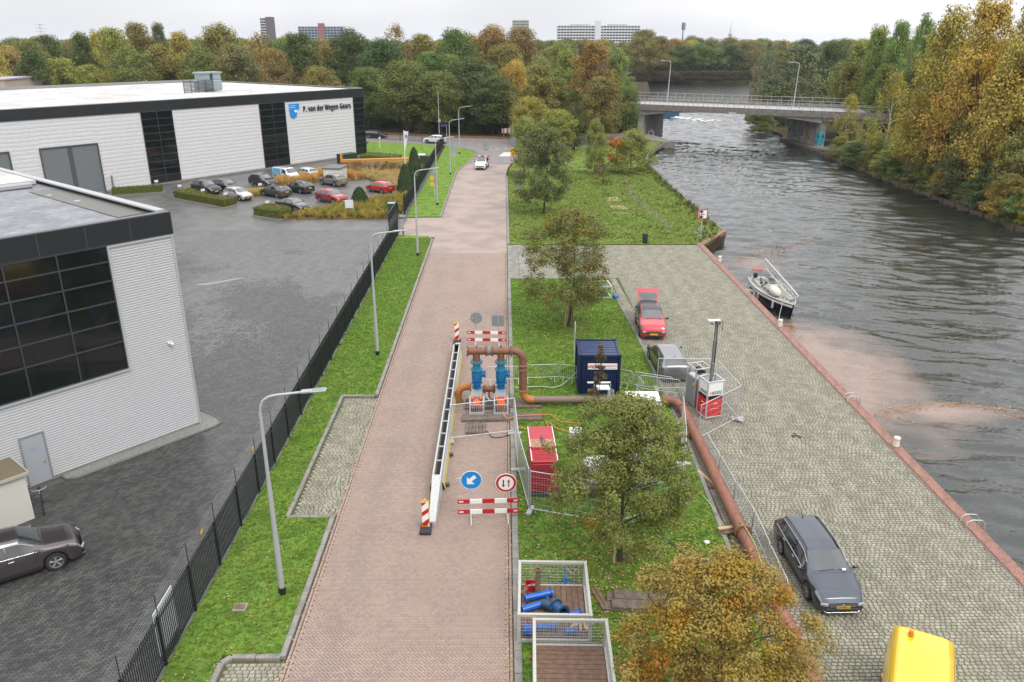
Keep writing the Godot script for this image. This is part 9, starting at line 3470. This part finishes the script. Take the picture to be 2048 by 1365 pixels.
func leaf_box(sd: int, pts: Array, high: float, n: int) -> ArrayMesh:
	# a clipped hedge: a dark core and small leaves over its faces; pts is its ground plan
	var r := RandomNumberGenerator.new()
	r.seed = sd
	var s := Shape.new()
	s.coloured = true
	s.col = Color(0.085, 0.105, 0.024)
	var pl := poly(pts)
	var inner := Geometry2D.offset_polygon(pl, -0.08)
	s.prism(inner[0] if inner.size() else pl, 0.0, high - 0.08)
	var lo := Vector2(1e9, 1e9)
	var hi := Vector2(-1e9, -1e9)
	for q in pl:
		lo = lo.min(q)
		hi = hi.max(q)
	var made := 0
	while made < n:
		var p: Vector3
		var out: Vector3
		if r.randf() < 0.55:
			var q := Vector2(r.randf_range(lo.x, hi.x), r.randf_range(lo.y, hi.y))
			if not Geometry2D.is_point_in_polygon(q, pl):
				continue
			p = Vector3(q.x, high + r.randf_range(-0.08, 0.04), q.y)
			out = Vector3.UP
		else:
			var i := r.randi() % pl.size()
			var a := pl[i]
			var b := pl[(i + 1) % pl.size()]
			if r.randf() * 8.0 > a.distance_to(b):
				continue
			var q := a.lerp(b, r.randf())
			var e := (b - a).normalized()
			var o := Vector2(e.y, -e.x)
			if Geometry2D.is_point_in_polygon(q + o * 0.05, pl):
				o = -o
			p = Vector3(q.x, r.randf() * high, q.y)
			out = Vector3(o.x, 0, o.y)
			p += out * r.randf_range(-0.06, 0.05)
		made += 1
		var nn := (out + Vector3(r.randf_range(-1, 1), r.randf_range(-0.6, 1), r.randf_range(-1, 1)) * 0.7).normalized()
		var tg := nn.cross(Vector3(r.randf_range(-1, 1), r.randf_range(-1, 1), r.randf_range(-1, 1))).normalized()
		var bt := nn.cross(tg)
		var z := r.randf_range(0.1, 0.2)
		var c := Color(0.09, 0.11, 0.025)
		if r.randf() < 0.18:
			c = Color(0.19, 0.11, 0.03)
		s.col = c * r.randf_range(0.7, 1.3)
		s.quad(p - tg * z * 0.5, p - bt * z * 0.35, p + tg * z * 0.5, p + bt * z * 0.35)
	return s.mesh()


func build_car_park() -> void:
	var kerbm := mat(0.16, 0.16, 0.15, 0.85)
	# local corners of hedges
	var hedges := [
		[[[-51.6, -105.9], [-46.0, -108.2], [-45.6, -107.0], [-51.2, -104.6]], 0.9, 1500, "clipped hedge strip at the foot of the works hall"],
		[[[-42.4, -102.6], [-33.9, -96.3], [-33.0, -98.6], [-36.0, -99.6], [-41.2, -105.2]], 0.95, 4200, "long clipped hedge in front of the parked cars"],
		[[[-29.0, -91.6], [-25.4, -89.4], [-24.2, -90.5], [-25.0, -92.6], [-28.2, -94.8]], 0.95, 2400, "short clipped hedge beside the yellow grass bed"],
		[[[-24.5, -137.4], [-17.6, -135.6], [-17.4, -138.6], [-23.6, -142.0]], 0.8, 1500, "low hedge at the corner of the works hall"],
	]
	for i in hedges.size():
		var q: Array = hedges[i]
		var h := thing("hedge", q[3], "hedge", Vector3.ZERO, 0.0, "clipped hedges of the car park")
		put("foliage", leaf_box(400 + i, q[0], q[1], q[2]), M.leaf, h)
		var s := Shape.new()
		var grown := Geometry2D.offset_polygon(poly(q[0]), 0.25)
		s.prism(grown[0], -0.03, 0.06)
		put("kerb", s, kerbm, h)
	# planted beds of tall golden grasses
	var beds := [
		[[[-25.2, -89.6], [-12.3, -89.8], [-12.1, -92.5], [-12.0, -104.5], [-13.5, -104.2], [-19.5, -97.5], [-23.8, -92.0]], 330, [0.40, 0.32, 0.07], 0.8, "yellow green grass bed at the yard entrance"],
		[[[-34.5, -104.8], [-27.6, -109.6], [-26.6, -108.4], [-33.4, -103.4]], 150, [0.52, 0.40, 0.11], 0.8, "golden grass strip between the two rows of cars"],
		[[[-33.0, -117.6], [-27.4, -124.8], [-20.2, -117.8], [-23.6, -114.6], [-26.2, -115.6], [-30.6, -111.8], [-32.4, -113.0]], 330, [0.58, 0.40, 0.13], 1.05, "tall golden grasses around the transformer house"],
		[[[-20.2, -117.6], [-27.2, -124.6], [-24.5, -130.0], [-12.3, -128.5], [-12.0, -106.0], [-14.5, -106.5], [-15.0, -110.5]], 620, [0.52, 0.40, 0.17], 0.95, "straw coloured grasses beside the clipped cones"],
	]
	var blade := tuft(7, 34, 1.0, 0.42, 0.035)
	for i in beds.size():
		var q: Array = beds[i]
		var pl := poly(q[0])
		var lo := Vector2(1e9, 1e9)
		var hi := Vector2(-1e9, -1e9)
		for v in pl:
			lo = lo.min(v)
			hi = hi.max(v)
		var s := Shape.new()
		s.prism(pl, -0.03, 0.08)
		var bed := setting("planting_bed", s, M.leafy_verge)
		var where := []
		var tints := PackedColorArray()
		while where.size() < q[1] * 2:
			var p := Vector2(rng.randf_range(lo.x, hi.x), rng.randf_range(lo.y, hi.y))
			if not Geometry2D.is_point_in_polygon(p, pl) or p.distance_to(Vector2(-12.7, -91.5)) < 1.0 or p.distance_to(Vector2(-24.5, -116.5)) < 2.6:
				continue
			var k: float = q[3] * rng.randf_range(0.65, 1.15)
			where.append(Transform3D(Basis(Vector3.UP, rng.randf() * TAU).scaled(Vector3(1.2, k, 1.2)), Vector3(p.x, 0.06, p.y)))
			var c := Color(q[2][0], q[2][1], q[2][2])
			if i == 0 and rng.randf() < 0.35:
				c = Color(0.13, 0.15, 0.04)
			if i == 3 and p.y < -122 and rng.randf() < 0.7:
				c = Color(0.17, 0.085, 0.04)
			if i == 2 and rng.randf() < 0.5:
				c = Color(0.55, 0.28, 0.07)
			tints.append(c * rng.randf_range(0.7, 1.2))
		tag(stuff("ornamental_grass", blade, M.blade, where, tints), q[4], "grasses")
	# clipped yew cones
	for q in [[-17.8, -98.2, 2.1, 1.25, "rounded clipped cone beside the crimson suv"], [-13.1, -106.4, 3.7, 1.25, "tall clipped cone nearest the fence"], [-12.5, -108.4, 3.3, 1.1, "clipped cone tucked behind the tall one"], [-13.2, -119.0, 4.3, 1.2, "tall clipped cone beside the flagpole"]]:
		var t := thing("clipped_yew", q[4], "topiary", Vector3(q[0], 0.05, q[1]), 0.0, "clipped yew cones")
		var prof := func(u): return pow(1.0 - u, 0.48) * (1.0 if u > 0.12 else 0.82 + u * 1.5)
		var s := Shape.new()
		var pr := []
		for i in 9:
			var u := i / 8.0
			pr.append(Vector2(q[3] * 0.9 * float(prof.call(u)), q[2] * u * 0.97))
		s.lathe(pr, 14)
		put("core", s, mat(0.036, 0.06, 0.02, 0.9), t)
		var leafs := Shape.new()
		leafs.coloured = true
		for i in 1800:
			var u := pow(rng.randf(), 1.3)
			var a := rng.randf() * TAU
			var d := Vector3(cos(a), 0.35, sin(a)).normalized()
			var p: Vector3 = Vector3(cos(a), 0, sin(a)) * q[3] * float(prof.call(u)) * rng.randf_range(0.93, 1.02) + Vector3(0, q[2] * u, 0)
			var nn := (d + Vector3(rng.randf_range(-1, 1), rng.randf_range(-1, 1), rng.randf_range(-1, 1)) * 0.6).normalized()
			var tg := nn.cross(Vector3(rng.randf_range(-1, 1), rng.randf_range(-1, 1), rng.randf_range(-1, 1))).normalized()
			var bt := nn.cross(tg)
			leafs.col = Color(0.036, 0.06, 0.02) * rng.randf_range(0.6, 1.4)
			leafs.quad(p - tg * 0.09, p - bt * 0.06, p + tg * 0.09, p + bt * 0.06)
		put("foliage", leafs, M.leaf, t)
	# transformer house
	var n := atan2(0.79, 0.613)
	var k := thing("transformer_house", "small white transformer house with flat grey roof in the grasses", "building", Vector3(-24.4, 0.0, -116.6), n + 0.5)
	put("wall", Shape.new().box(Vector3(0, 0.9, 0), Vector3(3.0, 1.8, 2.4)), mat(0.58, 0.58, 0.56, 0.7), k)
	put("roof", Shape.new().cbox(Vector3(0, 1.9, 0), Vector3(3.3, 0.2, 2.7), 0.03), mat(0.14, 0.14, 0.14, 0.8), k)
	put("door", Shape.new().box(Vector3(0.3, 0.85, 1.21), Vector3(1.4, 1.6, 0.04)), mat(0.5, 0.5, 0.48, 0.6), k)
	# orange steel beam on trestles
	k = thing("steel_beam", "long orange steel girder lying beside the lawn", "girder", Vector3(-19.6, 0, -131.9), 0.2)
	var s := Shape.new()
	s.box(Vector3(0, 0.95, 0), Vector3(13.6, 0.1, 1.0))
	s.box(Vector3(0, 0.75, 0.45), Vector3(13.6, 0.32, 0.08))
	s.box(Vector3(0, 0.75, -0.45), Vector3(13.6, 0.32, 0.08))
	put("girder", s, mat(0.46, 0.22, 0.035, 0.6), k)
	s = Shape.new()
	s.prism(poly([[-6.9, 0.4], [-6.5, 0.4], [-6.7, -0.4]]), 0.6, 1.9)
	put("end_fin", s, mat(0.46, 0.22, 0.035, 0.6), k)
	s = Shape.new()
	for x in [-3.0, 0.5, 4.5, 6.2]:
		s.box(Vector3(x, 0.3, 0), Vector3(0.3, 0.6, 1.2))
	put("trestle", s, M.black, k)
	s = Shape.new()
	for i in 9:
		s.box(Vector3(-6 + i * 1.5, 0.75, 0.5), Vector3(0.08, 0.3, 0.03))
	put("stiffener", s, mat(0.45, 0.18, 0.02, 0.6), k)
	k = thing("brick_kiosk", "small brick kiosk with white top behind the orange girder", "kiosk", Vector3(-14.2, 0, -135.2), 0.1)
	put("wall", Shape.new().box(Vector3(0, 0.5, 0), Vector3(1.6, 1.0, 1.2)), mat(0.26, 0.11, 0.06, 0.85), k)
	put("roof", Shape.new().cbox(Vector3(0, 1.12, 0), Vector3(2.2, 0.2, 1.7), 0.02), mat(0.55, 0.55, 0.53, 0.6), k)
	k = thing("green_container", "dark green waste container at the hall foot", "container", Vector3(-26.0, 0, -134.6), n)
	put("body", Shape.new().cbox(Vector3(0, 0.7, 0), Vector3(3.2, 1.3, 1.6), 0.05), mat(0.015, 0.03, 0.015, 0.6), k)
	put("lid", Shape.new().cbox(Vector3(0, 1.4, 0), Vector3(3.3, 0.1, 1.7), 0.02), mat(0.02, 0.035, 0.02, 0.6), k)
	k = thing("green_container", "small dark green bin beside the far fence", "container", Vector3(-13.0, 0, -132.4), 0.0)
	put("body", Shape.new().cbox(Vector3(0, 0.65, 0), Vector3(1.4, 1.25, 1.1), 0.05), mat(0.015, 0.04, 0.02, 0.6), k)
	put("lid", Shape.new().cbox(Vector3(0, 1.32, 0), Vector3(1.5, 0.1, 1.2), 0.02), mat(0.012, 0.03, 0.018, 0.6), k)
	# flagpole with banner
	k = thing("flagpole", "white flagpole with a limp white banner in the planting", "flagpole", Vector3(-13.75, 0.05, -112.6))
	put("pole", Shape.new().tube([Vector3(0, 0, 0), Vector3(0, 7.4, 0)], [0.07, 0.035], 8), M.white_paint, k)
	var rows := []
	for i in 9:
		var row := []
		for j in 5:
			var u := i / 8.0
			var v := j / 4.0
			row.append(Vector3(0.04 + v * 0.6 * (1.0 - u * 0.85), 7.3 - u * 2.6 - 0.1 * v, 0.08 * sin(v * 5.0 + u * 4.0)))
		rows.append(row)
	put("banner", Shape.new().grid(rows), mat(0.62, 0.64, 0.66, 0.7), k)
	put("banner_print", Shape.new().box(Vector3(0.32, 6.6, 0.1), Vector3(0.22, 0.4, 0.02)), mat(0.05, 0.12, 0.3, 0.6), k)
	# green electricity cabinet on slabs
	k = thing("electricity_cabinet", "green electricity cabinet with pale lid at the yard entrance", "cabinet", Vector3(-12.75, 0.05, -91.2))
	put("body", Shape.new().cbox(Vector3(0, 0.75, 0), Vector3(1.1, 1.35, 0.6), 0.03), mat(0.012, 0.055, 0.045, 0.5), k)
	put("lid", Shape.new().cbox(Vector3(0, 1.47, 0), Vector3(1.2, 0.1, 0.7), 0.02), mat(0.30, 0.36, 0.32, 0.5), k)
	put("sticker", disc(Vector3(0.0, 0.95, 0.31), 0.1, 0.01, 14), mat(0.6, 0.3, 0.28, 0.5), k)
	put("plinth", Shape.new().box(Vector3(0.1, 0.02, 0.2), Vector3(2.6, 0.06, 1.6)), M.concrete, k)
	# notice board and small number posts
	k = thing("notice_board", "white notice board on two legs in the grass bed", "sign", Vector3(-17.9, 0.05, -91.8), 0.1)
	put("board", Shape.new().cbox(Vector3(0, 1.25, 0), Vector3(0.95, 0.95, 0.05), 0.01), mat(0.58, 0.61, 0.64, 0.5), k)
	s = Shape.new()
	for x in [-0.42, 0.42]:
		s.box(Vector3(x, 0.6, -0.03), Vector3(0.06, 1.2, 0.06))
	put("leg", s, M.galv, k)
	for q in [[-42.0, -103.9], [-37.9, -100.8], [-34.2, -98.2], [-27.6, -92.8], [-46.5, -107.6], [-31.9, -104.9]]:
		k = thing("marker_post", "small white plate on a post in the car park planting", "sign", Vector3(q[0], 0, q[1]), n - 0.3, "small parking plates")
		put("post", Shape.new().rod(Vector3(0, 0, 0), Vector3(0, 1.35, 0), 0.025), M.galv, k)
		put("plate", Shape.new().cbox(Vector3(0, 1.38, 0.03), Vector3(0.5, 0.3, 0.02), 0.005), mat(0.6, 0.6, 0.6, 0.5), k)
	k = thing("garden_lamp", "short white lamp post on the lawn behind the hall corner", "lamp", Vector3(-23.2, 0.05, -152.5))
	put("post", Shape.new().rod(Vector3(0, 0, 0), Vector3(0, 1.6, 0), 0.06), M.white_paint, k)
	put("head", Shape.new().lathe([Vector2(0.1, 1.6), Vector2(0.22, 1.7), Vector2(0.2, 1.95), Vector2(0, 2.0)], 12), mat(0.6, 0.6, 0.58, 0.5), k)
	# rain puddle and manhole in the yard
	s = Shape.new()
	s.prism(poly([[-25.9, -63.9], [-24.9, -63.5], [-24.0, -64.0], [-22.6, -65.2], [-22.0, -65.9], [-22.9, -65.7], [-24.3, -64.6], [-25.2, -64.1]]), -0.03, 0.012)
	var pud := mat(0.03, 0.03, 0.03, 0.02)
	pud.metallic_specular = 0.7
	pud.clearcoat_enabled = true
	pud.clearcoat = 1.0
	setting("puddle", s, pud)
	s = Shape.new()
	s.lathe([Vector2(0.5, -0.03), Vector2(0.5, -0.012), Vector2(0, -0.012)], 18, Transform3D(Basis(), Vector3(-29.7, 0, -75.6)))
	tag(put("manhole_cover", s, mat(0.05, 0.05, 0.05, 0.5)), "round iron manhole cover in the grey yard", "manhole")
